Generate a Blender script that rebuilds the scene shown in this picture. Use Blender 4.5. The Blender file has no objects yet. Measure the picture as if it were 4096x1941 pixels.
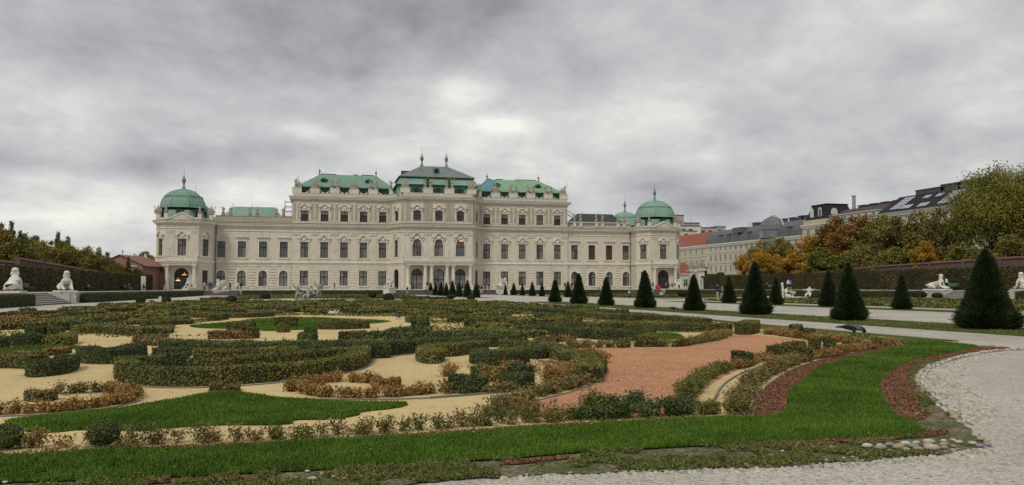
import bpy, math, random
import numpy as np
from math import sin, cos, pi, radians, sqrt, atan2
from mathutils import Vector
random.seed(7); rng = np.random.default_rng(7)
scn = bpy.context.scene
COL = scn.collection

# ---------------------------------------------------------------- camera
EYE = 1.35; FPX = 3200.0; CX = 2048.0; CY = 970.5
YAW = radians(13.16); PITCH = radians(2.943)
cam = bpy.data.cameras.new("camera"); camo = bpy.data.objects.new("camera", cam); COL.objects.link(camo)
camo.location = (0, 0, EYE); camo.rotation_euler = (pi/2 + PITCH, 0, -YAW)
cam.sensor_width = 36.0; cam.lens = 36.0*FPX/4096.0; cam.clip_start = 0.1; cam.clip_end = 6000
scn.camera = camo
scn.render.resolution_x = 1024; scn.render.resolution_y = 485

# ---------------------------------------------------------------- world
SUN_EL = radians(48); SUN_AZ = radians(-38)      # behind the camera, to its left
world = bpy.data.worlds.new("World"); scn.world = world; world.use_nodes = True
nt = world.node_tree; nt.nodes.clear()
def wn(t, **k):
    n = nt.nodes.new(t)
    for a, b in k.items(): setattr(n, a, b)
    return n
def wm(op, a, b=None, c=None, clamp=False):
    n = wn('ShaderNodeMath', operation=op); n.use_clamp = clamp
    for i, v in enumerate((a, b, c)):
        if v is None: continue
        if isinstance(v, (int, float)): n.inputs[i].default_value = v
        else: nt.links.new(v, n.inputs[i])
    return n.outputs[0]
wout = wn('ShaderNodeOutputWorld'); bg = wn('ShaderNodeBackground'); nt.links.new(bg.outputs[0], wout.inputs[0])
sky = wn('ShaderNodeTexSky'); sky.sky_type = 'NISHITA'; sky.sun_disc = False
sky.sun_elevation = SUN_EL; sky.sun_rotation = radians(180) + SUN_AZ; sky.air_density = 1.0; sky.dust_density = 2.0
skys = wn('ShaderNodeVectorMath', operation='SCALE'); nt.links.new(sky.outputs[0], skys.inputs[0]); skys.inputs[3].default_value = 0.07
tc = wn('ShaderNodeTexCoord'); sep = wn('ShaderNodeSeparateXYZ'); nt.links.new(tc.outputs['Generated'], sep.inputs[0])
dx, dy, dz = sep.outputs[0], sep.outputs[1], sep.outputs[2]
zz = wm('ADD', wm('MAXIMUM', dz, 0.0), 0.34)
px, py = wm('DIVIDE', dx, zz), wm('DIVIDE', dy, zz)
cmb = wn('ShaderNodeCombineXYZ'); nt.links.new(px, cmb.inputs[0]); nt.links.new(py, cmb.inputs[1])
def noise(scale, detail, rough, dist, off=(0, 0, 0), sc=(1, 1, 1)):
    mp = wn('ShaderNodeMapping'); nt.links.new(cmb.outputs[0], mp.inputs[0]); mp.inputs['Location'].default_value = off; mp.inputs['Scale'].default_value = sc
    n = wn('ShaderNodeTexNoise'); n.noise_dimensions = '3D'; nt.links.new(mp.outputs[0], n.inputs['Vector'])
    n.inputs['Scale'].default_value = scale; n.inputs['Detail'].default_value = detail
    n.inputs['Roughness'].default_value = rough; n.inputs['Distortion'].default_value = dist
    return n.outputs['Fac']
n1 = noise(1.5, 6, 0.50, 0.1, (3.1, 1.7, 0), (1.0, 1.0, 1)); n2 = noise(3.6, 7, 0.60, 0.15, (9, 4, 2), (1.1, 1.0, 1)); n3 = noise(9.0, 6, 0.6, 0.1, (2, 7, 5), (1.0, 1.0, 1))
az = wm('ARCTAN2', dx, dy); el = wm('ARCSINE', dz)
def blob(azd, eld, sa, se, amp, slope=0.0):
    a = wm('SUBTRACT', az, radians(azd)); e = wm('SUBTRACT', wm('SUBTRACT', el, radians(eld)), wm('MULTIPLY', a, slope))
    q = wm('ADD', wm('POWER', wm('ABSOLUTE', wm('DIVIDE', a, radians(sa))), 2.0), wm('POWER', wm('ABSOLUTE', wm('DIVIDE', e, radians(se))), 2.0))
    return wm('MULTIPLY', wm('EXPONENT', wm('MULTIPLY', q, -1.0)), amp)
f = wm('ADD', wm('MULTIPLY', wm('SUBTRACT', n1, 0.5), 0.95), wm('MULTIPLY', wm('SUBTRACT', n2, 0.5), 0.85)); f = wm('ADD', f, wm('MULTIPLY', wm('SUBTRACT', n3, 0.5), 0.15))
f = wm('ADD', f, 0.60)
# broad light and dark cloud fields (azimuth from north of the palace, elevation in degrees)
for b in [(-5, 20, 26, 3.6, -.20), (2, 15.0, 16, 2.2, -.10), (-7, 8.4, 9, 1.2, -.28, .10), (-17, 7.4, 6, .7, -.16),
          (9.3, 13.8, 2.6, 1.3, .34), (12.5, 11.3, 2.2, .6, .30), (-2, 10.6, 2.2, .7, .22), (-15, 5.2, 9, 1.8, .32),
          (3, 9.0, 9, 2.4, .10), (-10, 2.4, 18, 1.8, .16), (-17, 11.6, 4.5, 1.6, .12), (38, 19, 16, 3, -.08), (31, 12, 14, 3.5, .06), (30, 5.8, 13, 1.4, -.05), (28, 3.5, 5, 1.0, .12)]:
    f = wm('ADD', f, blob(*b))
rmp = wn('ShaderNodeValToRGB'); nt.links.new(f, rmp.inputs[0])
els = rmp.color_ramp.elements
els[0].position = 0.0; els[0].color = (.185, .187, .205, 1); els[1].position = 1.0; els[1].color = (.86, .85, .78, 1)
for p, c in ((.25, (.27, .273, .297)), (.48, (.42, .427, .445)), (.70, (.565, .565, .565))):
    e = els.new(p); e.color = (*c, 1)
mx = wn('ShaderNodeMix'); mx.data_type = 'RGBA'; mx.inputs[0].default_value = 0.96
nt.links.new(skys.outputs[0], mx.inputs[6]); nt.links.new(rmp.outputs[0], mx.inputs[7])
nt.links.new(mx.outputs[2], bg.inputs[0]); bg.inputs[1].default_value = 1.0

sund = bpy.data.lights.new("sun", 'SUN'); sund.energy = 1.5; sund.angle = radians(13); sund.color = (1.0, .95, .80)
suno = bpy.data.objects.new("sun", sund); COL.objects.link(suno); suno.location = (-40, -40, 60)
sdir = Vector((sin(SUN_AZ)*cos(SUN_EL), -cos(SUN_AZ)*cos(SUN_EL), sin(SUN_EL)))
suno.rotation_euler = sdir.to_track_quat('Z', 'Y').to_euler()
scn.view_settings.view_transform = 'Standard'; scn.view_settings.look = 'None'
scn.view_settings.exposure = 0.16; scn.view_settings.gamma = 1.0; scn.view_settings.use_curve_mapping = False

# ---------------------------------------------------------------- geometry of the place
SL = -0.0055                                        # the garden falls gently towards the palace
def gz(y): return SL*y
def ray(x, y):
    a = (x-CX)/FPX; b = (CY-y)/FPX
    fw = cos(PITCH)-b*sin(PITCH); u = sin(PITCH)+b*cos(PITCH)
    return (a*cos(YAW)+fw*sin(YAW), fw*cos(YAW)-a*sin(YAW), u)
def G(x, y, h=0.0):                                 # ground point read from the photograph
    d = ray(x, y); t = (EYE-h)/(SL*d[1]-d[2]); return (t*d[0], t*d[1])
def AY(x, Y): d = ray(x, 1100); return Y/d[1]*d[0]   # X of a column of the photograph at depth Y

# ---------------------------------------------------------------- objects
def tag(o, label=None, cat=None, group=None, kind=None):
    if label: o['label'] = label
    if cat: o['category'] = cat
    if group: o['group'] = group
    if kind: o['kind'] = kind
    return o
def empty(name, loc=(0, 0, 0), rz=0.0, **k):
    o = bpy.data.objects.new(name, None); COL.objects.link(o); o.location = loc; o.rotation_euler = (0, 0, rz)
    o.empty_display_size = 0.2
    return tag(o, **k)
class MB:
    def __init__(s): s.v = []; s.f = []; s.m = []
    def face(s, pts, m=0):
        i = len(s.v); s.v += [tuple(p) for p in pts]; s.f.append(tuple(range(i, i+len(pts)))); s.m.append(m)
    def add(s, vs, fs, m=0):
        i = len(s.v); s.v += [tuple(p) for p in vs]; s.f += [tuple(i+k for k in q) for q in fs]; s.m += [m]*len(fs)
    def box(s, x0, x1, y0, y1, z0, z1, m=0):
        s.add([(x0,y0,z0),(x1,y0,z0),(x1,y1,z0),(x0,y1,z0),(x0,y0,z1),(x1,y0,z1),(x1,y1,z1),(x0,y1,z1)],
              [(0,3,2,1),(4,5,6,7),(0,1,5,4),(1,2,6,5),(2,3,7,6),(3,0,4,7)], m)
    def hexa(s, b, t, m=0):                          # bottom ring, top ring (ccw)
        n = len(b); s.add(list(b)+list(t), [tuple(range(n-1, -1, -1)), tuple(range(n, 2*n))]+[(i, (i+1) % n, n+(i+1) % n, n+i) for i in range(n)], m)
    def lathe(s, prof, cx=0, cy=0, n=12, m=0, rot=0.0, sx=1, sy=1):
        vs = []; fs = []
        for r, z in prof:
            for i in range(n):
                a = rot+2*pi*i/n; vs.append((cx+r*cos(a)*sx, cy+r*sin(a)*sy, z))
        for j in range(len(prof)-1):
            for i in range(n): k = (i+1) % n; fs.append((j*n+i, j*n+k, (j+1)*n+k, (j+1)*n+i))
        fs.append(tuple(range(n-1, -1, -1))); fs.append(tuple(range((len(prof)-1)*n, len(prof)*n)))
        s.add(vs, fs, m)
    def tube(s, p, q, r0, r1, n=6, m=0):
        p = Vector(p); q = Vector(q); d = (q-p).normalized(); a = d.orthogonal().normalized(); b = d.cross(a)
        vs = [p+a*(r0*cos(2*pi*i/n))+b*(r0*sin(2*pi*i/n)) for i in range(n)]+[q+a*(r1*cos(2*pi*i/n))+b*(r1*sin(2*pi*i/n)) for i in range(n)]
        s.add(vs, [(i, (i+1) % n, n+(i+1) % n, n+i) for i in range(n)]+[tuple(range(n-1, -1, -1)), tuple(range(n, 2*n))], m)
    def blob(s, c, r, n=8, m=0, seed=0, amp=.0):
        rr = random.Random(seed); vs = []; fs = []; k = n//2
        for j in range(k+1):
            t = pi*j/k
            for i in range(n):
                a = 2*pi*i/n; q = 1+rr.uniform(-amp, amp)
                vs.append((c[0]+r[0]*sin(t)*cos(a)*q, c[1]+r[1]*sin(t)*sin(a)*q, c[2]-r[2]*cos(t)*q))
        for j in range(k):
            for i in range(n): l = (i+1) % n; fs.append((j*n+i, j*n+l, (j+1)*n+l, (j+1)*n+i))
        s.add(vs, fs, m)
    def mesh(s, name, mats, smooth=False):
        me = bpy.data.meshes.new(name); me.from_pydata(s.v, [], s.f)
        for m in (mats if isinstance(mats, (list, tuple)) else [mats]): me.materials.append(m)
        if len(me.materials) > 1: me.polygons.foreach_set('material_index', s.m)
        if smooth: me.polygons.foreach_set('use_smooth', [True]*len(me.polygons))
        me.update(); return me
    def build(s, name, mats, parent=None, loc=(0, 0, 0), rz=0.0, smooth=False, **k):
        return put(name, s.mesh(name, mats, smooth), parent, loc, rz, **k)
def put(name, me, parent=None, loc=(0, 0, 0), rz=0.0, sc=None, **k):
    o = bpy.data.objects.new(name, me); COL.objects.link(o); o.location = loc; o.rotation_euler = (0, 0, rz)
    if sc is not None: o.scale = sc if isinstance(sc, tuple) else (sc, sc, sc)
    if parent: o.parent = parent
    return tag(o, **k)
KIDS = {}
def copy_tree(o, parent=None):
    c = o.copy(); COL.objects.link(c)
    if parent: c.parent = parent
    for ch in o.children: copy_tree(ch, c)
    return c
def quads(name, V, tint, mats, mi=None, smooth=False):          # V (N,4,3)
    V = np.asarray(V, dtype=np.float32); N = len(V)
    me = bpy.data.meshes.new(name); me.vertices.add(N*4); me.vertices.foreach_set('co', V.reshape(-1))
    me.loops.add(N*4); me.loops.foreach_set('vertex_index', np.arange(N*4, dtype=np.int32))
    me.polygons.add(N); me.polygons.foreach_set('loop_start', np.arange(0, N*4, 4, dtype=np.int32))
    for m in (mats if isinstance(mats, (list, tuple)) else [mats]): me.materials.append(m)
    if mi is not None: me.polygons.foreach_set('material_index', np.asarray(mi, dtype=np.int32))
    me.update(calc_edges=True)
    at = me.attributes.new('tint', 'FLOAT', 'POINT'); at.data.foreach_set('value', np.repeat(np.asarray(tint, dtype=np.float32), 4))
    return me

# ---------------------------------------------------------------- materials
def mat(name):
    m = bpy.data.materials.new(name); m.use_nodes = True; t = m.node_tree; b = t.nodes['Principled BSDF']; return m, t, b
def nd(t, ty, **k):
    n = t.nodes.new(ty)
    for a, v in k.items(): setattr(n, a, v)
    return n
def pos(t, obj=False):
    return nd(t, 'ShaderNodeTexCoord').outputs['Object'] if obj else nd(t, 'ShaderNodeNewGeometry').outputs['Position']
def nz(t, vec, scale, detail=4, rough=.6, sc=None, dist=0.0):
    if sc:
        mp = nd(t, 'ShaderNodeMapping'); t.links.new(vec, mp.inputs[0]); mp.inputs['Scale'].default_value = sc; vec = mp.outputs[0]
    n = nd(t, 'ShaderNodeTexNoise'); t.links.new(vec, n.inputs['Vector']); n.inputs['Scale'].default_value = scale
    n.inputs['Detail'].default_value = detail; n.inputs['Roughness'].default_value = rough; n.inputs['Distortion'].default_value = dist
    return n.outputs['Fac']
def ramp(t, fac, stops, inter='LINEAR'):
    r = nd(t, 'ShaderNodeValToRGB'); t.links.new(fac, r.inputs[0]); r.color_ramp.interpolation = inter
    e = r.color_ramp.elements; e[0].position = stops[0][0]; e[0].color = (*stops[0][1], 1); e[1].position = stops[-1][0]; e[1].color = (*stops[-1][1], 1)
    for p, c in stops[1:-1]: q = e.new(p); q.color = (*c, 1)
    return r.outputs[0]
def mixc(t, f, a, b):
    n = nd(t, 'ShaderNodeMix', data_type='RGBA')
    for i, v in ((0, f), (6, a), (7, b)):
        if isinstance(v, (int, float)): n.inputs[i].default_value = v
        elif isinstance(v, tuple): n.inputs[i].default_value = (*v, 1)
        else: t.links.new(v, n.inputs[i])
    return n.outputs[2]
def mth(t, op, a, b=0.0, clamp=False):
    n = nd(t, 'ShaderNodeMath', operation=op); n.use_clamp = clamp
    for i, v in ((0, a), (1, b)):
        if isinstance(v, (int, float)): n.inputs[i].default_value = v
        else: t.links.new(v, n.inputs[i])
    return n.outputs[0]
def bump(t, b, h, strength=.5, dist=.02):
    n = nd(t, 'ShaderNodeBump'); n.inputs['Strength'].default_value = strength; n.inputs['Distance'].default_value = dist
    t.links.new(h, n.inputs['Height']); t.links.new(n.outputs[0], b.inputs['Normal'])
def scale(c, k): return tuple(min(1, x*k) for x in c)
def plain(name, c, rough=.7, var=.18, sc=2.0, streak=None, metal=0.0, spec=.3, fine=None):
    m, t, b = mat(name); p = pos(t)
    f = nz(t, p, sc, 5, .6, streak)
    col = ramp(t, f, [(.25, scale(c, 1-var)), (.75, scale(c, 1+var))])
    if fine:
        g = nz(t, p, fine, 3, .7); col = mixc(t, ramp(t, g, [(.3, (0, 0, 0)), (.7, (1, 1, 1))]), col, scale(c, .82)); bump(t, b, g, .35, .01)
    t.links.new(col, b.inputs['Base Color']); b.inputs['Roughness'].default_value = rough; b.inputs['Metallic'].default_value = metal
    b.inputs['Specular IOR Level'].default_value = spec
    return m
def foliage(name, stops, sc=1.5, w=.5, rough=.62):
    m, t, b = mat(name); a = nd(t, 'ShaderNodeAttribute', attribute_name='tint').outputs['Fac']
    n = nz(t, pos(t), sc, 4, .6); n = mth(t, 'MULTIPLY', mth(t, 'SUBTRACT', n, .5), 2.2); n = mth(t, 'ADD', n, .5)
    f = mth(t, 'ADD', mth(t, 'MULTIPLY', n, 1-w), mth(t, 'MULTIPLY', a, w))
    c = ramp(t, f, stops); t.links.new(c, b.inputs['Base Color']); b.inputs['Roughness'].default_value = rough
    b.inputs['Specular IOR Level'].default_value = .25
    return m

PLASTER = None
def plaster(name, c, dirt=.25):
    m, t, b = mat(name); p = pos(t)
    f1 = nz(t, p, .35, 5, .65, (1, 1, .35)); f2 = nz(t, p, 3.0, 5, .7, (1, 1, .25)); f3 = nz(t, p, 14, 3, .6)
    col = ramp(t, f1, [(.3, scale(c, .90)), (.7, scale(c, 1.06))])
    d = ramp(t, f2, [(.48, (0, 0, 0)), (.78, (dirt, dirt, dirt))]); r = nd(t, 'ShaderNodeRGBToBW'); t.links.new(d, r.inputs[0])
    col = mixc(t, r.outputs[0], col, (.17, .155, .13))
    t.links.new(col, b.inputs['Base Color']); b.inputs['Roughness'].default_value = .85; b.inputs['Specular IOR Level'].default_value = .15
    bump(t, b, f3, .25, .015); return m
WALL = plaster('cream_plaster', (.61, .565, .475), .38); TRIM = plaster('pale_stone_trim', (.66, .62, .53), .5); PANEL = plaster('weathered_shaded_panel', (.43, .39, .32), .6)  # PANEL: base colour darkened to carry relief shade, besides the weathering
BAND = plaster('rusticated_stone', (.62, .57, .475), .35); STAT = plaster('grey_statue_stone', (.36, .335, .28), .8); WHITEST = plaster('white_marble', (.66, .64, .58), .5)
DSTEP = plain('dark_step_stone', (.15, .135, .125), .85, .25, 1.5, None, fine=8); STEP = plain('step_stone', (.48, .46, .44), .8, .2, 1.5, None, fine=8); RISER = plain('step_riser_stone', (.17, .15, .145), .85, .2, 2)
LEAD = plain('dark_lead_flashing', (.085, .08, .085), .6, .25, .6); WOODD = plain('dark_brown_frame', (.045, .022, .020), .5, .2, 3); WOODR = plain('red_brown_frame', (.10, .028, .024), .5, .2, 3)
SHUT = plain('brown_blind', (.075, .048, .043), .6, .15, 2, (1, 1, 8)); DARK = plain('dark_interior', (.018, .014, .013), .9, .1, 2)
def glass(name, c, c2, rough=.12):
    m, t, b = mat(name); f = nz(t, pos(t), .9, 3, .6)
    t.links.new(ramp(t, f, [(.35, c), (.65, c2)]), b.inputs['Base Color']); b.inputs['Roughness'].default_value = rough; b.inputs['Specular IOR Level'].default_value = .6
    g = nz(t, pos(t), 2.5, 2); bump(t, b, g, .08, .02); return m
GLASS = glass('curtained_window_glass', (.16, .155, .15), (.29, .28, .265)); GLASSD = glass('dark_window_glass', (.03, .03, .033), (.07, .07, .075), .08)
GLASSB = glass('grey_blind_glass', (.12, .13, .145), (.18, .185, .195), .2)
def copper(name, a, bcol, dark):
    m, t, b = mat(name); p = pos(t)
    f = nz(t, p, .55, 6, .65, (1, 1, .5)); g = nz(t, p, 3.2, 5, .7, (1.6, 1, .18))
    col = ramp(t, f, [(.28, a), (.72, bcol)]); k = ramp(t, g, [(.50, (0, 0, 0)), (.80, (.6, .6, .6))]); r = nd(t, 'ShaderNodeRGBToBW'); t.links.new(k, r.inputs[0])
    t.links.new(mixc(t, r.outputs[0], col, dark), b.inputs['Base Color']); b.inputs['Roughness'].default_value = .68; b.inputs['Specular IOR Level'].default_value = .25
    bump(t, b, g, .2, .03); return m
COPPER = copper('green_copper', (.17, .29, .235), (.25, .385, .32), (.08, .12, .10)); COPPERB = copper('blue_green_copper', (.10, .235, .265), (.135, .28, .30), (.05, .12, .14))
COPPERY = copper('yellow_green_copper', (.17, .31, .21), (.27, .40, .26), (.13, .16, .05)); COPPERD = copper('dark_copper', (.045, .10, .085), (.07, .14, .12), (.02, .03, .03))
COPPERG = copper('dull_grey_green_copper', (.155, .265, .215), (.20, .33, .27), (.09, .13, .11))
ZINC = plain('grey_seamed_metal', (.165, .195, .185), .5, .2, .6, (1, 1, .3)); SLATE = plain('dark_slate', (.055, .055, .06), .65, .2, 1)
# ground
def ground_mat(name, cols, s1, s2, bs=.6, bd=.02, spec=.2, big=.25, bigc=None, bigamt=.35):
    m, t, b = mat(name); p = pos(t); v = nd(t, 'ShaderNodeTexVoronoi'); t.links.new(p, v.inputs['Vector']); v.inputs['Scale'].default_value = s1
    rc = nd(t, 'ShaderNodeRGBToBW'); t.links.new(v.outputs['Color'], rc.inputs[0]); g = nz(t, p, s2, 4, .7)
    f = mth(t, 'ADD', mth(t, 'MULTIPLY', rc.outputs[0], .55), mth(t, 'MULTIPLY', g, .45)); c = ramp(t, f, cols)
    if bigc: c = mixc(t, mth(t, 'MULTIPLY', ramp(t, nz(t, p, big, 6, .65, (1, 1.0, 1)), [(.40, (0, 0, 0)), (.68, (1, 1, 1))]), bigamt), c, bigc)
    t.links.new(c, b.inputs['Base Color']); b.inputs['Roughness'].default_value = .9; b.inputs['Specular IOR Level'].default_value = spec
    h = mth(t, 'SUBTRACT', 1.0, v.outputs['Distance']); bump(t, b, mth(t, 'ADD', h, g), bs, bd); return m
GRAVEL = ground_mat('pale_gravel', [(.2, (.26, .235, .20)), (.45, (.50, .465, .41)), (.8, (.66, .63, .57))], 38, 6, 1.0, .02, .2, .3, (.29, .245, .19), .6)
SAND = ground_mat('yellow_sand', [(.2, (.47, .345, .15)), (.5, (.61, .475, .235)), (.85, (.72, .59, .34))], 60, 5, .7, .01, .15, .5, (.40, .28, .15), .45)
BRICK = ground_mat('crushed_brick', [(.2, (.33, .15, .075)), (.5, (.54, .28, .145)), (.85, (.68, .40, .24))], 55, 5, .9, .012, .15, .6, (.30, .12, .075), .45)
MULCH = ground_mat('red_mulch', [(.25, (.06, .026, .015)), (.5, (.18, .055, .030)), (.85, (.34, .12, .07))], 30, 9, 1.0, .03, .15, 2.5, (.12, .085, .045), .5)
SOIL = ground_mat('weedy_soil', [(.2, (.08, .075, .04)), (.5, (.17, .15, .085)), (.85, (.36, .31, .22))], 30, 8, 1.0, .03, .15, 1.6, (.05, .075, .02), .8)
TURF = ground_mat('turf', [(.2, (.018, .042, .004)), (.5, (.038, .085, .008)), (.85, (.07, .13, .02))], 60, 12, 1.0, .03, .15, .5, (.055, .075, .015), .5)
TURFF = ground_mat('far_turf', [(.2, (.03, .055, .010)), (.5, (.06, .11, .018)), (.85, (.10, .15, .03))], 20, 5, 1.0, .04, .15, .12, (.11, .10, .035), .7)
EDGE = plain('grey_edging_strip', (.15, .15, .15), .6, .15, 3)
RED_TILE = plain('red_tile', (.25, .075, .047), .7, .22, .8, (1, 1, 3)); COPING = plain('dull_coping_tile', (.125, .06, .045), .8, .3, .8, (1, 1, 3)); PINKW = plain('old_pink_brick', (.15, .10, .085), .85, .25, 1.5, fine=6)
# foliage
F_DARK = foliage('dark_green_box_leaves', [(.12, (0.029, 0.042, 0.012)), (.5, (0.062, 0.087, 0.024)), (.88, (0.132, 0.162, 0.050))], 1.6, .38)
F_OLIVE = foliage('olive_box_leaves', [(.12, (0.056, 0.062, 0.014)), (.5, (0.144, 0.144, 0.030)), (.88, (0.250, 0.245, 0.062))], 1.3, .38)
F_MIX = foliage('turning_box_leaves', [(.12, (0.043, 0.053, 0.013)), (.42, (0.102, 0.112, 0.024)), (.68, (0.180, 0.159, 0.036)), (.95, (0.276, 0.172, 0.050))], 1.0, .36)
F_ORANGE = foliage('orange_brown_leaves', [(.12, (.10, .065, .018)), (.45, (.24, .150, .046)), (.75, (.37, .195, .065)), (.95, (.34, .27, .11))], 1.3)
F_TAN = foliage('tan_brown_leaves', [(.12, (.060, .052, .016)), (.45, (.15, .12, .038)), (.75, (.25, .185, .07)), (.95, (.13, .15, .04))], 1.8)
F_YEW = foliage('yew_needles', [(.1, (0.010, 0.018, 0.007)), (.5, (0.026, 0.044, 0.016)), (.9, (0.078, 0.101, 0.036))], 1.4, .6)
F_GRASS = foliage('lawn_blades', [(.1, (.036, .072, .005)), (.5, (.078, .155, .011)), (.8, (.130, .215, .022)), (.98, (.22, .26, .06))], 1.4, .5)
F_WEED = foliage('weed_leaves', [(.1, (0.047, 0.068, 0.014)), (.4, (0.108, 0.142, 0.030)), (.65, (0.162, 0.155, 0.047)), (.92, (0.297, 0.243, 0.095))], 1.6, .55)
F_HIGH = foliage('high_hedge_leaves', [(.1, (.020, .020, .008)), (.45, (.055, .046, .016)), (.7, (.11, .080, .022)), (.95, (.24, .135, .03))], .28, .4)
CORE = plain('hedge_inner_twigs', (.028, .026, .012), .95, .2, 4)
BARK = plain('bark', (.06, .045, .032), .9, .3, 3, (1, 1, .3))
T_GREEN = foliage('green_brown_crown', [(.1, (0.054, 0.063, 0.014)), (.45, (0.144, 0.145, 0.029)), (.75, (0.240, 0.214, 0.042)), (.97, (0.336, 0.252, 0.048))], .35)
T_BROWN = foliage('olive_brown_crown', [(.1, (0.048, 0.047, 0.014)), (.45, (0.138, 0.114, 0.029)), (.75, (0.228, 0.175, 0.038)), (.97, (0.336, 0.220, 0.048))], .35)
T_RED = foliage('russet_crown', [(.1, (0.065, 0.041, 0.013)), (.45, (0.184, 0.103, 0.026)), (.75, (0.302, 0.151, 0.035)), (.97, (0.389, 0.242, 0.049))], .35)
T_ORANGE = foliage('golden_orange_crown', [(.1, (0.140, 0.077, 0.012)), (.45, (0.340, 0.182, 0.022)), (.75, (0.500, 0.275, 0.035)), (.97, (0.580, 0.374, 0.060))], .45)
T_PINE = foliage('brown_conifer_crown', [(.1, (.035, .034, .018)), (.5, (.085, .072, .034)), (.9, (.16, .12, .05))], .4)
T_OLIVE = foliage('olive_green_crown', [(.1, (.06, .07, .012)), (.45, (.15, .15, .028)), (.75, (.25, .22, .04)), (.97, (.34, .26, .05))], .35)
# ---------------------------------------------------------------- foliage helpers
def norm(a): return a/np.maximum(np.linalg.norm(a, axis=-1, keepdims=True), 1e-9)
def leaf_quads(P, N, s, jit=.7, asp=.55, svar=.35):
    n = len(P); N = norm(N+jit*rng.normal(size=(n, 3))); T = norm(np.cross(N, rng.normal(size=(n, 3)))); B = np.cross(N, T)
    L = (s*(1+svar*rng.uniform(-1, 1, n)))[:, None]
    return np.stack([P-T*L, P-B*L*asp, P+T*L, P+B*L*asp], 1)
def spike_quads(P, D, L, w):
    n = len(P); D = norm(D); S = norm(np.cross(D, rng.normal(size=(n, 3)))); L = np.asarray(L)[:, None] if np.ndim(L) else L
    return np.stack([P-S*w, P+S*w, P+D*L+S*w*.25, P+D*L-S*w*.25], 1)
def vnoise(x, y, s=1.0, seed=0):
    r = np.random.default_rng(seed); g = r.random((64, 64)); x = np.asarray(x)*s+31.7; y = np.asarray(y)*s+17.3
    xi = np.floor(x).astype(int); yi = np.floor(y).astype(int); fx = x-xi; fy = y-yi; fx = fx*fx*(3-2*fx); fy = fy*fy*(3-2*fy)
    a = g[xi % 64, yi % 64]; b = g[(xi+1) % 64, yi % 64]; c = g[xi % 64, (yi+1) % 64]; d = g[(xi+1) % 64, (yi+1) % 64]
    return (a*(1-fx)+b*fx)*(1-fy)+(c*(1-fx)+d*fx)*fy
def smooth(pts, k=2, closed=False):
    pts = [tuple(p) for p in pts]
    for _ in range(k):
        o = [] if closed else [pts[0]]
        for i in range(len(pts) if closed else len(pts)-1):
            a = pts[i]; b = pts[(i+1) % len(pts)]
            o += [(a[0]*.75+b[0]*.25, a[1]*.75+b[1]*.25), (a[0]*.25+b[0]*.75, a[1]*.25+b[1]*.75)]
        if not closed: o.append(pts[-1])
        pts = o
    return pts
def resample(pts, step):
    P = np.array(pts, float); d = np.r_[0, np.cumsum(np.linalg.norm(np.diff(P, axis=0), axis=1))]
    n = max(2, int(d[-1]/step)+1); t = np.linspace(0, d[-1], n); return np.stack([np.interp(t, d, P[:, 0]), np.interp(t, d, P[:, 1])], 1), d[-1]
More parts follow.
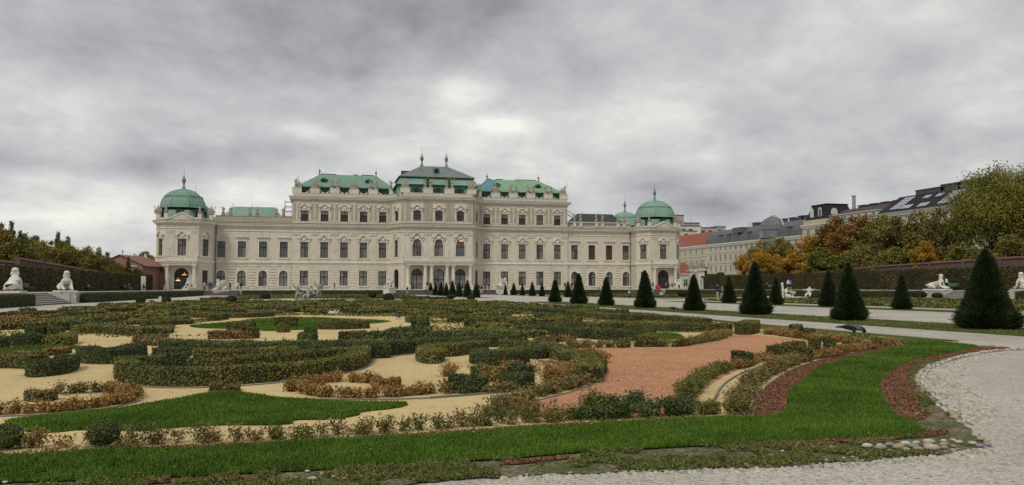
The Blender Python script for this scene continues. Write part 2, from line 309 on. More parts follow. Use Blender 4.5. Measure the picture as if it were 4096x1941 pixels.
def hedge(path, w, h, leaf, dens, fm, name='box_hedge', zf=None, rough=.05, spikes=.0, off=True, top_round=.12, jit=.5, **k):
    """path: front foot line of the hedge (side nearest the viewer); the hedge stands behind it."""
    zf = zf or gz
    if name == 'box_hedge': h *= .9
    P, L = resample(smooth(path, 2), max(.12, min(.35, w*.6)))
    T = norm(np.gradient(P, axis=0)); Nn = np.stack([-T[:, 1], T[:, 0]], 1)
    if off:
        away = P.mean(0); sg = np.sign((Nn*away).sum(1).mean()) or 1
        C = P+Nn*sg*w/2
    else: C = P
    o = C.mean(0); z0 = zf(o[1]); n = len(C)
    hh = h*(1+rough*1.6*(vnoise(C[:, 0], C[:, 1], 1.6, 3)-.5)*2); ww = w/2*(1+rough*2*(vnoise(C[:, 0], C[:, 1], 1.1, 5)-.5)*2)
    zb = np.array([zf(y) for y in C[:, 1]])-z0; X = C-o
    sec = [(-1, 0), (-1, .55), (-.97, .90), (-.72, 1), (.72, 1), (.97, .90), (1, .55), (1, 0)]
    V = []
    rings = np.array([[(X[i, 0]+Nn[i, 0]*a*(ww[i]-leaf*.5), X[i, 1]+Nn[i, 1]*a*(ww[i]-leaf*.5), zb[i]+b*(hh[i]-leaf*.5)) for a, b in sec] for i in range(n)])
    for i in range(n-1):
        for j in range(len(sec)-1): V.append([rings[i, j], rings[i+1, j], rings[i+1, j+1], rings[i, j+1]])
    for i in (0, n-1):
        for j in range(3): V.append([rings[i, j], rings[i, 7-j], rings[i, 6-j], rings[i, j+1]])
    V = np.array(V); nc = len(V)
    per = 2*h+w; m = int(L*per*dens); u = rng.uniform(0, n-1.001, m); i0 = u.astype(int); fr = (u-i0)[:, None]
    cx = X[i0]*(1-fr)+X[i0+1]*fr; nn = norm(Nn[i0]*(1-fr)+Nn[i0+1]*fr); hL = hh[i0]*(1-fr[:, 0])+hh[i0+1]*fr[:, 0]; wL = ww[i0]*(1-fr[:, 0])+ww[i0+1]*fr[:, 0]; zL = zb[i0]
    q = rng.uniform(0, per, m); side = np.where(q < h, -1, np.where(q < h+w, 0, 1)); a = np.where(side == 0, (q-h)/w*2-1, side); b = np.where(side == -1, q/h, np.where(side == 1, (q-h-w)/h, 1.0))
    rnd = np.clip(1-top_round*np.clip(np.abs(a)-.6, 0, 1)**2*6, .7, 1); b = np.where(side == 0, b*rnd, b); a2 = a*np.where((side != 0) & (b > .9), .96, 1)
    dep = rng.uniform(-.7, .45, m)*leaf
    p = np.zeros((m, 3)); p[:, :2] = cx+nn*(a2*wL)[:, None]+nn*np.where(side == 0, 0, side*dep)[:, None]; p[:, 2] = zL+b*hL+np.where(side == 0, dep, 0)
    Nv = np.zeros((m, 3)); Nv[:, :2] = nn*side[:, None]; Nv[:, 2] = np.where(side == 0, 1, .35)
    Q = [V, leaf_quads(p, Nv, leaf, jit)]
    me_ = int(w*h*dens*1.1)
    for e, s in ((0, -1), (n-1, 1)):
        aa = rng.uniform(-1, 1, me_); bb = rng.uniform(0, 1, me_); pe = np.zeros((me_, 3)); pe[:, :2] = X[e]+Nn[e]*(aa*ww[e])[:, None]+T[e]*s*rng.uniform(-.3, 1, me_)[:, None]*leaf
        pe[:, 2] = zb[e]+bb*hh[e]; ne = np.zeros((me_, 3)); ne[:, :2] = T[e]*s; ne[:, 2] = .3; Q.append(leaf_quads(pe, ne, leaf, .8))
    if spikes:
        ms = int(L*w*spikes*dens*.15)+2; idx = rng.integers(0, n-1, ms); aa = rng.uniform(-.9, .9, ms); ps = np.zeros((ms, 3)); ps[:, :2] = X[idx]+Nn[idx]*(aa*ww[idx])[:, None]; ps[:, 2] = zb[idx]+hh[idx]*.95
        ds = rng.normal(size=(ms, 3))*.35; ds[:, 2] += 1; Q.append(spike_quads(ps, ds, rng.uniform(.6, 2.2, ms)*leaf*2, leaf*.28))
    V = np.concatenate(Q); tint = np.r_[np.full(nc, .1), np.clip(rng.normal(.5, .28, len(V)-nc), 0, 1)]; mi = np.r_[np.ones(nc, int), np.zeros(len(V)-nc, int)]
    return put(name, quads(name, V, tint, [fm, CORE], mi), None, (o[0], o[1], z0), **k)
def shrubs(path, w, h, leaf, n, fm, name='shrub_row', gap=.0, zf=None, thick=1.0, off=True, **k):
    """loose, twiggy young shrubs set in a row"""
    zf = zf or gz; P, L = resample(smooth(path, 2), .08); T = norm(np.gradient(P, axis=0)); Nn = np.stack([-T[:, 1], T[:, 0]], 1); sg = np.sign((Nn*P.mean(0)).sum(1).mean()) or 1
    C = P+Nn*sg*w/2 if off else P; o = C.mean(0); z0 = zf(o[1]); nc = max(3, int(L/(w*.62*(1+gap)))); root = empty(name, (o[0], o[1], z0), **k)
    for c in range(nc):
        Q = []; T_ = []
        i = min(len(C)-1, int((c+.5+rng.uniform(-.3, .3))/nc*len(C))); hc = h*rng.uniform(.7, 1.2); wc = w*rng.uniform(.75, 1.1); m = int(n*2.3*thick*rng.uniform(.7, 1.2))
        b = np.zeros(3); b[:2] = C[i]-o+Nn[i]*rng.uniform(-.2, .2)*w; b[2] = zf(C[i, 1])-z0; tone = rng.uniform(-.22, .22)
        ns = max(7, m//16); D = rng.normal(size=(ns, 3))*[.55, .55, .0]+[0, 0, 1]; D = norm(D)*[wc*.9, wc*.9, hc]; Q.append(spike_quads(np.repeat(b[None], ns, 0)+rng.normal(size=(ns, 3))*[w*.12, w*.12, 0], D, np.linalg.norm(D, axis=1)*rng.uniform(.7, 1.05, ns), leaf*.16)); T_.append(np.full(ns, .05))
        st = rng.integers(0, ns, m); r = rng.uniform(.18, 1.05, m)[:, None]; p = b+D[st]*r+rng.normal(size=(m, 3))*leaf*1.35*[1.2, 1.2, .9]; p[:, 2] = np.maximum(p[:, 2], b[2]+.004)
        Q.append(leaf_quads(p, rng.normal(size=(m, 3))*.8+[0, 0, .8], leaf, .8, .5)); T_.append(np.clip(rng.normal(.5+tone, .24, m), 0, 1))
        put('shrub', quads('shrub', np.concatenate(Q), np.concatenate(T_), [fm]), root)
    return root
def inpoly(x, y, poly):
    c = np.zeros(len(x), bool); n = len(poly)
    for i in range(n):
        x1, y1 = poly[i]; x2, y2 = poly[(i+1) % n]
        if y1 == y2: continue
        c ^= ((y1 > y) != (y2 > y)) & (x < (x2-x1)*(y-y1)/(y2-y1)+x1)
    return c
def fillpts(poly, n, near=None):
    P = np.array(poly); lo = P.min(0); hi = P.max(0); out = []
    got = 0
    while got < n:
        q = rng.uniform(lo, hi, (max(1000, n*2), 2))
        if near: q = q[rng.random(len(q)) < np.clip((near/np.maximum(np.hypot(q[:, 0], q[:, 1]), .1))**2, 0, 1)]
        q = q[inpoly(q[:, 0], q[:, 1], poly)]; out.append(q); got += len(q)
        if len(out) > 60: break
    return np.concatenate(out)[:n]
def grass(poly, n, hgt, wid, fm, near=9, lvl=.0, mask=None, name='grass', **k):
    p = fillpts(poly, n, near)
    if mask is not None: p = p[mask(p[:, 0], p[:, 1])]
    m = len(p); o = p.mean(0); z0 = gz(o[1]); P = np.zeros((m, 3)); P[:, :2] = p-o; P[:, 2] = SL*p[:, 1]-z0+lvl
    r = np.maximum(1, np.hypot(p[:, 0], p[:, 1])/near); tall = vnoise(p[:, 0], p[:, 1], 2.2, 9)*.6+.7
    D = rng.normal(size=(m, 3))*[.55, .55, .1]+[0, 0, 1]; V = spike_quads(P, D, hgt*rng.uniform(.5, 1.2, m)*tall, 1.0)
    S = (V[:, 1]-V[:, 0])/2; W = (wid*r*rng.uniform(.6, 1.3, m))[:, None]
    V[:, 0] = P-S*W; V[:, 1] = P+S*W; c = (V[:, 2]+V[:, 3])/2; V[:, 2] = c+S*W*.3; V[:, 3] = c-S*W*.3
    t = np.clip(rng.normal(.45, .22, m)+.5*(vnoise(p[:, 0], p[:, 1], .9, 4)-.5), 0, 1)
    return put(name, quads(name, V, t, [fm]), None, (o[0], o[1], z0), kind='stuff', **k)

# ---------------------------------------------------------------- ground and patches
def flat(name, poly, lvl, m, kind='structure', **k):
    mb = MB(); o = (sum(p[0] for p in poly)/len(poly), sum(p[1] for p in poly)/len(poly)); z0 = gz(o[1])
    mb.face([(x-o[0], y-o[1], gz(y)-z0+lvl) for x, y in poly]); me = mb.mesh(name, m)
    if me.polygons[0].normal.z < 0: me.flip_normals()
    return put(name, me, None, (o[0], o[1], z0), kind=kind, **k)
def PX(pts, closed=True, k=1, wob=0.0):
    q = [G(x, y) for x, y in pts]; q = smooth(q, k, closed) if k else q
    return [(x+random.uniform(-wob, wob), y+random.uniform(-wob, wob)) for x, y in q] if wob else q
flat('ground', [(-1500, -300), (1800, -300), (1800, 1900), (-1500, 1900)], -.012, GRAVEL)
PARTERRE = [(-16.6, 4.6)]+[G(x, y) for x, y in [(0, 1834), (436, 1806), (1060, 1781), (2100, 1720), (2996, 1674), (3009, 1640), (3048, 1560), (3166, 1481), (3350, 1428), (3455, 1406), (3573, 1380)]]+[(15.0, 18.0), (14.9, 26), (15.4, 34), (16.6, 50), (17.2, 60), (17.0, 76), (12, 82.5), (-8, 82.5), (-15.5, 78), (-17.4, 70)]
flat('parterre_sand', PARTERRE, 0.0, SAND)
flat('parterre_border_turf', [(15.0, 17.4), (15.0, 26), (15.4, 34), (16.6, 50), (17.2, 60), (17.0, 76), (12, 82.5), (12.0, 84.0), (17.8, 77), (18.1, 60), (17.3, 50), (16.3, 34), (15.8, 26), (15.7, 17.2)], .004, TURFF)
LAWN = PX([(0, 1834), (187, 1828), (436, 1806), (686, 1803), (1060, 1781), (1459, 1763), (1722, 1747), (2100, 1722), (2262, 1711), (2590, 1694), (2853, 1680), (3100, 1674), (3140, 1660), (3147, 1612), (3160, 1566), (3212, 1527), (3258, 1481), (3337, 1452), (3455, 1422), (3554, 1402), (3619, 1388), (3625, 1376), (3573, 1363), (3652, 1360), (3783, 1373), (3939, 1389),
            (3849, 1406), (3717, 1429), (3619, 1455), (3560, 1488), (3521, 1527), (3518, 1560), (3540, 1612), (3573, 1658), (3626, 1684), (3675, 1711), (3688, 1742), (3619, 1752), (3455, 1759), (3258, 1767), (3094, 1777), (2853, 1789), (2656, 1797), (2394, 1811), (2197, 1827), (2000, 1843), (1722, 1858), (1459, 1875), (1262, 1886), (1000, 1901), (561, 1924), (312, 1930), (0, 1940), (-420, 1955), (-420, 1860)], k=1, wob=.015)
flat('front_bed_soil', PX([(-420, 1850), (0, 1818), (436, 1796), (1060, 1768), (1722, 1734), (2100, 1702), (2590, 1680), (2990, 1664), (3000, 1640), (3022, 1592), (3048, 1560), (3101, 1520), (3166, 1481), (3258, 1446), (3350, 1424), (3455, 1404), (3554, 1386), (3640, 1372), (3800, 1376), (3950, 1386), (4072, 1394), (3934, 1407), (3816, 1430), (3717, 1462), (3660, 1501), (3667, 1547), (3720, 1599), (3775, 1625), (3842, 1697), (3914, 1750), (3965, 1785), (3750, 1818), (3521, 1838), (3127, 1866), (2853, 1876), (2656, 1882), (2197, 1896), (2000, 1908), (1754, 1922), (1600, 1946), (1200, 1975), (-420, 2100)], k=2, wob=.035), .003, SOIL)
def mulch(pts, name='mulch_bed'): q = PX(pts, k=1, wob=.03); flat(name, q, .008, MULCH); return q
MU = [mulch([(-300, 1852), (0, 1822), (436, 1798), (1060, 1771), (1722, 1737), (2100, 1707), (2590, 1684), (2990, 1667), (3009, 1645), (3022, 1592), (3048, 1560), (3101, 1520), (3166, 1481), (3258, 1448), (3350, 1428), (3455, 1406), (3554, 1389), (3640, 1376), (3627, 1392), (3554, 1408), (3455, 1428), (3337, 1458), (3262, 1487), (3216, 1533), (3165, 1570), (3152, 1615), (3148, 1665), (3100, 1678), (2853, 1684), (2590, 1699), (2262, 1716), (1722, 1752), (1060, 1786), (436, 1812), (0, 1840), (-300, 1870)]),
      mulch([(3925, 1391), (4040, 1389), (4030, 1397), (3934, 1405), (3816, 1424), (3700, 1450), (3640, 1478), (3650, 1500), (3625, 1530), (3665, 1555), (3640, 1580), (3690, 1610), (3665, 1640), (3730, 1662), (3680, 1685), (3620, 1690), (3568, 1658), (3535, 1612), (3512, 1560), (3516, 1527), (3555, 1486), (3615, 1453), (3717, 1426), (3849, 1403)]),
      mulch([(3690, 1735), (3790, 1722), (3790, 1740), (3700, 1752), (3500, 1768), (3300, 1782), (2996, 1795), (3000, 1781), (3258, 1768), (3455, 1759), (3619, 1752)]),
      mulch([(1400, 1890), (1720, 1873), (1720, 1886), (1400, 1904)]), mulch([(560, 1930), (1050, 1906), (1050, 1918), (560, 1944)]), mulch([(2000, 1852), (2260, 1830), (2300, 1838), (2000, 1866)])]
flat('front_lawn', LAWN, .016, TURF)
REDBED = PX([(2262, 1394), (2394, 1394), (2656, 1392), (2735, 1388), (2787, 1379), (2886, 1366), (2931, 1347), (2945, 1338), (3062, 1343), (3160, 1356), (3258, 1366), (3311, 1376), (3226, 1392), (3094, 1412), (3029, 1440), (3017, 1461), (2951, 1478), (2872, 1517), (2807, 1570), (2790, 1600), (2800, 1660), (2500, 1675), (2300, 1680), (2100, 1690), (2040, 1650), (2079, 1622), (2164, 1597), (2276, 1570), (2367, 1540), (2420, 1507), (2430, 1468), (2394, 1438), (2328, 1422), (2282, 1406)], k=1)
flat('crushed_brick_bed', REDBED, .004, BRICK)
L1 = PX([(19, 1691), (93, 1675), (249, 1660), (436, 1641), (561, 1622), (686, 1604), (810, 1579), (904, 1566), (972, 1573), (1100, 1594), (1197, 1599), (1394, 1609), (1590, 1611), (1640, 1618), (1590, 1635), (1446, 1648), (1433, 1665), (1328, 1681), (1164, 1682), (1175, 1698), (1066, 1703), (1000, 1703), (872, 1703), (686, 1713), (561, 1728), (343, 1719), (187, 1735), (81, 1728), (93, 1710), (31, 1703)], k=1, wob=.01)
L2 = PX([(749, 1303), (931, 1290), (1012, 1276), (1108, 1272), (1189, 1268), (1400, 1278), (1585, 1284), (1495, 1296), (1400, 1298), (1271, 1317), (1203, 1320), (1067, 1326), (1034, 1322), (900, 1316), (782, 1313)])
L3 = PX([(-200, 1425), (-100, 1404), (0, 1402), (109, 1390), (217, 1385), (321, 1387), (299, 1398), (190, 1415), (109, 1424), (0, 1430)])
L4 = PX([(2616, 1338), (2671, 1333), (2744, 1349), (2711, 1359), (2633, 1358)]); L5 = PX([(2400, 1294), (2520, 1289), (2540, 1296), (2440, 1300)])
for q in (L1, L2, L3, L4, L5): flat('lawn_scroll', q, .006, TURF)
# strips of turf along the avenue and beyond
def strip(x0, x1, y0, y1, m=TURFF, lvl=.002, name='turf_strip'): return flat(name, [(x0, y0), (x1, y0), (x1, y1), (x0, y1)], lvl, m)
strip(18.9, 22.8, 14, 75.5); strip(19.0, 22.8, 107, 160); strip(33.2, 36.4, 36, 75.5); strip(33.2, 36.4, 107, 160)
strip(39.0, 64.5, 20, 80); strip(-15, 15.5, 97, 101.5); strip(-15, 15.5, 104.5, 150, lvl=.003); strip(39.5, 64, 88, 92.5); strip(39.5, 64, 97, 150, lvl=.003); strip(-15.5, 8, 84.6, 88.5); strip(-22.4, -21.9, 14, 158)

# ---------------------------------------------------------------- terraces, stairs
TH = .98; PT = 0.05
def terrace(name, x0, x1, y0, y1, flatz=None, notch=None):
    mb = MB(); z = (lambda y: flatz) if flatz is not None else (lambda y: gz(y)+TH)
    def blk(a, b, c, d):
        mb.hexa([(a, c, gz(c)-.3), (b, c, gz(c)-.3), (b, d, gz(d)-.3), (a, d, gz(d)-.3)], [(a, c, z(c)), (b, c, z(c)), (b, d, z(d)), (a, d, z(d))])
    if notch:
        (n0, n1, sx) = notch      # recess for the stairs between y=n0 and n1, running back to x=sx
        blk(x0, x1, y0, n0-.002); blk(x0, x1, n1+.002, y1)
        if sx > (x0+x1)/2: blk(x0, sx, n0, n1)
        else: blk(sx, x1, n0, n1)
    else: blk(x0, x1, y0, y1)
    return mb.build(name, GRAVELT, kind='structure')
GRAVELT = GRAVEL
terrace('left_terrace', -60, -22.7, -20, 161.99, notch=(70.9, 80.6, -25.0)); terrace('right_terrace', 70.7, 112, -20, 161.99, notch=(70.9, 80.6, 73.0))
terrace('palace_terrace', -70, 112, 162.0, 215, PT)
def stairs(name, x, y, ang, width, n, rise, run, zb, **k):
    """rises along local +y; x,y = centre of the lowest edge"""
    r = empty(name, (x, y, zb), ang, **k); W = width
    for i in range(n):
        ex = (n-1-i)*run*.0
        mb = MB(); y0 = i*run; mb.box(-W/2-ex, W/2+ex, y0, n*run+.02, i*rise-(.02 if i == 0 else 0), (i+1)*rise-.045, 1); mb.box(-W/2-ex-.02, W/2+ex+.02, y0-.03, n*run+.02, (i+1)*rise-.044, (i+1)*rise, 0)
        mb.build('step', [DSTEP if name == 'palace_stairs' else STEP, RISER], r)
    return r
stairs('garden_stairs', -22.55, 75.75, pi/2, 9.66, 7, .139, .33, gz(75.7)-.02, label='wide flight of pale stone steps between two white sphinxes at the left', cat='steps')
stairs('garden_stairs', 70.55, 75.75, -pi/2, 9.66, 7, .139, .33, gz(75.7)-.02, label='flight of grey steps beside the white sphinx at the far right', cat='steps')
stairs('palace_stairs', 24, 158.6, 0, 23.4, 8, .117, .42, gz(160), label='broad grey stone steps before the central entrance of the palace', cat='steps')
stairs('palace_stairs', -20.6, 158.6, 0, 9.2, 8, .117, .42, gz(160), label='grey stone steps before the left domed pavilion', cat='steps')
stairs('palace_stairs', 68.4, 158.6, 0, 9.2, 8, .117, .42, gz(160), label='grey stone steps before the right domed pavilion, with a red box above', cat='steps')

# clipped hedges masking the terrace edges
kerb = MB()
def edge_hedge(x0, y0, x1, y1, label, leaf=.065, dens=85, h=.93, w=.8, fm=None):
    hedge([(x0, y0), ((x0+x1)/2, (y0+y1)/2), (x1, y1)], w, h, leaf, dens, fm or F_DARK, name='terrace_hedge', rough=.02, label=label, cat='hedge', off=False)
edge_hedge(-22.2, 52, -22.2, 69.0, 'short dark clipped hedge left of the garden steps at the left edge', .05, 160)
edge_hedge(-22.2, 83.6, -22.2, 157, 'long dark low hedge running from the left garden steps to the palace')
edge_hedge(70.2, 83.6, 70.2, 157, 'long dark low hedge along the right terrace, below the benches')
edge_hedge(70.2, 60, 70.2, 69.2, 'dark low hedge at the right edge beyond the big yew')
edge_hedge(-15.4, 161.5, 11.2, 161.5, 'dark low hedge below the palace wall, left of the central steps')
edge_hedge(36.8, 161.5, 63.2, 161.5, 'dark low hedge below the palace wall, right of the central steps')
# pale kerb stones on the terrace edge
for nm, a in (('kerb', (-23.05, -22.72, 83.4, 161.9)), ('kerb', (70.72, 71.05, 83.4, 161.9)), ('kerb', (-23.05, -22.72, 20, 69))):
    mb = MB(); x0, x1, y0, y1 = a
    mb.hexa([(x0, y0, gz(y0)+TH), (x1, y0, gz(y0)+TH), (x1, y1, gz(y1)+TH), (x0, y1, gz(y1)+TH)], [(x0, y0, gz(y0)+TH+.06), (x1, y0, gz(y0)+TH+.06), (x1, y1, gz(y1)+TH+.06), (x0, y1, gz(y1)+TH+.06)])
    mb.build('terrace_kerb', TRIM, kind='structure')
# tall hedges at the back of the terraces
tz = lambda y: gz(y)+TH
def high_hedge(x, y0, y1, h, label, w=1.2):
    hedge([(x, y0), (x, (y0+y1)/2), (x, y1)], w, h, .11, 52, F_HIGH, name='tall_hedge', rough=.012, zf=tz, off=False, label=label, cat='hedge', top_round=.02)
high_hedge(-31.6, 40, 148.5, 2.75, 'tall dark clipped hedge along the whole left terrace'); high_hedge(-31.9, 152.5, 161, 2.9, 'short piece of tall hedge beside the left pavilion')
high_hedge(79.6, 60, 159, 2.85, 'tall clipped hedge with yellowing leaves along the right terrace')
hedge([(AY(2838, 158), 159), (AY(2860, 158), 158), (AY(2884, 158), 157)], 2.6, 3.5, .10, 60, F_HIGH, name='rounded_bush', rough=.05, zf=lambda y: PT, off=False, top_round=.5, label='brown rounded clipped bush beside the palace gate', cat='bush')
# garden walls behind the hedges
def wall(x, pts, label, sgn, th=.5):
    r = empty('garden_wall', (x, pts[0][0], 0), label=label, cat='wall')
    for i in range(len(pts)-1):
        (ya, za), (yb, zb) = pts[i], pts[i+1]; y0 = pts[0][0]; mb = MB()
        mb.hexa([(-th/2, ya-y0, gz(ya)), (th/2, ya-y0, gz(ya)), (th/2, yb-y0, gz(yb)), (-th/2, yb-y0, gz(yb))], [(-th/2, ya-y0, za-.25), (th/2, ya-y0, za-.25), (th/2, yb-y0, zb-.25), (-th/2, yb-y0, zb-.25)])
        mb.build('wall_panel', PINKW, r); mb = MB()
        mb.hexa([(-th/2-.14, ya-y0, za-.25), (th/2+.14, ya-y0, za-.25), (th/2+.14, yb-y0, zb-.25), (-th/2-.14, yb-y0, zb-.25)], [(-.05, ya-y0, za), (.05, ya-y0, za), (.05, yb-y0, zb), (-.05, yb-y0, zb)])
        mb.build('coping', COPING, r)
        n = int((yb-ya)/6)
        for k in range(n):
            yy = ya+(k+.5)*(yb-ya)/n; zt = za+(zb-za)*(k+.5)/n-.26; mb = MB(); mb.box(-th/2-.10, th/2+.10, yy-y0-.2, yy-y0+.2, gz(yy), zt); mb.build('buttress', PINKW, r)
wall(-34.2, [(40, 4.3), (93, 4.0), (100.5, 3.85)], 'nearer section of the reddish garden wall with tiled coping, behind the left hedge', 1)
wall(-33.9, [(101, 4.35), (126, 3.55), (150, 2.9)], 'farther, stepped section of the tiled garden wall behind the left hedge', 1)
wall(82.0, [(60, 5.0), (80, 4.7), (104, 4.15), (128, 3.1), (150, 2.2)], 'reddish garden wall with red tiled coping behind the right hedge', -1)
# roof end of a shed behind the left wall
mb = MB(); mb.hexa([(-4, -4, 0), (1.4, -4, 0), (1.4, 4, 0), (-4, 4, 0)], [(-4, -4, 3.4), (1.4, -4, 3.4), (1.4, 4, 3.4), (-4, 4, 3.4)]); r = empty('garden_shed', (-38.5, 104, gz(104)), label='low shed with red lean-to roof peeping over the left garden wall', cat='shed')
mb.build('wall', PINKW, r); mb = MB(); mb.face([(-4.3, -4.3, 5.2), (1.8, -4.3, 4.7), (1.8, 4.3, 4.7), (-4.3, 4.3, 5.2)]); mb.face([(-4.3, -4.3, 5.2), (-4.3, -4.3, 3.41), (1.8, -4.3, 3.41), (1.8, -4.3, 4.7)]); mb.face([(1.8, -4.3, 3.41), (1.8, 4.3, 3.41), (1.8, 4.3, 4.7), (1.8, -4.3, 4.7)]); mb.build('roof', COPING, r)
# ---------------------------------------------------------------- palace
PO = (24.0, 178.0, PT)
PAL = empty('palace', PO, label='long cream baroque palace with green copper roofs and two domed corner pavilions', cat='palace')
def P(name, mb, mats, parent=None, loc=(0, 0, 0), rz=0.0, smooth=False, **k): return mb.build(name, mats, parent or PAL, loc, rz, smooth, **k)
half = [(7.45, -5.5), (10.35, 0.0), (30.9, 0.0), (30.9, .3), (46.7, .3), (46.7, -3.2), (48.95, -6.0), (55.25, -6.0), (57.5, -3.2), (57.5, 14.0)]
PATH = [(-x, y) for x, y in reversed(half)]+half
def sweep(path, prof, mb=None, m=0, closed=False, mi=None):
    mb = mb or MB(); n = len(path); off = []
    for i in range(n):
        a = path[i-1] if (i > 0 or closed) else None; b = path[i]; c = path[(i+1) % n] if (i < n-1 or closed) else None
        ns = []
        for p, q in ((a, b), (b, c)):
            if p is None or q is None: continue
            d = Vector((q[0]-p[0], q[1]-p[1])).normalized(); ns.append(Vector((d.y, -d.x)))
        if len(ns) == 1: off.append(ns[0])
        else: s = (ns[0]+ns[1]); s = s/max(s.length_squared, .15)*2; off.append(s)
    vs = []
    for (o, z) in prof:
        for i in range(n): vs.append((path[i][0]+off[i].x*o, path[i][1]+off[i].y*o, z))
    fs = []; ms = []
    for j in range(len(prof)-1):
        for i in range(n if closed else n-1):
            k = (i+1) % n; fs.append((j*n+i, j*n+k, (j+1)*n+k, (j+1)*n+i)); ms.append(mi[j] if mi else m)
    i0 = len(mb.v); mb.v += vs; mb.f += [tuple(i0+t for t in q) for q in fs]; mb.m += ms
    return mb
# segments of the facade: name -> (p0, p1)
def seg(i): return PATH[i], PATH[i+1]
NP = len(PATH)
# path indices: 0..9 left half, 10..19 right half
def frame(p0, p1): d = Vector((p1[0]-p0[0], p1[1]-p0[1])); L = d.length; return L, atan2(d.y, d.x)
def outline(kind, w, z0, z1, n=8, tail=0.0):
    """closed outline of an opening, ccw seen from the front, starting lower left"""
    h = w/2
    if kind == 'rect': return [(-h, z0), (h, z0), (h, z1), (-h, z1)]
    if kind == 'arch':
        zc = z1-h; return [(-h, z0), (h, z0)]+[(h*cos(a), zc+h*sin(a)) for a in [pi*i/n for i in range(n+1)]]
    if kind == 'low':      # segmental arch
        zc = z1-h*.55; return [(-h, z0), (h, z0)]+[(h*cos(a), zc+h*.55*sin(a)) for a in [pi*i/n for i in range(n+1)]]
    if kind == 'key':      # arch set back on shoulders
        zs = z1-w*.62; g = h*.86; zc = z1-g; return [(-h, z0), (h, z0), (h, zs), (g, zs), (g, zc)]+[(g*cos(a), zc+g*sin(a)) for a in [pi*i/n for i in range(1, n)]]+[(-g, zc), (-g, zs), (-h, zs)]
    if kind == 'oct':
        c = w*.20; return [(-h+c, z0), (h-c, z0), (h-c*.45, z0+c*.35), (h, z0+c), (h, z1-c*1.3), (h-c*.5, z1-c*.5), (h-c*1.4, z1-.05), (0, z1+.06), (-h+c*1.4, z1-.05), (-h+c*.5, z1-c*.5), (-h, z1-c*1.3), (-h, z0+c), (-h+c*.45, z0+c*.35)]
def panel(p0, p1, z0, z1, ops, m=WALL, name='wall', depth=.34, parent=None):
    """wall between two plan points with real openings: ops = (s, kind, w, zb, zt)"""
    L, a = frame(p0, p1); mb = MB(); x = 0.0
    for (s, kind, w, zb, zt) in sorted(ops):
        l, r = s-w/2, s+w/2; mb.face([(x, 0, z0), (l, 0, z0), (l, 0, z1), (x, 0, z1)])
        O = outline(kind, w, zb, zt); lo = [p for p in O]; n = len(O)
        ia = min(range(n), key=lambda i: (round(O[i][0], 4), O[i][1])) if kind in ('oct',) else 0
        # split into lower and upper chains between extreme left and right points
        if kind == 'oct':
            low = [(-w/2, O[11][1])]+[O[12], O[0], O[1], O[2]]+[O[3]]; up = [O[11], O[10], O[9], O[8], O[7], O[6], O[5], O[4], O[3]]; up = [O[11]]+[O[10], O[9], O[8], O[7], O[6], O[5], O[4]]+[O[3]]
        else: low = [O[0], O[1]]; up = [O[0]]+[O[i] for i in range(n-1, 0, -1)]
        for (c, d) in zip(low, low[1:]):
            if abs(c[0]-d[0]) > 1e-5: mb.face([(s+c[0], 0, z0), (s+d[0], 0, z0), (s+d[0], 0, d[1]), (s+c[0], 0, c[1])])
        for (c, d) in zip(up, up[1:]):
            if d[0]-c[0] > 1e-5: mb.face([(s+c[0], 0, c[1]), (s+d[0], 0, d[1]), (s+d[0], 0, z1), (s+c[0], 0, z1)])
        for i in range(n):
            c = O[i]; d = O[(i+1) % n]; mb.face([(s+c[0], 0, c[1]), (s+c[0], depth, c[1]), (s+d[0], depth, d[1]), (s+d[0], 0, d[1])])
        x = r
    mb.face([(x, 0, z0), (L, 0, z0), (L, 0, z1), (x, 0, z1)])
    return P(name, mb, m, parent, (p0[0], p0[1], 0), a)
def inset(O, k):      # crude inward offset towards centre line
    cx = 0; cz = (min(p[1] for p in O)+max(p[1] for p in O))/2; W = max(p[0] for p in O); H = (max(p[1] for p in O)-min(p[1] for p in O))/2
    return [(p[0]*(1-k/W), cz+(p[1]-cz)*(1-k/H)) for p in O]
def ring(mb, A, B, y0, y1, m=0):     # moulding between outlines A (outer) and B (inner), front at y0, back y1
    n = len(A)
    for i in range(n):
        j = (i+1) % n
        mb.face([(A[i][0], y0, A[i][1]), (A[j][0], y0, A[j][1]), (B[j][0], y0, B[j][1]), (B[i][0], y0, B[i][1])], m)
        mb.face([(A[i][0], y1, A[i][1]), (A[j][0], y1, A[j][1]), (A[j][0], y0, A[j][1]), (A[i][0], y0, A[i][1])], m)
        mb.face([(B[i][0], y0, B[i][1]), (B[j][0], y0, B[j][1]), (B[j][0], y1, B[j][1]), (B[i][0], y1, B[i][1])], m)
def zlim(O, x):      # vertical extent of outline at x
    zs = []; n = len(O)
    for i in range(n):
        a, b = O[i], O[(i+1) % n]
        if (a[0]-x)*(b[0]-x) <= 0 and abs(a[0]-b[0]) > 1e-6: zs.append(a[1]+(b[1]-a[1])*(x-a[0])/(b[0]-a[0]))
    return (min(zs), max(zs)) if zs else (O[0][1], O[0][1])
WIN = {}; GLASSM = glass('dim_window_glass', (.06, .06, .065), (.11, .11, .12), .1); GLASSW = glass('pale_blind_window_glass', (.24, .225, .20), (.34, .32, .29), .2)  # darker and paler pane tones, handed out at random
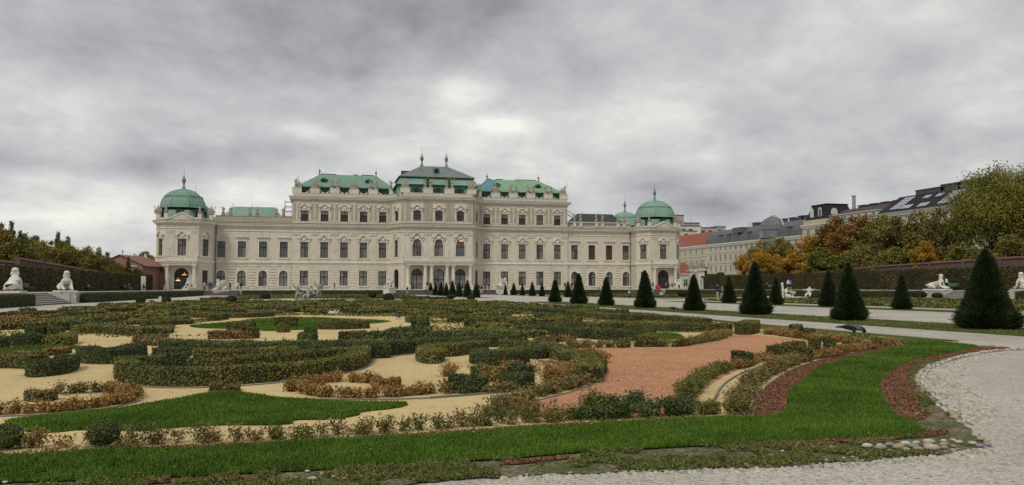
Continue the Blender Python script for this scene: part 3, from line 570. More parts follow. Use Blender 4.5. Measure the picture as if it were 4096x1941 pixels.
def window(key, kind, w, h, frame_m, glass_up, glass_lo, transom=None, bars=(1, 2, 3), fw=.10, mull=.09, bar=.035, blind=False, y=.22):
    """window template with its origin at the middle of the sill; returns dict of meshes"""
    O = outline(kind, w, 0, h); I = inset(O, fw); mb = MB(); ring(mb, O, I, y, y+.12)
    tr = transom if transom else h*.62; z0 = fw
    lo, hi = zlim(I, .01); mb.box(-mull/2, mull/2, y-.03, y+.10, lo, hi); mb.box(-w/2+fw*.5, w/2-fw*.5, y-.05, y+.11, tr-.09, tr+.09)
    for (a, b, nb) in ((z0, tr, bars[1]), (tr, hi, bars[2])):
        for k in range(1, nb+1):
            zz_ = a+(b-a)*k/(nb+1); xw = w/2-fw
            if zz_ > h-w*.35 and kind in ('arch', 'key', 'low', 'oct'): xw *= .8
            mb.box(-xw, xw, y+.01, y+.06, zz_-bar/2, zz_+bar/2)
    if bars[0] > 1:
        for s in (-1, 1): mb.box(s*(w/4)-bar/2, s*(w/4)+bar/2, y+.01, y+.06, fw, hi-w*.1)
    fr = mb.mesh('window_frame', frame_m); panes = []
    for (a, b, gm) in ((fw*.5, tr, glass_lo), (tr, hi, glass_up)):
        for s in (-1, 1):
            pts = []; xs = [s*w/2*q for q in (0, .35, .6, .8, .93, .99)]
            low = [(x_, max(a, zlim(O, x_)[0])) for x_ in xs]; up = [(x_, max(a, min(b, zlim(O, x_)[1]))) for x_ in xs]
            poly = low+up[::-1]; m2 = MB(); m2.face([(p[0], y+.075, p[1]) for p in (poly if s > 0 else poly[::-1])]); panes.append(m2.mesh('pane', gm))
    WIN[key] = (fr, panes); return fr
window('G', 'rect', 1.7, 3.15, WOODD, GLASS, GLASS, 1.85, (1, 2, 2), .13, .12)
window('GA', 'arch', 1.7, 3.3, WOODD, GLASS, GLASS, 1.95, (1, 2, 1), .12, .11)
window('F', 'rect', 1.65, 3.42, WOODD, GLASSB, GLASSB, 2.15, (2, 4, 2), .07, .09)
window('FL', 'rect', 1.65, 3.42, WOODD, GLASS, GLASS, 2.15, (2, 4, 2), .07, .09)
window('FS', 'rect', 1.65, 3.42, WOODR, SHUT, SHUT, 2.15, (1, 0, 0), .10, .09)
window('T', 'rect', 1.65, 2.35, WOODD, GLASS, SHUT, 1.45, (1, 1, 1), .08, .07)
window('TL', 'rect', 1.65, 2.35, WOODR, GLASS, GLASS, 1.45, (2, 2, 1), .08, .07)
window('C1', 'key', 1.95, 3.75, WOODR, GLASSB, GLASSB, 2.1, (2, 3, 2), .08, .09)
window('C2', 'oct', 1.7, 2.3, WOODD, GLASSD, GLASSD, 1.2, (1, 1, 1), .07, .06)
window('O1', 'arch', 1.35, 3.8, WOODR, SHUT, SHUT, 2.4, (1, 0, 0), .10, .10)
window('O2', 'oct', 1.3, 2.3, WOODR, SHUT, SHUT, 1.2, (1, 0, 0), .08, .08)
window('D', 'arch', 2.45, 4.5, WOODD, GLASSD, GLASS, 3.15, (2, 2, 1), .16, .16)
window('DC', 'arch', 2.45, 4.5, WOODD, GLASS, GLASS, 2.1, (1, 0, 0), .12, .05)
window('DP', 'arch', 2.75, 4.4, WOODD, GLASSD, GLASSD, 2.9, (2, 1, 1), .16, .16)
window('DO', 'arch', 1.9, 4.4, WOODD, DARK, DARK, 2.9, (1, 0, 0), .12, .08)
window('GP', 'rect', 1.45, 3.2, WOODD, GLASSD, GLASSD, 1.9, (1, 2, 1), .14, .10)
def place(me, p0, p1, s, z, out=0.0, name=None, parent=None, **k):
    L, a = frame(p0, p1); d = Vector((cos(a), sin(a))); n = Vector((d.y, -d.x)); q = Vector(p0)+d*s+n*out
    return put(name or me.name, me, parent or PAL, (q.x, q.y, z), a, **k)
def setwin(key, p0, p1, s, z, label=None):
    fr, panes = WIN[key]; o = place(fr, p0, p1, s, z, name='window')
    if label: o['label'] = label
    for m_ in panes:
        q = put('pane', m_, o)
        if m_.materials[0] in (GLASS, GLASSB) and random.random() < .22: q.material_slots[0].link = 'OBJECT'; q.material_slots[0].material = random.choice((GLASSM, GLASSW))
    return o
# surrounds and hoods -------------------------------------------------
def ribbon(mb, pts, th, y0, y1, m=0, wth=None):
    n = len(pts); up = [(p[0], p[1]+th) for p in pts]
    for i in range(n-1):
        a, b, c, d = pts[i], pts[i+1], up[i+1], up[i]
        mb.hexa([(a[0], y0, a[1]), (b[0], y0, b[1]), (b[0], y1, b[1]), (a[0], y1, a[1])], [(d[0], y0, d[1]), (c[0], y0, c[1]), (c[0], y1, c[1]), (d[0], y1, d[1])], m)
def surround(kind, w, h, t=.22, out=.10, sill=True, ears=False):
    O = outline(kind, w, 0, h); A = []
    for (x, z) in O:
        zz_ = z-(.0 if z < .01 else 0); s = (w/2+t)/(w/2); A.append((x*s, (z*(h+t)/h) if z > .01 else -.0))
    mb = MB(); n = len(O)
    for i in range(1, n):
        j = (i+1) % n; a, b, c, d = A[i], A[j], O[j], O[i]
        mb.face([(a[0], -out, a[1]), (b[0], -out, b[1]), (c[0], -out, c[1]), (d[0], -out, d[1])][::-1]); mb.face([(a[0], 0, a[1]), (b[0], 0, b[1]), (b[0], -out, b[1]), (a[0], -out, a[1])][::-1])
        mb.face([(d[0], -out, d[1]), (c[0], -out, c[1]), (c[0], .02, c[1]), (d[0], .02, d[1])][::-1])
    if sill: mb.box(-w/2-t-.22, w/2+t+.22, -out-.16, .0, -.30, -.04); mb.box(-w/2-t-.05, w/2+t+.05, -out-.02, -.001, -.62, -.301)
    return mb
SUR = {}
def mk(key, mb, mt=TRIM): SUR[key] = mb.mesh({'hood': 'hood', 'sur': 'surround', 'orn': 'ornament'}[key.split('_')[0]], mt)
mk('sur_G', surround('rect', 1.7, 3.15, .16, .06)); mk('sur_F', surround('rect', 1.65, 3.42, .24, .09)); mk('sur_T', surround('rect', 1.65, 2.35, .26, .10, False)); mk('sur_GA', surround('arch', 1.7, 3.3, .42, .12))
mk('sur_C1', surround('key', 1.95, 3.75, .20, .09, False)); mk('sur_C2', surround('oct', 1.7, 2.3, .20, .09, False)); mk('sur_O1', surround('arch', 1.35, 3.8, .18, .08, False)); mk('sur_D', surround('arch', 2.45, 4.5, .28, .10, False)); mk('sur_GP', surround('rect', 1.45, 3.2, .2, .07))
def swan(w, rise, base=.0, flat_=.22, pointy=False, n=10):
    h = w/2; pts = [(-h, base), (-h+w*flat_*.8, base)]
    for i in range(n+1):
        t = i/n; x = -h*(1-2*flat_)+t*w*(1-2*flat_); c = 1-abs(2*t-1); k = sin(c*pi/2)**1.3 if not pointy else c**.9
        pts.append((x, base+rise*k))
    return pts+[(h-w*flat_*.8, base), (h, base)]
def hood(w, rise, pointy, z, cart=True):
    mb = MB(); ribbon(mb, swan(w, rise, z, pointy=pointy), .20, -.42, 0); ribbon(mb, swan(w*.92, rise*.95, z-.16, pointy=pointy), .15, -.28, 0)
    if cart:
        mb.blob((0, -.12, z+rise*.25-.25), (w*.19, .14, .42), 8, 0, 3, .12)
        for s in (-1, 1): mb.blob((s*w*.27, -.08, z-.42), (w*.10, .10, .22), 6, 0, 5, .2); mb.box(s*(w/2-.32)-.12, s*(w/2-.32)+.12, -.30, 0, z-.62, z-.16)
    return mb
mk('hood_F', hood(2.75, .78, False, 4.10)); mk('hood_FP', hood(2.75, .78, True, 4.10)); mk('hood_T', hood(2.75, .55, False, 3.10)); mk('hood_C1', hood(3.2, .95, False, 4.05)); mk('hood_C2', hood(2.8, .62, False, 2.75)); mk('hood_O1', hood(2.1, .9, False, 4.15)); mk('hood_O2', hood(1.9, .6, False, 2.75))
mb = MB(); mb.box(-1.3, 1.3, -.40, 0, 4.25, 4.42); mb.box(-1.18, 1.18, -.26, 0, 4.10, 4.249); mb.box(-1.05, 1.05, -.08, 0, 3.72, 4.099); mb.box(-1.55, 1.55, -.05, 0, 5.0, 5.12); mk('hood_L', mb)
mb = MB(); ribbon(mb, swan(2.3, .45, 3.35, .3), .12, -.14, 0); mb.blob((0, -.06, 3.45), (.6, .08, .26), 8, 0, 2, .1); mk('hood_G', mb)
mb = MB(); mb.box(-1.55, -.35, -.10, 0, 4.28, 4.42); mb.box(.35, 1.55, -.10, 0, 4.28, 4.42); mb.box(-.22, .22, -.18, 0, 3.55, 4.0); mb.box(-1.62, -1.2, -.2, 0, 1.75, 2.05); mb.box(1.2, 1.62, -.2, 0, 1.75, 2.05); mk('hood_GA', mb)
mb = MB()          # capital of the wide pilaster strips
mb.box(-.85, .85, -.10, 0, 0, .62); ribbon(mb, [(-.85, .62), (-.4, .62), (-.2, .50), (.2, .50), (.4, .62), (.85, .62)], .12, -.22, 0)
for s in (-.5, 0, .5): mb.blob((s, -.14, .30), (.22, .10, .20), 6, 0, 4, .25)
CAPM = mb.mesh('capital', TRIM)
mb = MB(); mb.box(-.85, .85, -.07, 0, 0, 5.0); mb.box(-.55, .55, -.11, -.071, 1.9, 3.1); PILF = mb.mesh('pilaster', WALL)
mb = MB(); mb.box(-.85, .85, -.06, 0, 0, 4.1); PILT0 = mb.mesh('pilaster', TRIM)
mb = MB()
for s in (-1, 1):
    x = s*.44; mb.box(x-.30, x+.30, -.10, -.061, .25, 3.75); mb.box(x-.14, x+.14, -.13, -.101, .9, 2.9); mb.blob((x, -.12, 3.45), (.2, .08, .22), 6, 0, 2, .2); mb.blob((x, -.12, .55), (.2, .08, .18), 6, 0, 2, .2)
PILT = mb.mesh('pilaster_panel', PANEL)
# wall bodies -----------------------------------------------------------
SX5 = [11.7, 15.85, 20.0, 24.2, 28.4]; SX4 = [32.65, 36.9, 41.2, 45.35]
def fc(i, s0):      # helper: segment i of PATH
    return PATH[i], PATH[i+1]
iL4, iL5, iC0, iC1, iC2, iR5, iR4 = 4, 6+0, 8, 9, 10, 11, 13
# PATH: 0(-57.5,14) 1(-57.5,-3.2) 2(-55.25,-6) 3(-48.95,-6) 4(-46.7,-3.2) 5(-46.7,.3) 6(-30.9,.3) 7(-30.9,0) 8(-10.35,0) 9(-7.45,-5.5) 10(7.45,-5.5) 11(10.35,0) 12(30.9,0) 13(30.9,.3) 14(46.7,.3) 15(46.7,-3.2) 16(48.95,-6) 17(55.25,-6) 18(57.5,-3.2) 19(57.5,14)
S = {'pavLo': (1, 2), 'pavLf': (2, 3), 'pavLi': (3, 4), 'pavLs': (4, 5), 'lowL': (5, 6), 'stL': (6, 7), 'blkL': (7, 8), 'cL': (8, 9), 'c': (9, 10), 'cR': (10, 11), 'blkR': (11, 12), 'stR': (12, 13), 'lowR': (13, 14), 'pavRs': (14, 15), 'pavRi': (15, 16), 'pavRf': (16, 17), 'pavRo': (17, 18), 'sideL': (0, 1), 'sideR': (18, 19)}
S = {k: (PATH[a], PATH[b]) for k, (a, b) in S.items()}
FLOORS = {'blk': ((.95, 'G'), (6.88, 'F'), (14.78, 'T')), 'low': ((.8, 'GA'), (6.92, 'F'))}
Z1, Z2, Z3, Z4 = 0.0, 5.72, 14.30, 19.35
rects = []
for side, sg in (('L', -1), ('R', 1)):
    for kind, xs in (('blk', SX5), ('low', SX4)):
        p0, p1 = S[kind+side]; loc = sorted([(x-abs(p0[0])) if sg > 0 else (abs(p0[0])-x) for x in xs])
        gk = 'rect' if kind == 'blk' else 'arch'; gh = 3.15 if kind == 'blk' else 3.3; gz0 = .88 if kind == 'blk' else .78
        panel(p0, p1, Z1, Z2, [(s, gk, 1.7, gz0, gz0+gh) for s in loc]); panel(p0, p1, Z2+.003, Z3, [(s, 'rect', 1.65, 6.88, 10.30) for s in loc])
        if kind == 'blk': panel(p0, p1, Z3+.003, Z4+.9, [(s, 'rect', 1.65, 14.78, 17.13) for s in loc])
        for n_, s in enumerate(loc):
            setwin('G' if kind == 'blk' else 'GA', p0, p1, s, gz0)
            fk = 'F' if side == 'L' else 'FL'; lab = None
            if kind == 'low' and side == 'R' and n_ in (1, 2): fk = 'FS'; lab = 'window closed by brown blinds'
            setwin(fk, p0, p1, s, 6.88, lab)
            place(SUR['sur_G' if kind == 'blk' else 'sur_GA'], p0, p1, s, gz0, .002, 'surround'); place(SUR['hood_G' if kind == 'blk' else 'hood_GA'], p0, p1, s, gz0, .002, 'ornament')
            place(SUR['sur_F'], p0, p1, s, 6.88, .002, 'surround')
            place(SUR['hood_L' if kind == 'low' else ('hood_F' if n_ % 2 else 'hood_FP')], p0, p1, s, 6.88, .003, 'hood')
            if kind == 'blk':
                setwin('TL' if (side == 'R' and n_ == 3) else 'T', p0, p1, s, 14.78, 'window with clear panes and no blind' if (side == 'R' and n_ == 3) else None)
                place(SUR['sur_T'], p0, p1, s, 14.78, .002, 'surround'); place(SUR['hood_T'], p0, p1, s, 14.78, .003, 'hood')
        mids = [(a+b)/2 for a, b in zip(loc, loc[1:])]; L, _ = frame(p0, p1)
        if kind == 'blk':
            for s in mids+([.87] if loc[0] > 1.9 else [])+([L-.87] if L-loc[-1] > 1.9 else []):
                s = min(max(s, .87), L-.87); place(PILF, p0, p1, s, 6.35, .002, 'pilaster'); place(CAPM, p0, p1, s, 11.75, .002, 'capital'); place(PILT0, p0, p1, s, 14.9, .002, 'pilaster'); place(PILT, p0, p1, s, 14.9, .002, 'pilaster_panel')
        # rusticated courses of the ground floor piers
        edges = [0.02]+[v for s in loc for v in (s-.85-(.18 if kind == 'blk' else .45), s+.85+(.18 if kind == 'blk' else .45))]+[L-.02]
        for j in range(0, len(edges), 2):
            a, b = edges[j], edges[j+1]
            if b-a < .25: continue
            nn = 9; 
            for q in range(nn):
                za = .12+q*.585; mb = MB(); hgt = .505; c = .05
                mb.hexa([(a, -.0, za), (a, -.07, za+c), (b, -.07, za+c), (b, 0, za)][::-1], [(a, 0, za+hgt), (a, -.07, za+hgt-c), (b, -.07, za+hgt-c), (b, 0, za+hgt)][::-1])
                if kind == 'low': 
                    m_ = (a+b)/2; mb = MB(); k_ = 6
                    xs_ = [a+(b-a)*t/k_ for t in range(k_+1)]
                    for t in range(k_):
                        o1 = -.05-.13*sin(pi*t/k_); o2 = -.05-.13*sin(pi*(t+1)/k_)
                        mb.hexa([(xs_[t], 0, za), (xs_[t], o1, za+.12), (xs_[t+1], o2, za+.12), (xs_[t+1], 0, za)][::-1], [(xs_[t], 0, za+hgt), (xs_[t], o1, za+hgt-.12), (xs_[t+1], o2, za+hgt-.12), (xs_[t+1], 0, za+hgt)][::-1])
                P('stone_course', mb, BAND, loc=(p0[0], p0[1], 0), rz=frame(p0, p1)[1])
# centre pavilion
p0, p1 = S['c']; L, _ = frame(p0, p1); cs = [L/2-4.72, L/2, L/2+4.72]
panel(p0, p1, Z1, Z2, [(s, 'arch', 2.45, .05, 4.55) for s in cs]); panel(p0, p1, Z2+.003, Z3, [(s, 'key', 1.95, 7.2, 10.95) for s in cs]); panel(p0, p1, Z3+.003, Z4+.9, [(s, 'oct', 1.7, 14.9, 17.2) for s in cs])
for n_, s in enumerate(cs):
    setwin('DC' if n_ == 1 else 'D', p0, p1, s, .05, 'glazed central entrance door' if n_ == 1 else None); place(SUR['sur_D'], p0, p1, s, .05, .002, 'surround')
    o = setwin('C1', p0, p1, s, 7.2, 'arched window with a lit chandelier inside' if n_ == 2 else None); place(SUR['sur_C1'], p0, p1, s, 7.2, .002, 'surround'); place(SUR['hood_C1'], p0, p1, s, 7.2, .003, 'hood')
    setwin('C2', p0, p1, s, 14.9); place(SUR['sur_C2'], p0, p1, s, 14.9, .002, 'surround'); place(SUR['hood_C2'], p0, p1, s, 14.9, .003, 'hood')
mb = MB(); mb.box(-.55, .55, -.06, 0, 0, 5.0); PILC = mb.mesh('pilaster', TRIM); mb = MB(); mb.box(-.5, .5, -.06, 0, 0, 4.0); mb.box(-.32, .32, -.10, -.061, .3, 3.7); PILC3 = mb.mesh('pilaster', PANEL)
for s in (.75, cs[0]+1.85, cs[1]-1.85, cs[1]+1.85, cs[2]-1.85, L-.75): place(PILC, p0, p1, s, 6.35, .002, 'pilaster'); place(PILC3, p0, p1, s, 14.9, .002, 'pilaster')
for s in (.75, (cs[0]+cs[1])/2, (cs[1]+cs[2])/2, L-.75): place(CAPM, p0, p1, s, 11.75, .002, 'capital')
for key in ('cL', 'cR'):
    p0, p1 = S[key]; L, _ = frame(p0, p1); s = L/2
    panel(p0, p1, Z1, Z2, [(s, 'arch', 1.9, .05, 4.45)]); panel(p0, p1, Z2+.003, Z3, [(s, 'arch', 1.35, 7.1, 10.9)]); panel(p0, p1, Z3+.003, Z4+.9, [(s, 'oct', 1.3, 14.9, 17.2)])
    setwin('DO', p0, p1, s, .05); setwin('O1', p0, p1, s, 7.1); setwin('O2', p0, p1, s, 14.9)
    place(SUR['sur_O1'], p0, p1, s, 7.1, .002, 'surround'); place(SUR['hood_O1'], p0, p1, s, 7.1, .003, 'hood'); place(SUR['hood_O2'], p0, p1, s, 14.9, .003, 'hood')
    for q in (.62, L-.62): place(PILC, p0, p1, q, 6.35, .002, 'pilaster'); place(PILC3, p0, p1, q, 14.9, .002, 'pilaster'); place(PILC, p0, p1, q, .3, .002, 'pilaster')
# corner pavilions
for sd in ('L', 'R'):
    f0, f1 = S['pav'+sd+'f']; Lf, _ = frame(f0, f1)
    panel(f0, f1, Z1, Z2, [(Lf/2, 'arch', 2.75, .05, 4.45)]); panel(f0, f1, Z2+.003, 14.0, [(Lf/2, 'rect', 1.65, 6.95, 10.37)])
    setwin('DP', f0, f1, Lf/2, .05); setwin('FL', f0, f1, Lf/2, 6.95); place(SUR['sur_F'], f0, f1, Lf/2, 6.95, .002, 'surround'); place(SUR['hood_FP'], f0, f1, Lf/2, 6.95, .003, 'hood')
    for q in (.85, Lf-.85): place(PILF, f0, f1, q, 6.35, .002, 'pilaster'); place(CAPM, f0, f1, q, 11.35, .002, 'capital')
    for key in ('pav'+sd+'i', 'pav'+sd+'o'):
        p0, p1 = S[key]; L, _ = frame(p0, p1)
        panel(p0, p1, Z1, Z2, [(L/2, 'rect', 1.45, .8, 4.0)]); panel(p0, p1, Z2+.003, 14.0, [(L/2, 'rect', 1.65, 6.95, 10.37)])
        setwin('GP', p0, p1, L/2, .8); place(SUR['sur_GP'], p0, p1, L/2, .8, .002, 'surround'); place(SUR['hood_G'], p0, p1, L/2, .8, .002, 'ornament'); setwin('FL', p0, p1, L/2, 6.95); place(SUR['sur_F'], p0, p1, L/2, 6.95, .002, 'surround'); place(SUR['hood_F'], p0, p1, L/2, 6.95, .003, 'hood')
        for q in range(9):
            za = .12+q*.585
            for a, b in ((.03, L/2-.95), (L/2+.95, L-.03)):
                mb = MB(); mb.hexa([(a, 0, za), (a, -.07, za+.05), (b, -.07, za+.05), (b, 0, za)][::-1], [(a, 0, za+.505), (a, -.07, za+.455), (b, -.07, za+.455), (b, 0, za+.505)][::-1]); P('stone_course', mb, BAND, loc=(p0[0], p0[1], 0), rz=frame(p0, p1)[1])
    for key in ('pav'+sd+'s', 'side'+sd): panel(*S[key], Z1, 14.0, [])
for k_ in ('stL', 'stR'): panel(*S[k_], Z1, Z3, [])
# side walls and backs of the tall block
for sg in (-1, 1):
    q = [(-30.9, 11.0), (-30.9, 0.0)] if sg < 0 else [(30.9, 0.0), (30.9, 11.0)]
    panel(q[0], q[1], Z3-.6, Z4+.9, [])
mb = MB(); mb.box(-30.8, 30.8, 10.9, 11.0, 0, Z4+.9); mb.box(-57.4, 57.4, 13.9, 14.0, 0, 14.0); mb.box(-57.4, 57.4, .5, 13.89, 13.98, 14.05); P('rear_wall', mb, WALL)
# cornices, courses, friezes along the whole front
P('plinth', sweep(PATH, [(0, -.9), (.16, -.9), (.16, .10), (.08, .14), (0, .14)]), TRIM)
P('string_course', sweep(PATH, [(0, 5.38), (.10, 5.42), (.10, 5.66), (.26, 5.72), (.26, 5.84), (.12, 5.90), (.12, 6.22), (.02, 6.28), (0, 6.28)]), TRIM)
P('frieze_moulding', sweep(PATH, [(0, 12.42), (.14, 12.46), (.14, 12.62), (.03, 12.66), (.03, 12.70), (0, 12.70)]), TRIM)
P('cornice', sweep(PATH, [(0, 13.30), (.18, 13.34), (.22, 13.50), (.62, 13.62), (.66, 13.86), (.80, 14.0), (.80, 14.10), (.78, 14.16), (.10, 14.30), (0, 14.34)], mi=[0, 0, 0, 0, 0, 0, 1, 1, 1]), [TRIM, LEAD])
BP = [(-30.9, 11.0), (-30.9, 0.0), (-10.35, 0), (-7.45, -5.5), (7.45, -5.5), (10.35, 0), (30.9, 0), (30.9, 11.0)]
P('upper_moulding', sweep(BP, [(0, 18.95), (.12, 18.98), (.12, 19.12), (0, 19.15)]), TRIM)
P('upper_cornice', sweep(BP, [(0, 19.30), (.18, 19.34), (.24, 19.5), (.60, 19.60), (.64, 19.84), (.80, 19.96), (.80, 20.10), (.76, 20.18), (.06, 20.28), (-.6, 20.30)], mi=[0, 0, 0, 0, 0, 0, 1, 1, 1]), [TRIM, LEAD])
P('parapet', sweep(BP, [(-.02, 20.28), (-.02, 20.85), (.06, 20.87), (.06, 20.98), (-.45, 20.98), (-.45, 20.28)]), TRIM)
LP = [PATH[5], PATH[6]]; RP = [PATH[13], PATH[14]]
P('parapet', sweep(LP, [(-.35, 14.30), (-.35, 15.62), (-.27, 15.64), (-.27, 15.80), (-.8, 15.80), (-.8, 14.3)]), PANEL)
mb = sweep(RP, [(-.35, 14.30), (-.35, 14.62), (-.9, 14.62)]); sweep(RP, [(-.32, 15.56), (-.32, 15.76), (-.85, 15.76), (-.85, 15.56), (-.32, 15.56)], mb); P('balustrade_rail', mb, TRIM)
mb = MB()
for i in range(64):
    x = 31.1+i*.243; mb.lathe([(.05, 14.62), (.09, 14.85), (.045, 15.2), (.07, 15.56)], x, .9, 5)
P('balusters', mb, TRIM, kind='stuff')
# modillions and frieze brackets, each row one run of tiny blocks
mb = MB()
for (p0, p1), z0_, z1_, o in [(S[k_], 12.74, 13.28, .16) for k_ in ('blkL', 'cL', 'c', 'cR', 'blkR', 'pavLo', 'pavLf', 'pavLi', 'pavRi', 'pavRf', 'pavRo')]+[(S[k_], 19.16, 19.34, .34) for k_ in ('blkL', 'cL', 'c', 'cR', 'blkR')]:
    L, a = frame(p0, p1); n = int(L/(.62 if z0_ < 15 else .8)); d = Vector((cos(a), sin(a))); nn = Vector((d.y, -d.x))
    for i in range(n):
        s = (i+.5)*L/n; w_ = .13; q = Vector(p0)+d*s
        mb.hexa([(*(q-d*w_), z0_), (*(q-d*w_+nn*o*.6), z0_), (*(q+d*w_+nn*o*.6), z0_), (*(q+d*w_), z0_)][::-1], [(*(q-d*w_), z1_), (*(q-d*w_+nn*o), z1_), (*(q+d*w_+nn*o), z1_), (*(q+d*w_), z1_)][::-1])
P('bracket_rows', mb, TRIM, kind='stuff')
# pavilion pediments, balconies and columns
def column(mb, x, y, z0, z1, r):
    mb.box(x-r*1.35, x+r*1.35, y-r*1.35, y+r*1.35, z0, z0+.9); mb.lathe([(r*1.25, z0+.9), (r*1.2, z0+1.02), (r, z0+1.12), (r*1.02, z0+2.2), (r*.84, z1-.62), (r*1.0, z1-.55), (r*.95, z1-.5), (r*1.25, z1-.1)], x, y, 12); mb.box(x-r*1.4, x+r*1.4, y-r*1.4, y+r*1.4, z1-.10, z1)
def balcony(cx, yf, w, d, z, bal, ends=True):
    mb = MB(); mb.box(cx-w/2, cx+w/2, yf-d, yf-.003, z-.10, z+.26); mb.box(cx-w/2-.14, cx+w/2+.14, yf-d-.14, yf-.004, z+.261, z+.44); mb.box(cx-w/2+.15, cx+w/2-.15, yf-d+.15, yf-.005, z-.48, z-.101)
    P('balcony', mb, TRIM); 
    for s_ in ((-1, 1)):
        pass
    mb = MB(); yb = yf-d+.05; zt = z+1.42
    mb.box(cx-w/2, cx+w/2, yb, yb+.26, zt-.16, zt); mb.box(cx-w/2, cx+w/2, yb, yb+.26, z+.441, z+.56)
    for s_ in (-1, 1): mb.box(cx+s_*(w/2-.13)-.13, cx+s_*(w/2-.13)+.13, yb+.26, yf-.01, zt-.16, zt); mb.box(cx+s_*(w/2-.13)-.13, cx+s_*(w/2-.13)+.13, yb+.26, yf-.01, z+.441, z+.56)
    xs = [cx-w/2+.2]; 
    np_ = max(2, int(w/2.3)); piers = [cx-w/2+.22+(w-.44)*i/np_ for i in range(np_+1)]
    for x in piers: mb.box(x-.22, x+.22, yb-.03, yb+.29, z+.56, zt-.16)
    for a, b in zip(piers, piers[1:]):
        if abs((a+b)/2-cx) > bal: mb.box(a+.22, b-.22, yb+.06, yb+.2, z+.56, zt-.16); continue
        n = int((b-a-.5)/.24)
        for i in range(n): mb.lathe([(.05, z+.56), (.085, z+.75), (.045, z+1.05), (.06, zt-.16)], a+.30+(b-a-.6)*(i+.5)/n, yb+.13, 5)
    P('balustrade', mb, TRIM)
balcony(0, -5.5, 14.9, 1.9, 5.75, 1.5)
for x in (-6.75, -3.02, -1.68, 1.68, 3.02, 6.75):
    mb = MB(); column(mb, x, -6.75, .02, 5.2, .40); P('column', mb, TRIM)
    mb = MB(); mb.box(x-.5, x+.5, -7.1, -5.51, 5.201, 5.60); P('entablature_block', mb, TRIM)
mb = MB()
for x in (-4.72, 0, 4.72): mb.box(x-.32, x+.32, -5.75, -5.51, 4.95, 5.6)
P('keystone', mb, TRIM)
for sg in (-1, 1):
    cx = sg*52.1; balcony(cx, -6.0, 6.2, 1.5, 5.45, 1.2)
    for x in (-2.55, 2.55):
        mb = MB(); column(mb, cx+x, -7.0, .02, 4.95, .36); P('column', mb, TRIM); mb = MB(); mb.box(cx+x-.42, cx+x+.42, -7.4, -6.01, 4.951, 5.34); P('entablature_block', mb, TRIM)
    # pediment
    mb = MB(); z = 14.20
    mb.hexa([(cx-2.9, -6.75, z), (cx+2.9, -6.75, z), (cx+2.9, -6.3, z), (cx-2.9, -6.3, z)], [(cx-.02, -6.75, z+1.35), (cx+.02, -6.75, z+1.35), (cx+.02, -6.3, z+1.35), (cx-.02, -6.3, z+1.35)]); P('pediment', mb, TRIM)
    mb = MB()
    for s_ in (-1, 1): mb.hexa([(cx+s_*3.2, -6.95, z-.02), (cx+s_*2.75, -6.95, z-.02), (cx+s_*2.75, -6.2, z-.02), (cx+s_*3.2, -6.2, z-.02)][::s_], [(cx+s_*.0, -6.95, z+1.55), (cx-s_*.05, -6.95, z+1.28), (cx-s_*.05, -6.2, z+1.28), (cx+s_*.0, -6.2, z+1.55)][::s_])
    P('pediment_moulding', mb, TRIM); mb = MB()
    for q in (-1.4, -.7, 0, .7, 1.4): mb.blob((cx+q, -6.76, z+.35+.12*(2-abs(q))), (.38, .10, .24), 7, 0, int(q*10+20), .3)
    P('relief_ornament', mb, TRIM)
    # broken scroll roof edge of the pavilion
    oc = [(cx-5.4*sg*sg, 6.0), (cx-5.4, -3.2), (cx-3.15, -6.0), (cx+3.15, -6.0), (cx+5.4, -3.2), (cx+5.4, 6.0)]
    P('parapet', sweep(oc, [(-.2, 14.28), (-.2, 14.72), (-.65, 14.75), (-.65, 14.28)]), TRIM)
    mb = MB()
    for x, y in ((-5.1, -3.4), (-3.2, -5.6), (3.2, -5.6), (5.1, -3.4), (-5.3, 1.5), (5.3, 1.5)):
        mb.box(cx+x-.35, cx+x+.35, y-.3, y+.4, 14.3, 15.45)
    P('parapet_pier', mb, TRIM)
# ---------------------------------------------------------------- roofs
def slope(name, ring0, ring1, mats, mi=None, cap=True, seams=0.0, seam_m=None):
    mb = MB(); n = len(ring0)
    for i in range(n):
        j = (i+1) % n; mb.face([ring0[i], ring0[j], ring1[j], ring1[i]], mi[i] if mi else 0)
    if cap: mb.face(ring1, 0)
    if seams:
        for i in range(n):
            j = (i+1) % n; A, B, C, D = (Vector(p) for p in (ring0[i], ring0[j], ring1[j], ring1[i])); L = (B-A).length; Lt = (C-D).length
            if L < 2: continue
            d = (B-A).normalized(); nrm = d.cross(D-A).normalized()
            if nrm.z < 0: nrm = -nrm
            k = int(L/seams)
            for s in range(1, k):
                x = L*s/k; p = A+d*x; o0 = (D-A).dot(d); o1 = (C-A).dot(d); up = ((D-A)-d*o0)
                if x < o0: t = x/o0 if o0 > 0 else 1
                elif x > o1: t = (L-x)/(L-o1) if L > o1 else 1
                else: t = 1
                if t < .08: continue
                q = p+up*t; w = .028; h = nrm*.05
                mb.hexa([p-d*w, p+d*w, q+d*w, q-d*w], [p-d*w+h, p+d*w+h, q+d*w+h, q-d*w+h], (mi[i] if mi else 0))
    return P(name, mb, mats)
def rect(x0, x1, y0, y1, z): return [(x0, y0, z), (x1, y0, z), (x1, y1, z), (x0, y1, z)]
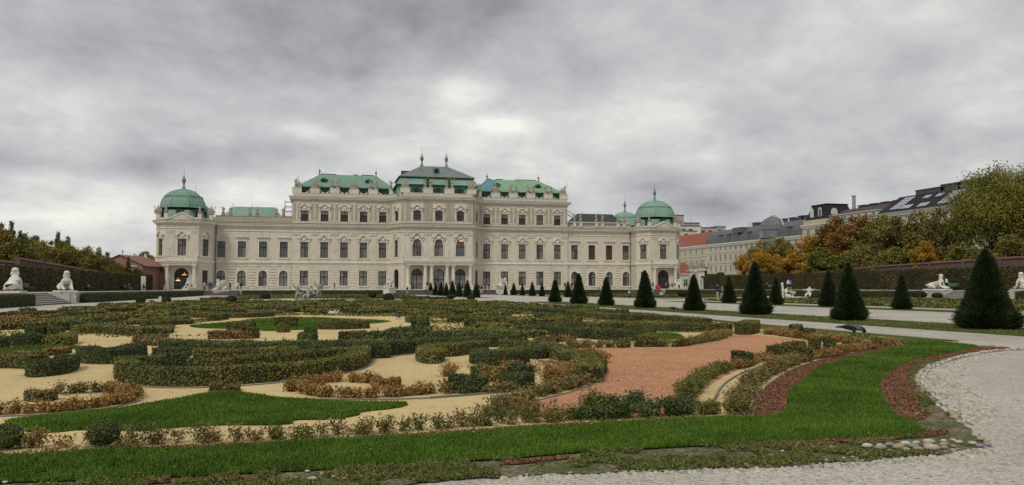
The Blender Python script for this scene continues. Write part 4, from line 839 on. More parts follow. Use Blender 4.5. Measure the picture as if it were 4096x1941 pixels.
def dormer(x, y, z, w=1.5, h=1.45, m=COPPERD, tri=True):
    mb = MB(); mb.box(-w*.40, w*.40, -.25, 1.2, 0, h*.72); mb.box(-w*.5, -w*.38, -.32, .6, 0, h*.55); mb.box(w*.38, w*.5, -.32, .6, 0, h*.55)
    ribbon(mb, [(-w*.62, h*.72), (-w*.3, h*.76), (0, h*1.0), (w*.3, h*.76), (w*.62, h*.72)], .10, -.45, 1.1)
    o = P('dormer', mb, m, loc=(x, y, z)); mb = MB(); mb.face([(a, -.27, b) for a, b in outline('low', w*.5, .08, h*.66)]); mb.build('dormer_window', DARK, o)
    mb = MB(); mb.box(-.02, .02, -.30, -.27, .08, h*.62); mb.box(-w*.25, w*.25, -.30, -.27, h*.3, h*.3+.04); mb.build('glazing_bar', COPPERD, o)
    return o
def oculus(x, y, z, r=.48):
    mb = MB(); n = 14
    for i in range(n):
        a = 2*pi*i/n; b = 2*pi*(i+1)/n
        mb.hexa([(r*cos(a), -.1, r*sin(a)), (r*cos(b), -.1, r*sin(b)), (r*cos(b), .9, r*sin(b)), (r*cos(a), .9, r*sin(a))], [(r*1.35*cos(a), -.1, r*1.35*sin(a)), (r*1.35*cos(b), -.1, r*1.35*sin(b)), (r*1.35*cos(b), .9, r*1.35*sin(b)), (r*1.35*cos(a), .9, r*1.35*sin(a))])
    ribbon(mb, [(-r*1.7, r*.8), (-r*.9, r*1.2), (0, r*1.7), (r*.9, r*1.2), (r*1.7, r*.8)], .08, -.2, .9); mb.box(-r*1.6, r*1.6, -.16, .5, -r*1.55, -r*1.35)
    o = P('round_dormer', mb, COPPERD, loc=(x, y, z)); mb = MB(); mb.face([(r*cos(2*pi*i/n), -.04, r*sin(2*pi*i/n)) for i in range(n)]); mb.build('dormer_window', DARK, o)
def finial(x, y, z, h, r=.3, m=ZINC):
    mb = MB(); mb.lathe([(r*1.3, z), (r*.7, z+h*.10), (r*.35, z+h*.22), (r*.5, z+h*.28), (r*.98, z+h*.38), (r*.98, z+h*.44), (r*.4, z+h*.54), (r*.3, z+h*.60), (.035, z+h*.66), (.015, z+h)], x, y, 8); P('finial', mb, m)
for sg in (-1, 1):
    X = lambda a: sorted((sg*a, sg*30.0))
    x0, x1 = sorted((sg*9.2, sg*30.1)); e0, e1 = x0-.15, x1+.15
    slope('mansard', rect(x0, x1, 1.0, 10.4, 20.3), rect(x0+.35, x1-.35, 1.7, 9.8, 22.25), [COPPER if sg > 0 else COPPERG], seams=1.0)
    mb = MB(); mb.box(e0, e1, .75, 10.6, 22.25, 22.42); P('gutter', mb, COPPERD)
    r0, r1 = sorted((sg*12.9, sg*25.2))
    if sg < 0: slope('roof', rect(e0, e1, .7, 10.7, 22.425), rect(r0, r1, 5.2, 6.0, 25.75), [COPPERG], seams=.85)
    else:
        xm, ym = 15.0, 15.2
        a = [(e0, .7, 22.425), (xm, .7, 22.425), (xm, 10.7, 22.425), (e0, 10.7, 22.425)]; b = [(r0, 5.2, 25.75), (xm, 5.2, 25.75), (xm, 6.0, 25.75), (r0, 6.0, 25.75)]
        o = slope('roof_section', [a[0], a[1], a[2], a[3]], [b[0], b[1], b[2], b[3]], [COPPERB], seams=.85); o['label'] = 'blue-tinted copper at the left end of the right roof'
        a = [(xm+.003, .7, 22.425), (e1, .7, 22.425), (e1, 10.7, 22.425), (xm+.003, 10.7, 22.425)]; b = [(xm+.003, 5.2, 25.75), (r1, 5.2, 25.75), (r1, 6.0, 25.75), (xm+.003, 6.0, 25.75)]
        o = slope('roof_section', a, b, [COPPERY], seams=.85); o['label'] = 'bright yellow-green streaked copper'
    for i, x in enumerate(SX5): dormer(sg*x, 1.25, 20.62, 1.75, 1.5)
    for x in (14.7, 24.4): oculus(sg*x, 2.35, 23.75)
    for x in (12.9, 25.4): finial(sg*x, 5.6, 25.7, 1.9, .26)
    mb = MB()
    for a, b in ((24.9, 20.0), (16.8, 15.2), (14.0, 12.9)) if sg > 0 else ((25.1, 21.7), (18.0, 16.9), (16.1, 13.4)): q0, q1 = sorted((sg*a, sg*b)); mb.box(q0, q1, 6.1, 7.2, 25.4, 26.05)
    P('chimney', mb, LEAD)
# central roof in three tiers
slope('mansard', rect(-8.9, 8.9, -3.9, 10.0, 20.3), rect(-8.6, 8.6, -3.3, 9.6, 22.85), [COPPER], seams=1.0); mb = MB(); mb.box(-9.0, 9.0, -4.1, 10.2, 22.85, 22.98); P('gutter', mb, COPPERD)
slope('middle_roof', rect(-9.05, 9.05, -4.15, 10.2, 22.99), rect(-8.0, 8.0, -2.4, 9.0, 24.65), [COPPER], seams=.8)
mb = MB(); mb.box(-8.4, 8.4, -3.0, 9.2, 24.65, 24.80); P('gutter', mb, COPPERD)
slope('roof', rect(-8.5, 8.5, -3.1, 9.3, 24.81), rect(-2.95, 2.95, 2.0, 3.4, 27.9), [ZINC], seams=.6)
for x in (-4.72, 0, 4.72): dormer(x, -3.85, 20.75, 1.7, 1.5)
for x in (-7.9, 7.9): dormer(x, -1.9, 20.7, 1.3, 1.5)
for x in (-2.35, 2.35): dormer(x, -3.9, 23.25, 1.15, 1.15, COPPER)
oculus(0, -1.35, 26.3, .42)
for x in (-2.8, 2.8): finial(x, 2.7, 27.85, 4.6, .42)
mb = MB()
for x in (-6.4, 6.0): mb.box(x-.9, x+.9, 4.0, 5.2, 25.4, 27.0)
P('chimney', mb, LEAD)
# low wing roofs
slope('roof', rect(-46.6, -32.6, 2.5, 10.8, 14.9), rect(-43.4, -35.1, 5.6, 7.4, 18.15), [COPPER], seams=.7); slope('roof', rect(32.3, 46.9, 2.5, 10.8, 14.9), rect(35.4, 44.0, 5.6, 7.4, 18.15), [SLATE], seams=0)
# domes
def dome(cx, cy, zb, R, H, mtl=COPPER, drum=True, sp=4.8):
    n = 8; rot = pi/8; prof = [(R*1.03, zb), (R*1.0, zb+.12)]
    for t in (.1, .22, .36, .5, .62, .74, .84, .92, .97): a = t*pi/2; prof.append((R*cos(a)**.92*1.0, zb+.12+H*sin(a)**1.02*.97))
    prof += [(R*.06, zb+H+.15)]
    fine = []; N = 32
    mb = MB(); vs = []; fs = []
    for r, z in prof:
        for i in range(N):
            a = 2*pi*i/N; k = (a-rot) % (pi/4)-pi/8; f = cos(pi/8)/cos(k); f = 1+(f/cos(pi/8)-1)*.45; vs.append((cx+r*f*.985*cos(a), cy+r*f*.985*sin(a), z))
    for j in range(len(prof)-1):
        for i in range(N): q = (i+1) % N; fs.append((j*N+i, j*N+q, (j+1)*N+q, (j+1)*N+i))
    mb.add(vs, fs); o = P('dome', mb, mtl)
    mb = MB()      # scalloped valance and ribs
    for i in range(16):
        for s_ in range(4):
            def pt(u): 
                a = 2*pi*(i+u)/16; z = zb+H*(.60-.055*abs(sin(pi*u*2))); rr = R*cos(math.asin(min(.99, (z-zb)/H)))**.92*1.0+.05; return Vector((cx+rr*cos(a), cy+rr*sin(a), z))
            mb.tube(pt(s_/4), pt((s_+1)/4), .07, .07, 4)
    mb.build('scallop_moulding', COPPERD, o); mb = MB()
    for i in range(8):
        a = rot+2*pi*i/8
        for (r0, z0_), (r1, z1_) in zip(prof[1:-1], prof[2:-1]): mb.tube((cx+r0*cos(a)*1.03, cy+r0*sin(a)*1.03, z0_), (cx+r1*cos(a)*1.03, cy+r1*sin(a)*1.03, z1_), .06, .06, 4)
    mb.build('rib', mtl, o)
    if drum:
        mb = MB(); mb.lathe([(R*1.10, zb-2.35), (R*.98, zb-.55)], cx, cy, 8, 0, rot); P('dome_skirt', mb, COPPER)
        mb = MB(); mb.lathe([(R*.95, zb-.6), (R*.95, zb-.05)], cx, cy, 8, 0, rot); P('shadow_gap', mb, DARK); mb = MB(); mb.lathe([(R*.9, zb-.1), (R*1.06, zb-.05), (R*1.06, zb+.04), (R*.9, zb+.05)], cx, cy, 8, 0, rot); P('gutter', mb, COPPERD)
        for i in range(8):
            a = rot+pi/8+2*pi*i/8
            if sin(a) > .3: continue
            mb = MB(); mb.box(-.55, .55, -.2, .8, 0, 1.35); ribbon(mb, [(-.75, 1.3), (0, 1.6), (.75, 1.3)], .1, -.4, .8); q = P('dormer', mb, COPPERD, loc=(cx+R*1.0*cos(a), cy+R*1.0*sin(a), zb-2.1), rz=a+pi/2)
            mb = MB(); mb.face([(x_, -.22, z_) for x_, z_ in outline('arch', .7, .1, 1.15)]); mb.build('dormer_window', DARK, q)
    finial(cx, cy, zb+H-.1, sp, .42, ZINC)
dome(-53.0, 0.2, 16.95, 4.45, 4.1, COPPERG); dome(52.8, 0.2, 16.95, 4.55, 4.2, COPPER)
dome(-54.6, 27, 16.9, 4.2, 3.9, COPPERG, True, 4.6); dome(55.6, 27, 16.9, 4.2, 3.9, COPPER, True, 5.0)
mb = MB()
for sg in (-1, 1):
    q = [(sg*(54.6)+4.6*cos(pi/8+pi/4*i), 27+4.6*sin(pi/8+pi/4*i)) for i in range(8)]; mb.hexa([(*p, 0) for p in q], [(*p, 14.6) for p in q])
P('rear_pavilion_wall', mb, WALL)
# rooftop statues ---------------------------------------------------------
def figure_mesh(seed, pose=0):
    mb = MB(); r = random.Random(seed); h = 1.75
    mb.lathe([(.34, 0), (.36, .12), (.27, .45), (.25, .75), (.20, .98), (.24, 1.18), (.27, 1.38), (.20, 1.48), (.08, 1.52)], 0, 0, 8, sx=1.0, sy=.75)
    mb.blob((.02, 0, 1.66), (.12, .13, .16), 8); sx = 1 if r.random() < .5 else -1
    mb.tube((sx*.24, 0, 1.40), (sx*.44, -.08, 1.66), .085, .065, 6); mb.tube((sx*.44, -.08, 1.66), (sx*.40, -.14, 1.98 if pose else 1.5), .065, .05, 6); mb.tube((-sx*.24, 0, 1.40), (-sx*.38, -.08, 1.10), .085, .07, 6); mb.tube((-sx*.38, -.08, 1.10), (-sx*.12, -.26, 1.02), .07, .05, 6)
    if pose: mb.tube((sx*.40, -.14, 1.3), (sx*.44, -.14, 2.3), .025, .02, 5); mb.blob((sx*.44, -.14, 2.3), (.10, .05, .12), 6)
    mb.tube((-sx*.2, -.12, .75), (sx*.22, -.26, .30), .12, .16, 6); mb.box(-.4, .4, -.32, .32, -.25, 0)
    return mb.mesh('roof_statue', STAT, True)
def trophy_mesh(seed):
    mb = MB(); r = random.Random(seed); mb.box(-.75, .75, -.35, .35, -.2, .25)
    mb.lathe([(.36, .25), (.42, .55), (.30, .95), (.36, 1.25), (.22, 1.42)], 0, 0, 8); mb.blob((0, 0, 1.6), (.17, .18, .22), 8); mb.tube((0, 0, 1.75), (.05, 0, 2.05), .07, .02, 5)
    for s in (-1, 1):
        mb.blob((s*.52, -.1, .62), (.34, .12, .46), 8, 0, seed, .15); mb.tube((s*.3, .1, .4), (s*.85, .1, 1.55), .05, .03, 5); mb.tube((s*.15, .12, .4), (s*.45, .12, 1.85), .04, .03, 5); mb.blob((s*.85, .1, 1.5), (.14, .05, .22), 6)
        mb.tube((s*.2, -.3, .35), (s*.95, -.3, .30), .12, .10, 6)
    return mb.mesh('roof_trophy', STAT, True)
FM = [figure_mesh(i, i % 2) for i in range(4)]; TM = [trophy_mesh(i) for i in range(2)]
mb = MB(); mb.box(-1.0, 1.0, -.32, .32, 0, .95); mb.box(-1.1, 1.1, -.38, .38, .95, 1.08); mb.box(-.28, .28, -.36, -.32, .2, .8); PED = mb.mesh('pedestal', TRIM)
mb = MB(); mb.box(-.36, .36, -.34, .34, 0, .95); mb.box(-.44, .44, -.40, .40, .95, 1.08); PED1 = mb.mesh('pedestal', TRIM)
def scroll(x, y, z, s):
    mb = MB()
    for k in range(7): a = k/6; mb.box(-.09, .09, -.18, .18, 0, .05) if 0 else None
    ribbon(mb, [(0, .0), (s*.35, .05), (s*.6, .18), (s*.75, .42), (s*.95, .55)], .2, -.16, .16) if s > 0 else ribbon(mb, [(s*.95, .55), (s*.75, .42), (s*.6, .18), (s*.35, .05), (0, 0)], .2, -.16, .16)
    return P('scroll', mb, TRIM, loc=(x, y, z))
for sg in (-1, 1):
    mids = [sg*v for v in (13.8, 17.95, 22.1, 26.3)]
    for i, x in enumerate(mids):
        put('pedestal', PED, PAL, (x, .25, 20.98)); scroll(x+1.85, .25, 20.98, -.9); scroll(x-1.85, .25, 20.98, .9)
        if (i % 2 == 1) == (sg < 0) if False else i in ((1, 3) if sg < 0 else (0,)): put('trophy', TM[i % 2], PAL, (x, .25, 22.25))
        else: put('statue', FM[i % 4], PAL, (x-.62, .25, 22.28)); put('statue', FM[(i+1) % 4], PAL, (x+.62, .25, 22.28))
    put('pedestal', PED, PAL, (sg*30.1, .3, 20.98)); put('statue', FM[1], PAL, (sg*30.3, .25, 22.28)); put('trophy', TM[0], PAL, (sg*29.7, .5, 22.2), sc=.8)
    put('pedestal', PED1, PAL, (sg*10.0, -.3, 20.98)); put('statue', FM[2], PAL, (sg*10.0, -.3, 22.28)); put('pedestal', PED, PAL, (sg*7.3, -5.0, 20.98)); put('trophy', TM[1], PAL, (sg*7.3, -5.0, 22.2)); put('pedestal', PED, PAL, (sg*2.36, -5.1, 20.98)); put('statue', FM[0], PAL, (sg*2.36-.6, -5.1, 22.28)); put('statue', FM[3], PAL, (sg*2.36+.6, -5.1, 22.28))
    for i, x in enumerate((33.6, 39.0, 44.4)):
        y = .85
        for dx_ in (-.75, .75):
            if sg > 0: put('pedestal', PED1, PAL, (sg*x+dx_, y, 14.62))
            put('statue', FM[(i+(dx_ > 0)) % 4], PAL, (sg*x+dx_, y, 16.0 if sg < 0 else 15.95), sc=(1.0, 1.0, .95))
    for x, y in ((-5.1, -3.4), (-3.2, -5.6), (3.2, -5.6), (5.1, -3.4)):
        put('statue' if abs(x) < 4 else 'trophy', FM[1] if abs(x) < 4 else TM[0], PAL, (sg*52.1+x, y, 15.7), sc=.85)
# rainwater pipes
for x in (-46.4, 46.4):
    mb = MB(); mb.tube((x, .12, 0), (x, .12, 13.3), .09, .09, 6); mb.tube((x, .12, 13.3), (x*.998, -.6, 14.0), .12, .16, 6); P('rain_pipe', mb, LEAD)
# lamps seen through the doors of the left pavilion and one window
LAMP, t, b = mat('warm_lamp'); b.inputs['Emission Color'].default_value = (1.0, .55, .22, 1); b.inputs['Emission Strength'].default_value = 2.2; b.inputs['Base Color'].default_value = (.8, .5, .3, 1)
for x, z, w in ((-51.55, 3.05, .42), (-52.75, 1.95, .38), (5.0, 10.62, .42)):
    mb = MB(); y = (-6.0 if x < 0 else -5.5)+.235
    for k in range(6): mb.blob((x+(k-2.5)*w*.36, y, z+.05*sin(k*2.1)), (w*.16, .03, .09), 6)
    mb.tube((x, y, z+.1), (x, y, z+.5), .02, .02, 4); P('chandelier', mb, LAMP)
# scaffold beside the left roof and the slanting ladder gangway at the right
mb = MB(); 
r = empty('scaffold_tower', (24-31.9, 181, 14.4), label='small metal scaffold tower at the left flank of the tall block', cat='scaffold')
for x in (-.8, .75):
    for y in (0, 1.2): mb.tube((x, y, 0), (x, y, 5.2), .035, .035, 5)
mb.build('pole', ZINC, r)
for k in range(5):
    mb = MB(); mb.box(-.82, .78, -.03, 1.23, .6+k*1.05, .66+k*1.05); mb.build('platform', ZINC, r)
r = empty('roof_gangway', (24+31.0, 180, 17.8), label='slanting metal gangway leaning on the right flank of the tall block', cat='ladder'); mb = MB()
for y in (0, .7): mb.tube((0, y, .25), (3.4, y, -1.9), .05, .05, 5); mb.tube((0, y, 1.2), (3.4, y, -.9), .03, .03, 5)
for k in range(12): a = k/11*3.4; mb.tube((a, 0, .25-a*.632), (a, .7, .25-a*.632), .04, .04, 4); mb.tube((a, 0, .25-a*.632), (a, 0, 1.2-a*.618), .02, .02, 4)
mb.build('rails', ZINC, r)
# ---------------------------------------------------------------- skinned bodies
def skin(name, verts, edges, radii, mats, sub=1, root=0, mi=None):
    me = bpy.data.meshes.new(name+'_cage'); me.from_pydata(verts, edges, []); o = bpy.data.objects.new(name+'_cage', me); COL.objects.link(o)
    md = o.modifiers.new('s', 'SKIN'); md.use_smooth_shade = True
    if not me.skin_vertices: pass
    for i, sv in enumerate(me.skin_vertices[0].data):
        r = radii[i]; sv.radius = r if isinstance(r, tuple) else (r, r); sv.use_root = (i == root)
    if sub: s_ = o.modifiers.new('u', 'SUBSURF'); s_.levels = sub; s_.render_levels = sub
    dg = bpy.context.evaluated_depsgraph_get(); dg.update(); m2 = bpy.data.meshes.new_from_object(o.evaluated_get(dg)); m2.name = name
    bpy.data.objects.remove(o); m2.materials.clear()
    for m in mats: m2.materials.append(m)
    if mi: m2.polygons.foreach_set('material_index', [mi(p.center) for p in m2.polygons])
    m2.polygons.foreach_set('use_smooth', [True]*len(m2.polygons)); m2.update(); return m2
# person: facing -y, feet at origin, 1.75 m
def body_cage(pose):
    k = pose; v = []; e = []; r = []
    def a(p, rad, par=None): v.append(p); r.append(rad); (e.append((par, len(v)-1)) if par is not None else None); return len(v)-1
    sit = k == 'sit'; dz = -.45 if sit else 0
    pel = a((0, 0, .95+dz), (.15, .11)); wa = a((0, 0, 1.12+dz), (.125, .095), pel); ch = a((0, 0, 1.33+dz), (.16, .11), wa); nk = a((0, .0, 1.50+dz), .055, ch); hd = a((0, -.01, 1.60+dz), (.075, .09), nk); tp = a((0, -.005, 1.70+dz), (.07, .085), hd)
    st = {'stand': (.02, -.02), 'walk': (.26, -.22), 'stride': (-.30, .25), 'sit': (0, 0), 'photo': (.03, -.03)}[k]
    for s, off in ((-1, st[0]), (1, st[1])):
        hp = a((s*.09, 0, .88+dz), .095, pel)
        if sit: kn = a((s*.11, -.45, .50), .07, hp); an = a((s*.11, -.47, .09), .045, kn); toe = a((s*.12, -.62, .045), .04, an)
        else: kn = a((s*.10, off*.45-.03, .50), .066, hp); an = a((s*.10, off, .09), .042, kn); toe = a((s*.12, off-.15, .04), .04, an)
        sh = a((s*.19, 0, 1.42+dz), .058, ch)
        if k == 'photo': el = a((s*.27, -.10, 1.18), .045, sh); wr = a((s*.09, -.32, 1.42), .034, el); hn = a((s*.04, -.36, 1.50), .035, wr)
        elif sit: el = a((s*.26, -.05, 1.14+dz), .045, sh); wr = a((s*.16, -.28, 1.02+dz), .034, el); hn = a((s*.12, -.34, 1.0+dz), .035, wr)
        else: el = a((s*.25, off*-.35+.03, 1.14), .045, sh); wr = a((s*.25, off*-.7-.08, .90), .033, el); hn = a((s*.24, off*-.8-.11, .82), .035, wr)
    return v, e, r
def person_mesh(pose, coat=False, shorts=False, bald=False):
    v, e, r = body_cage(pose); dz = -.45 if pose == 'sit' else 0
    hem = (.62 if coat else .90)+dz
    def mi(c):
        z = c.z; side = abs(c.x)
        if z > 1.53+dz: return 4 if (z > 1.665+dz or (c.y > -.0 and z > 1.56+dz)) else 3
        if z > 1.475+dz and side < .1: return 3
        if pose == 'photo' and c.y < -.29 and z > 1.38: return 3
        if pose not in ('photo', 'sit') and side > .2 and z < .87: return 3
        if pose == 'sit': return 0 if z > .60 and c.y > -.3 else (2 if z < .10 else (1 if c.y > -.60 else 1))
        if z > hem or side > .2: return 0
        if z < .10: return 2
        return 3 if (shorts and z < .5) else 1
    return skin('person_body', v, e, r, [DARK]*5, 1, 0, mi)
PM = {('stand', 0): person_mesh('stand'), ('stand', 1): person_mesh('stand', True), ('walk', 0): person_mesh('walk'), ('stride', 0): person_mesh('stride'), ('stride', 1): person_mesh('stride', True), ('photo', 0): person_mesh('photo'), ('sit', 0): person_mesh('sit'), ('walk', 2): person_mesh('walk', shorts=True)}
CM = {}
def cloth(c):
    if c not in CM: CM[c] = plain('cloth_%d' % len(CM), c, .85, .12, 6)
    return CM[c]
SKINM = plain('skin', (.45, .27, .19), .6, .08, 6)
NAVY, BLACK, RED, WHITE, KHAKI, JEANS, GREY, BLUE, BROWN, PURPLE, DGREEN = (.015, .02, .06), (.012, .012, .014), (.35, .03, .06), (.62, .61, .58), (.42, .31, .17), (.05, .07, .13), (.14, .14, .15), (.02, .15, .45), (.09, .05, .03), (.05, .03, .16), (.02, .05, .04)
def person(x, y, face, label, top, bot, hair=BROWN, shoes=BLACK, pose='stand', var=0, h=1.75, z=None, cat='person', extra=None):
    """face: heading in degrees, 0 looks towards the viewer (-y)"""
    me = PM[(pose, var)].copy()
    for i, m in enumerate((cloth(top), cloth(bot), cloth(shoes), SKINM, cloth(hair))): me.materials[i] = m
    o = put('person', me, None, (x, y, gz(y) if z is None else z), radians(face), h/1.75, label=label, cat='person')
    # face: nose, eyes, mouth as one small child mesh
    dz = -.45 if pose == 'sit' else 0; mb = MB(); mb.blob((0, -.105, 1.605+dz), (.014, .02, .022), 6); mb.build('nose', SKINM, o)
    mb = MB(); 
    for s in (-1, 1): mb.blob((s*.032, -.088, 1.64+dz), (.012, .008, .008), 6)
    mb.build('eyes', cloth(BLACK), o, kind='stuff')
    if extra: extra(o)
    return o
def backpack(col, z=1.28):
    def f(o):
        mb = MB(); mb.hexa([(-.15, .08, z-.26), (.15, .08, z-.26), (.14, .26, z-.26), (-.14, .26, z-.26)], [(-.13, .09, z+.20), (.13, .09, z+.20), (.11, .22, z+.20), (-.11, .22, z+.20)]); mb.build('backpack', cloth(col), o)
    return f
def hat(col):
    def f(o): mb = MB(); mb.lathe([(.17, 1.695), (.17, 1.705), (.10, 1.715), (.10, 1.79), (.05, 1.81)], 0, 0, 10); mb.build('hat', cloth(col), o)
    return f
TZ = lambda y: gz(y)+TH
# the walker on the right
ph = person(AY(2870, 72.0), 72.0, 200, 'man in navy jacket, beige trousers and dark hat walking away beside a yew cone', NAVY, KHAKI, GREY, BLACK, 'stride', 0, 1.80, extra=hat(NAVY))
person(AY(2888, 74.5), 74.5, 150, 'person in black jacket and pale trousers behind the man with beige trousers', BLACK, (.45, .45, .46), BLACK, BLACK, 'walk', 0, 1.66, extra=backpack(GREY))
person(AY(3152, 113), 113, 90, 'walker in white shirt and shorts on the right terrace before the tall hedge', (.70, .72, .60), BLACK, BLACK, BROWN, 'walk', 2, 1.78, TZ(113))
person(AY(3163, 113.8), 113.8, 95, 'walker in black shorts carrying a bright blue backpack on the right terrace', BLUE, BLACK, BROWN, BLACK, 'walk', 2, 1.62, TZ(113), extra=backpack(BLUE))
person(AY(3782, 84.8), 84.8, 180, 'person in black and white coat beside the far white sphinx at right', BLACK, BROWN, BLACK, BLACK, 'stand', 1, 1.66, TZ(84.8), extra=backpack(WHITE)); person(AY(3767, 86), 86, 170, 'person in grey jacket half hidden behind the far white sphinx at right', GREY, BLACK, BROWN, BLACK, 'stand', 0, 1.68, TZ(86))
# in front of the palace, left to right
SY = lambda k: (158.6+k*.42+.2, gz(160)+.117*(k+1))
yy, z_ = SY(2); person(AY(818, yy), yy, 30, 'woman in red jacket and dark trousers on the steps of the left pavilion', RED, DGREEN, WHITE, BROWN, 'walk', 0, 1.72, z_)
yy, z_ = SY(7); person(AY(838, 163), 163, 200, 'person in dark blue coat at the top of the left pavilion steps', (.03, .04, .16), BLACK, BLACK, BLACK, 'stand', 1, 1.80, PT); person(AY(846, 163.6), 163.6, 160, 'person in dark brown coat close beside the one in blue on the left steps', BROWN, BLACK, BLACK, BLACK, 'stand', 1, 1.76, PT)
person(AY(818, 168), 168, 0, 'person in pale hooded top behind the woman in red', (.5, .5, .48), JEANS, BLACK, WHITE, 'stand', 0, 1.7, PT)
person(AY(921, 165), 165, 60, 'person with pale blue backpack near the end of the left pavilion steps', NAVY, BLACK, BLACK, BLACK, 'stand', 0, 1.72, PT, extra=backpack((.25, .38, .5)))
person(AY(952, 166), 166, 0, 'person in white top standing beside one in black under the second arched window', WHITE, JEANS, BLACK, BROWN, 'stand', 0, 1.68, PT); person(AY(965, 165), 165, 10, 'person in black coat under the second arched window of the left wing', BLACK, GREY, BLACK, BLACK, 'stand', 1, 1.66, PT)
person(AY(1288, 166), 166, 80, 'person in black coat walking below the second ground window of the left block', BLACK, BLACK, WHITE, BLACK, 'stride', 1, 1.62, PT); person(AY(1339, 166), 166, 300, 'person in black jacket standing below a pier of the left block', BLACK, GREY, BLACK, BROWN, 'photo', 0, 1.68, PT)
person(AY(1247, 166), 166, 90, 'person in pale coat crouching forward behind the fountain putti', WHITE, BLACK, BLACK, WHITE, 'walk', 0, 1.7, PT)
yy, z_ = 158.0, gz(158); person(AY(1630, 158), 158, 0, 'man in black jacket and pale trousers standing at the foot of the central steps', BLACK, (.38, .33, .28), WHITE, BROWN, 'photo', 0, 1.76, z_)
person(AY(1709, 163.2), 163.2, 180, 'man in black shirt standing at the top of the central steps', BLACK, WHITE, BLACK, BLACK, 'stand', 0, 1.8, PT)
yy, z_ = SY(1); person(AY(1705, yy), yy, 20, 'person in light grey jacket and black trousers low on the central steps', (.42, .43, .45), BLACK, BLACK, BROWN, 'walk', 0, 1.66, z_)
yy, z_ = SY(5); person(AY(1765, yy), yy, 0, 'person in yellow-white cap between the yew cones before the central door', NAVY, BLACK, BLACK, (.6, .5, .1), 'stand', 0, 1.74, z_)
person(AY(1827, yy), yy, 10, 'person in violet blue jacket between yew cones on the central steps', (.05, .05, .28), BLACK, BLACK, BROWN, 'stand', 0, 1.68, z_); person(AY(1847, yy), yy, 350, 'person in black top with khaki trousers between two yew cones', BLACK, (.25, .2, .14), BLACK, (.4, .3, .25), 'walk', 0, 1.74, SY(2)[1]); person(AY(1859, yy+.5), yy+.5, 180, 'person in bright red jacket behind the big yew cone on the steps', RED, BLACK, BLACK, BLACK, 'stand', 0, 1.7, z_)
yy, z_ = SY(3); person(AY(1915, yy), yy, 150, 'person in dark top right of the last yew cone on the steps', BLACK, BROWN, BLACK, (.4, .3, .25), 'stand', 0, 1.78, z_); yy, z_ = SY(1); person(AY(1926, yy), yy, 180, 'person in black jacket and white trousers at the right of the central steps', BLACK, WHITE, BLACK, BLACK, 'stand', 0, 1.70, z_)
yy, z_ = SY(4); person(AY(1941, yy), yy, 100, 'person in long black coat on the central steps near the right block', BLACK, BLACK, BLACK, BLACK, 'stand', 1, 1.68, z_); person(AY(1955, yy+1), yy+1, 60, 'slim person in black, rightmost of those on the central steps', BLACK, BLACK, WHITE, BLACK, 'stride', 0, 1.62, SY(6)[1])
person(AY(2259, 166), 166, 0, 'person in black left of a small yew cone below the right block', BLACK, GREY, BLACK, BROWN, 'stand', 0, 1.74, PT); person(AY(2286, 166), 166, 0, 'person in black right of a small yew cone below the right wing', BLACK, BLACK, BLACK, BLACK, 'stand', 1, 1.72, PT)
person(AY(2396, 156), 156, 60, 'person in black jacket by the low hedge below the right wing', BLACK, GREY, WHITE, (.4, .25, .2), 'stand', 1, 1.72); person(AY(2404, 156.5), 156.5, 70, 'person in grey coat, second of the pair by the low hedge below the right wing', (.3, .3, .32), GREY, BLACK, GREY, 'stand', 1, 1.66)
person(AY(2612, 164), 164, 180, 'man in navy jacket and grey trousers left of the red box', NAVY, (.22, .2, .18), BLACK, BROWN, 'stand', 0, 1.76, PT)
person(AY(2665, 167), 167, 0, 'person in red and white top in the right pavilion doorway', (.4, .15, .13), BLACK, WHITE, BROWN, 'photo', 0, 1.66, PT); person(AY(2676, 166.5), 166.5, 40, 'person in black top close beside the right pavilion doorway', BLACK, GREY, WHITE, BROWN, 'walk', 0, 1.62, PT)
person(AY(2688, 166), 166, 0, 'person in black top and white skirt outside the right pavilion door', BLACK, WHITE, WHITE, BROWN, 'stand', 1, 1.6, PT); person(AY(2699, 165.5), 165.5, 90, 'woman in dark coat, rightmost of those outside the right pavilion', (.10, .04, .04), BLACK, BLACK, BROWN, 'stand', 1, 1.68, PT)
def seat_person(x, Y, X, face, label, top, bot): return person(X, Y, face, label, top, bot, BLACK, BLACK, 'sit', 0, 1.72, TZ(Y)-.03)
person(-30.2, 148, 90, 'person in black sitting against the left tall hedge near the gate', BLACK, BLACK, BROWN, BLACK, 'sit', 0, 1.75, TZ(148)); person(-30.2, 137.5, 90, 'person in blue jeans resting on the third bench by the left hedge', GREY, (.12, .2, .35), WHITE, BLACK, 'sit', 0, 1.6, TZ(137.5))
person(78.2, 131.0, 270, 'person in black and white sitting on a bench by the right hedge', BLACK, BLACK, WHITE, (.5, .4, .35), 'sit', 0, 1.7, TZ(131))

# ---------------------------------------------------------------- benches, bins, boxes
BENCHG = plain('green_painted_wood', (.10, .20, .14), .6, .15, 2); IRON = plain('black_iron', (.02, .02, .022), .5, .1, 2)
def bench(x, y, ang, label, z=None):
    r = empty('park_bench', (x, y, TZ(y) if z is None else z), ang, label=label, cat='bench', group='benches along the tall hedges')
    for k in range(3): mb = MB(); mb.box(-1.0, 1.0, -.30+k*.17, -.17+k*.17, .42, .46); mb.build('seat_slat', BENCHG, r)
    for k in range(3): mb = MB(); mb.box(-1.0, 1.0, .24+k*.03, .27+k*.03, .56+k*.13, .66+k*.13); mb.build('back_slat', BENCHG, r)
    for s in (-1, 1): mb = MB(); mb.box(s*.8-.03, s*.8+.03, -.28, -.23, 0, .42); mb.box(s*.8-.03, s*.8+.03, .18, .24, 0, .9); mb.box(s*.8-.03, s*.8+.03, -.28, .22, .37, .419); mb.build('leg', IRON, r)
    return r
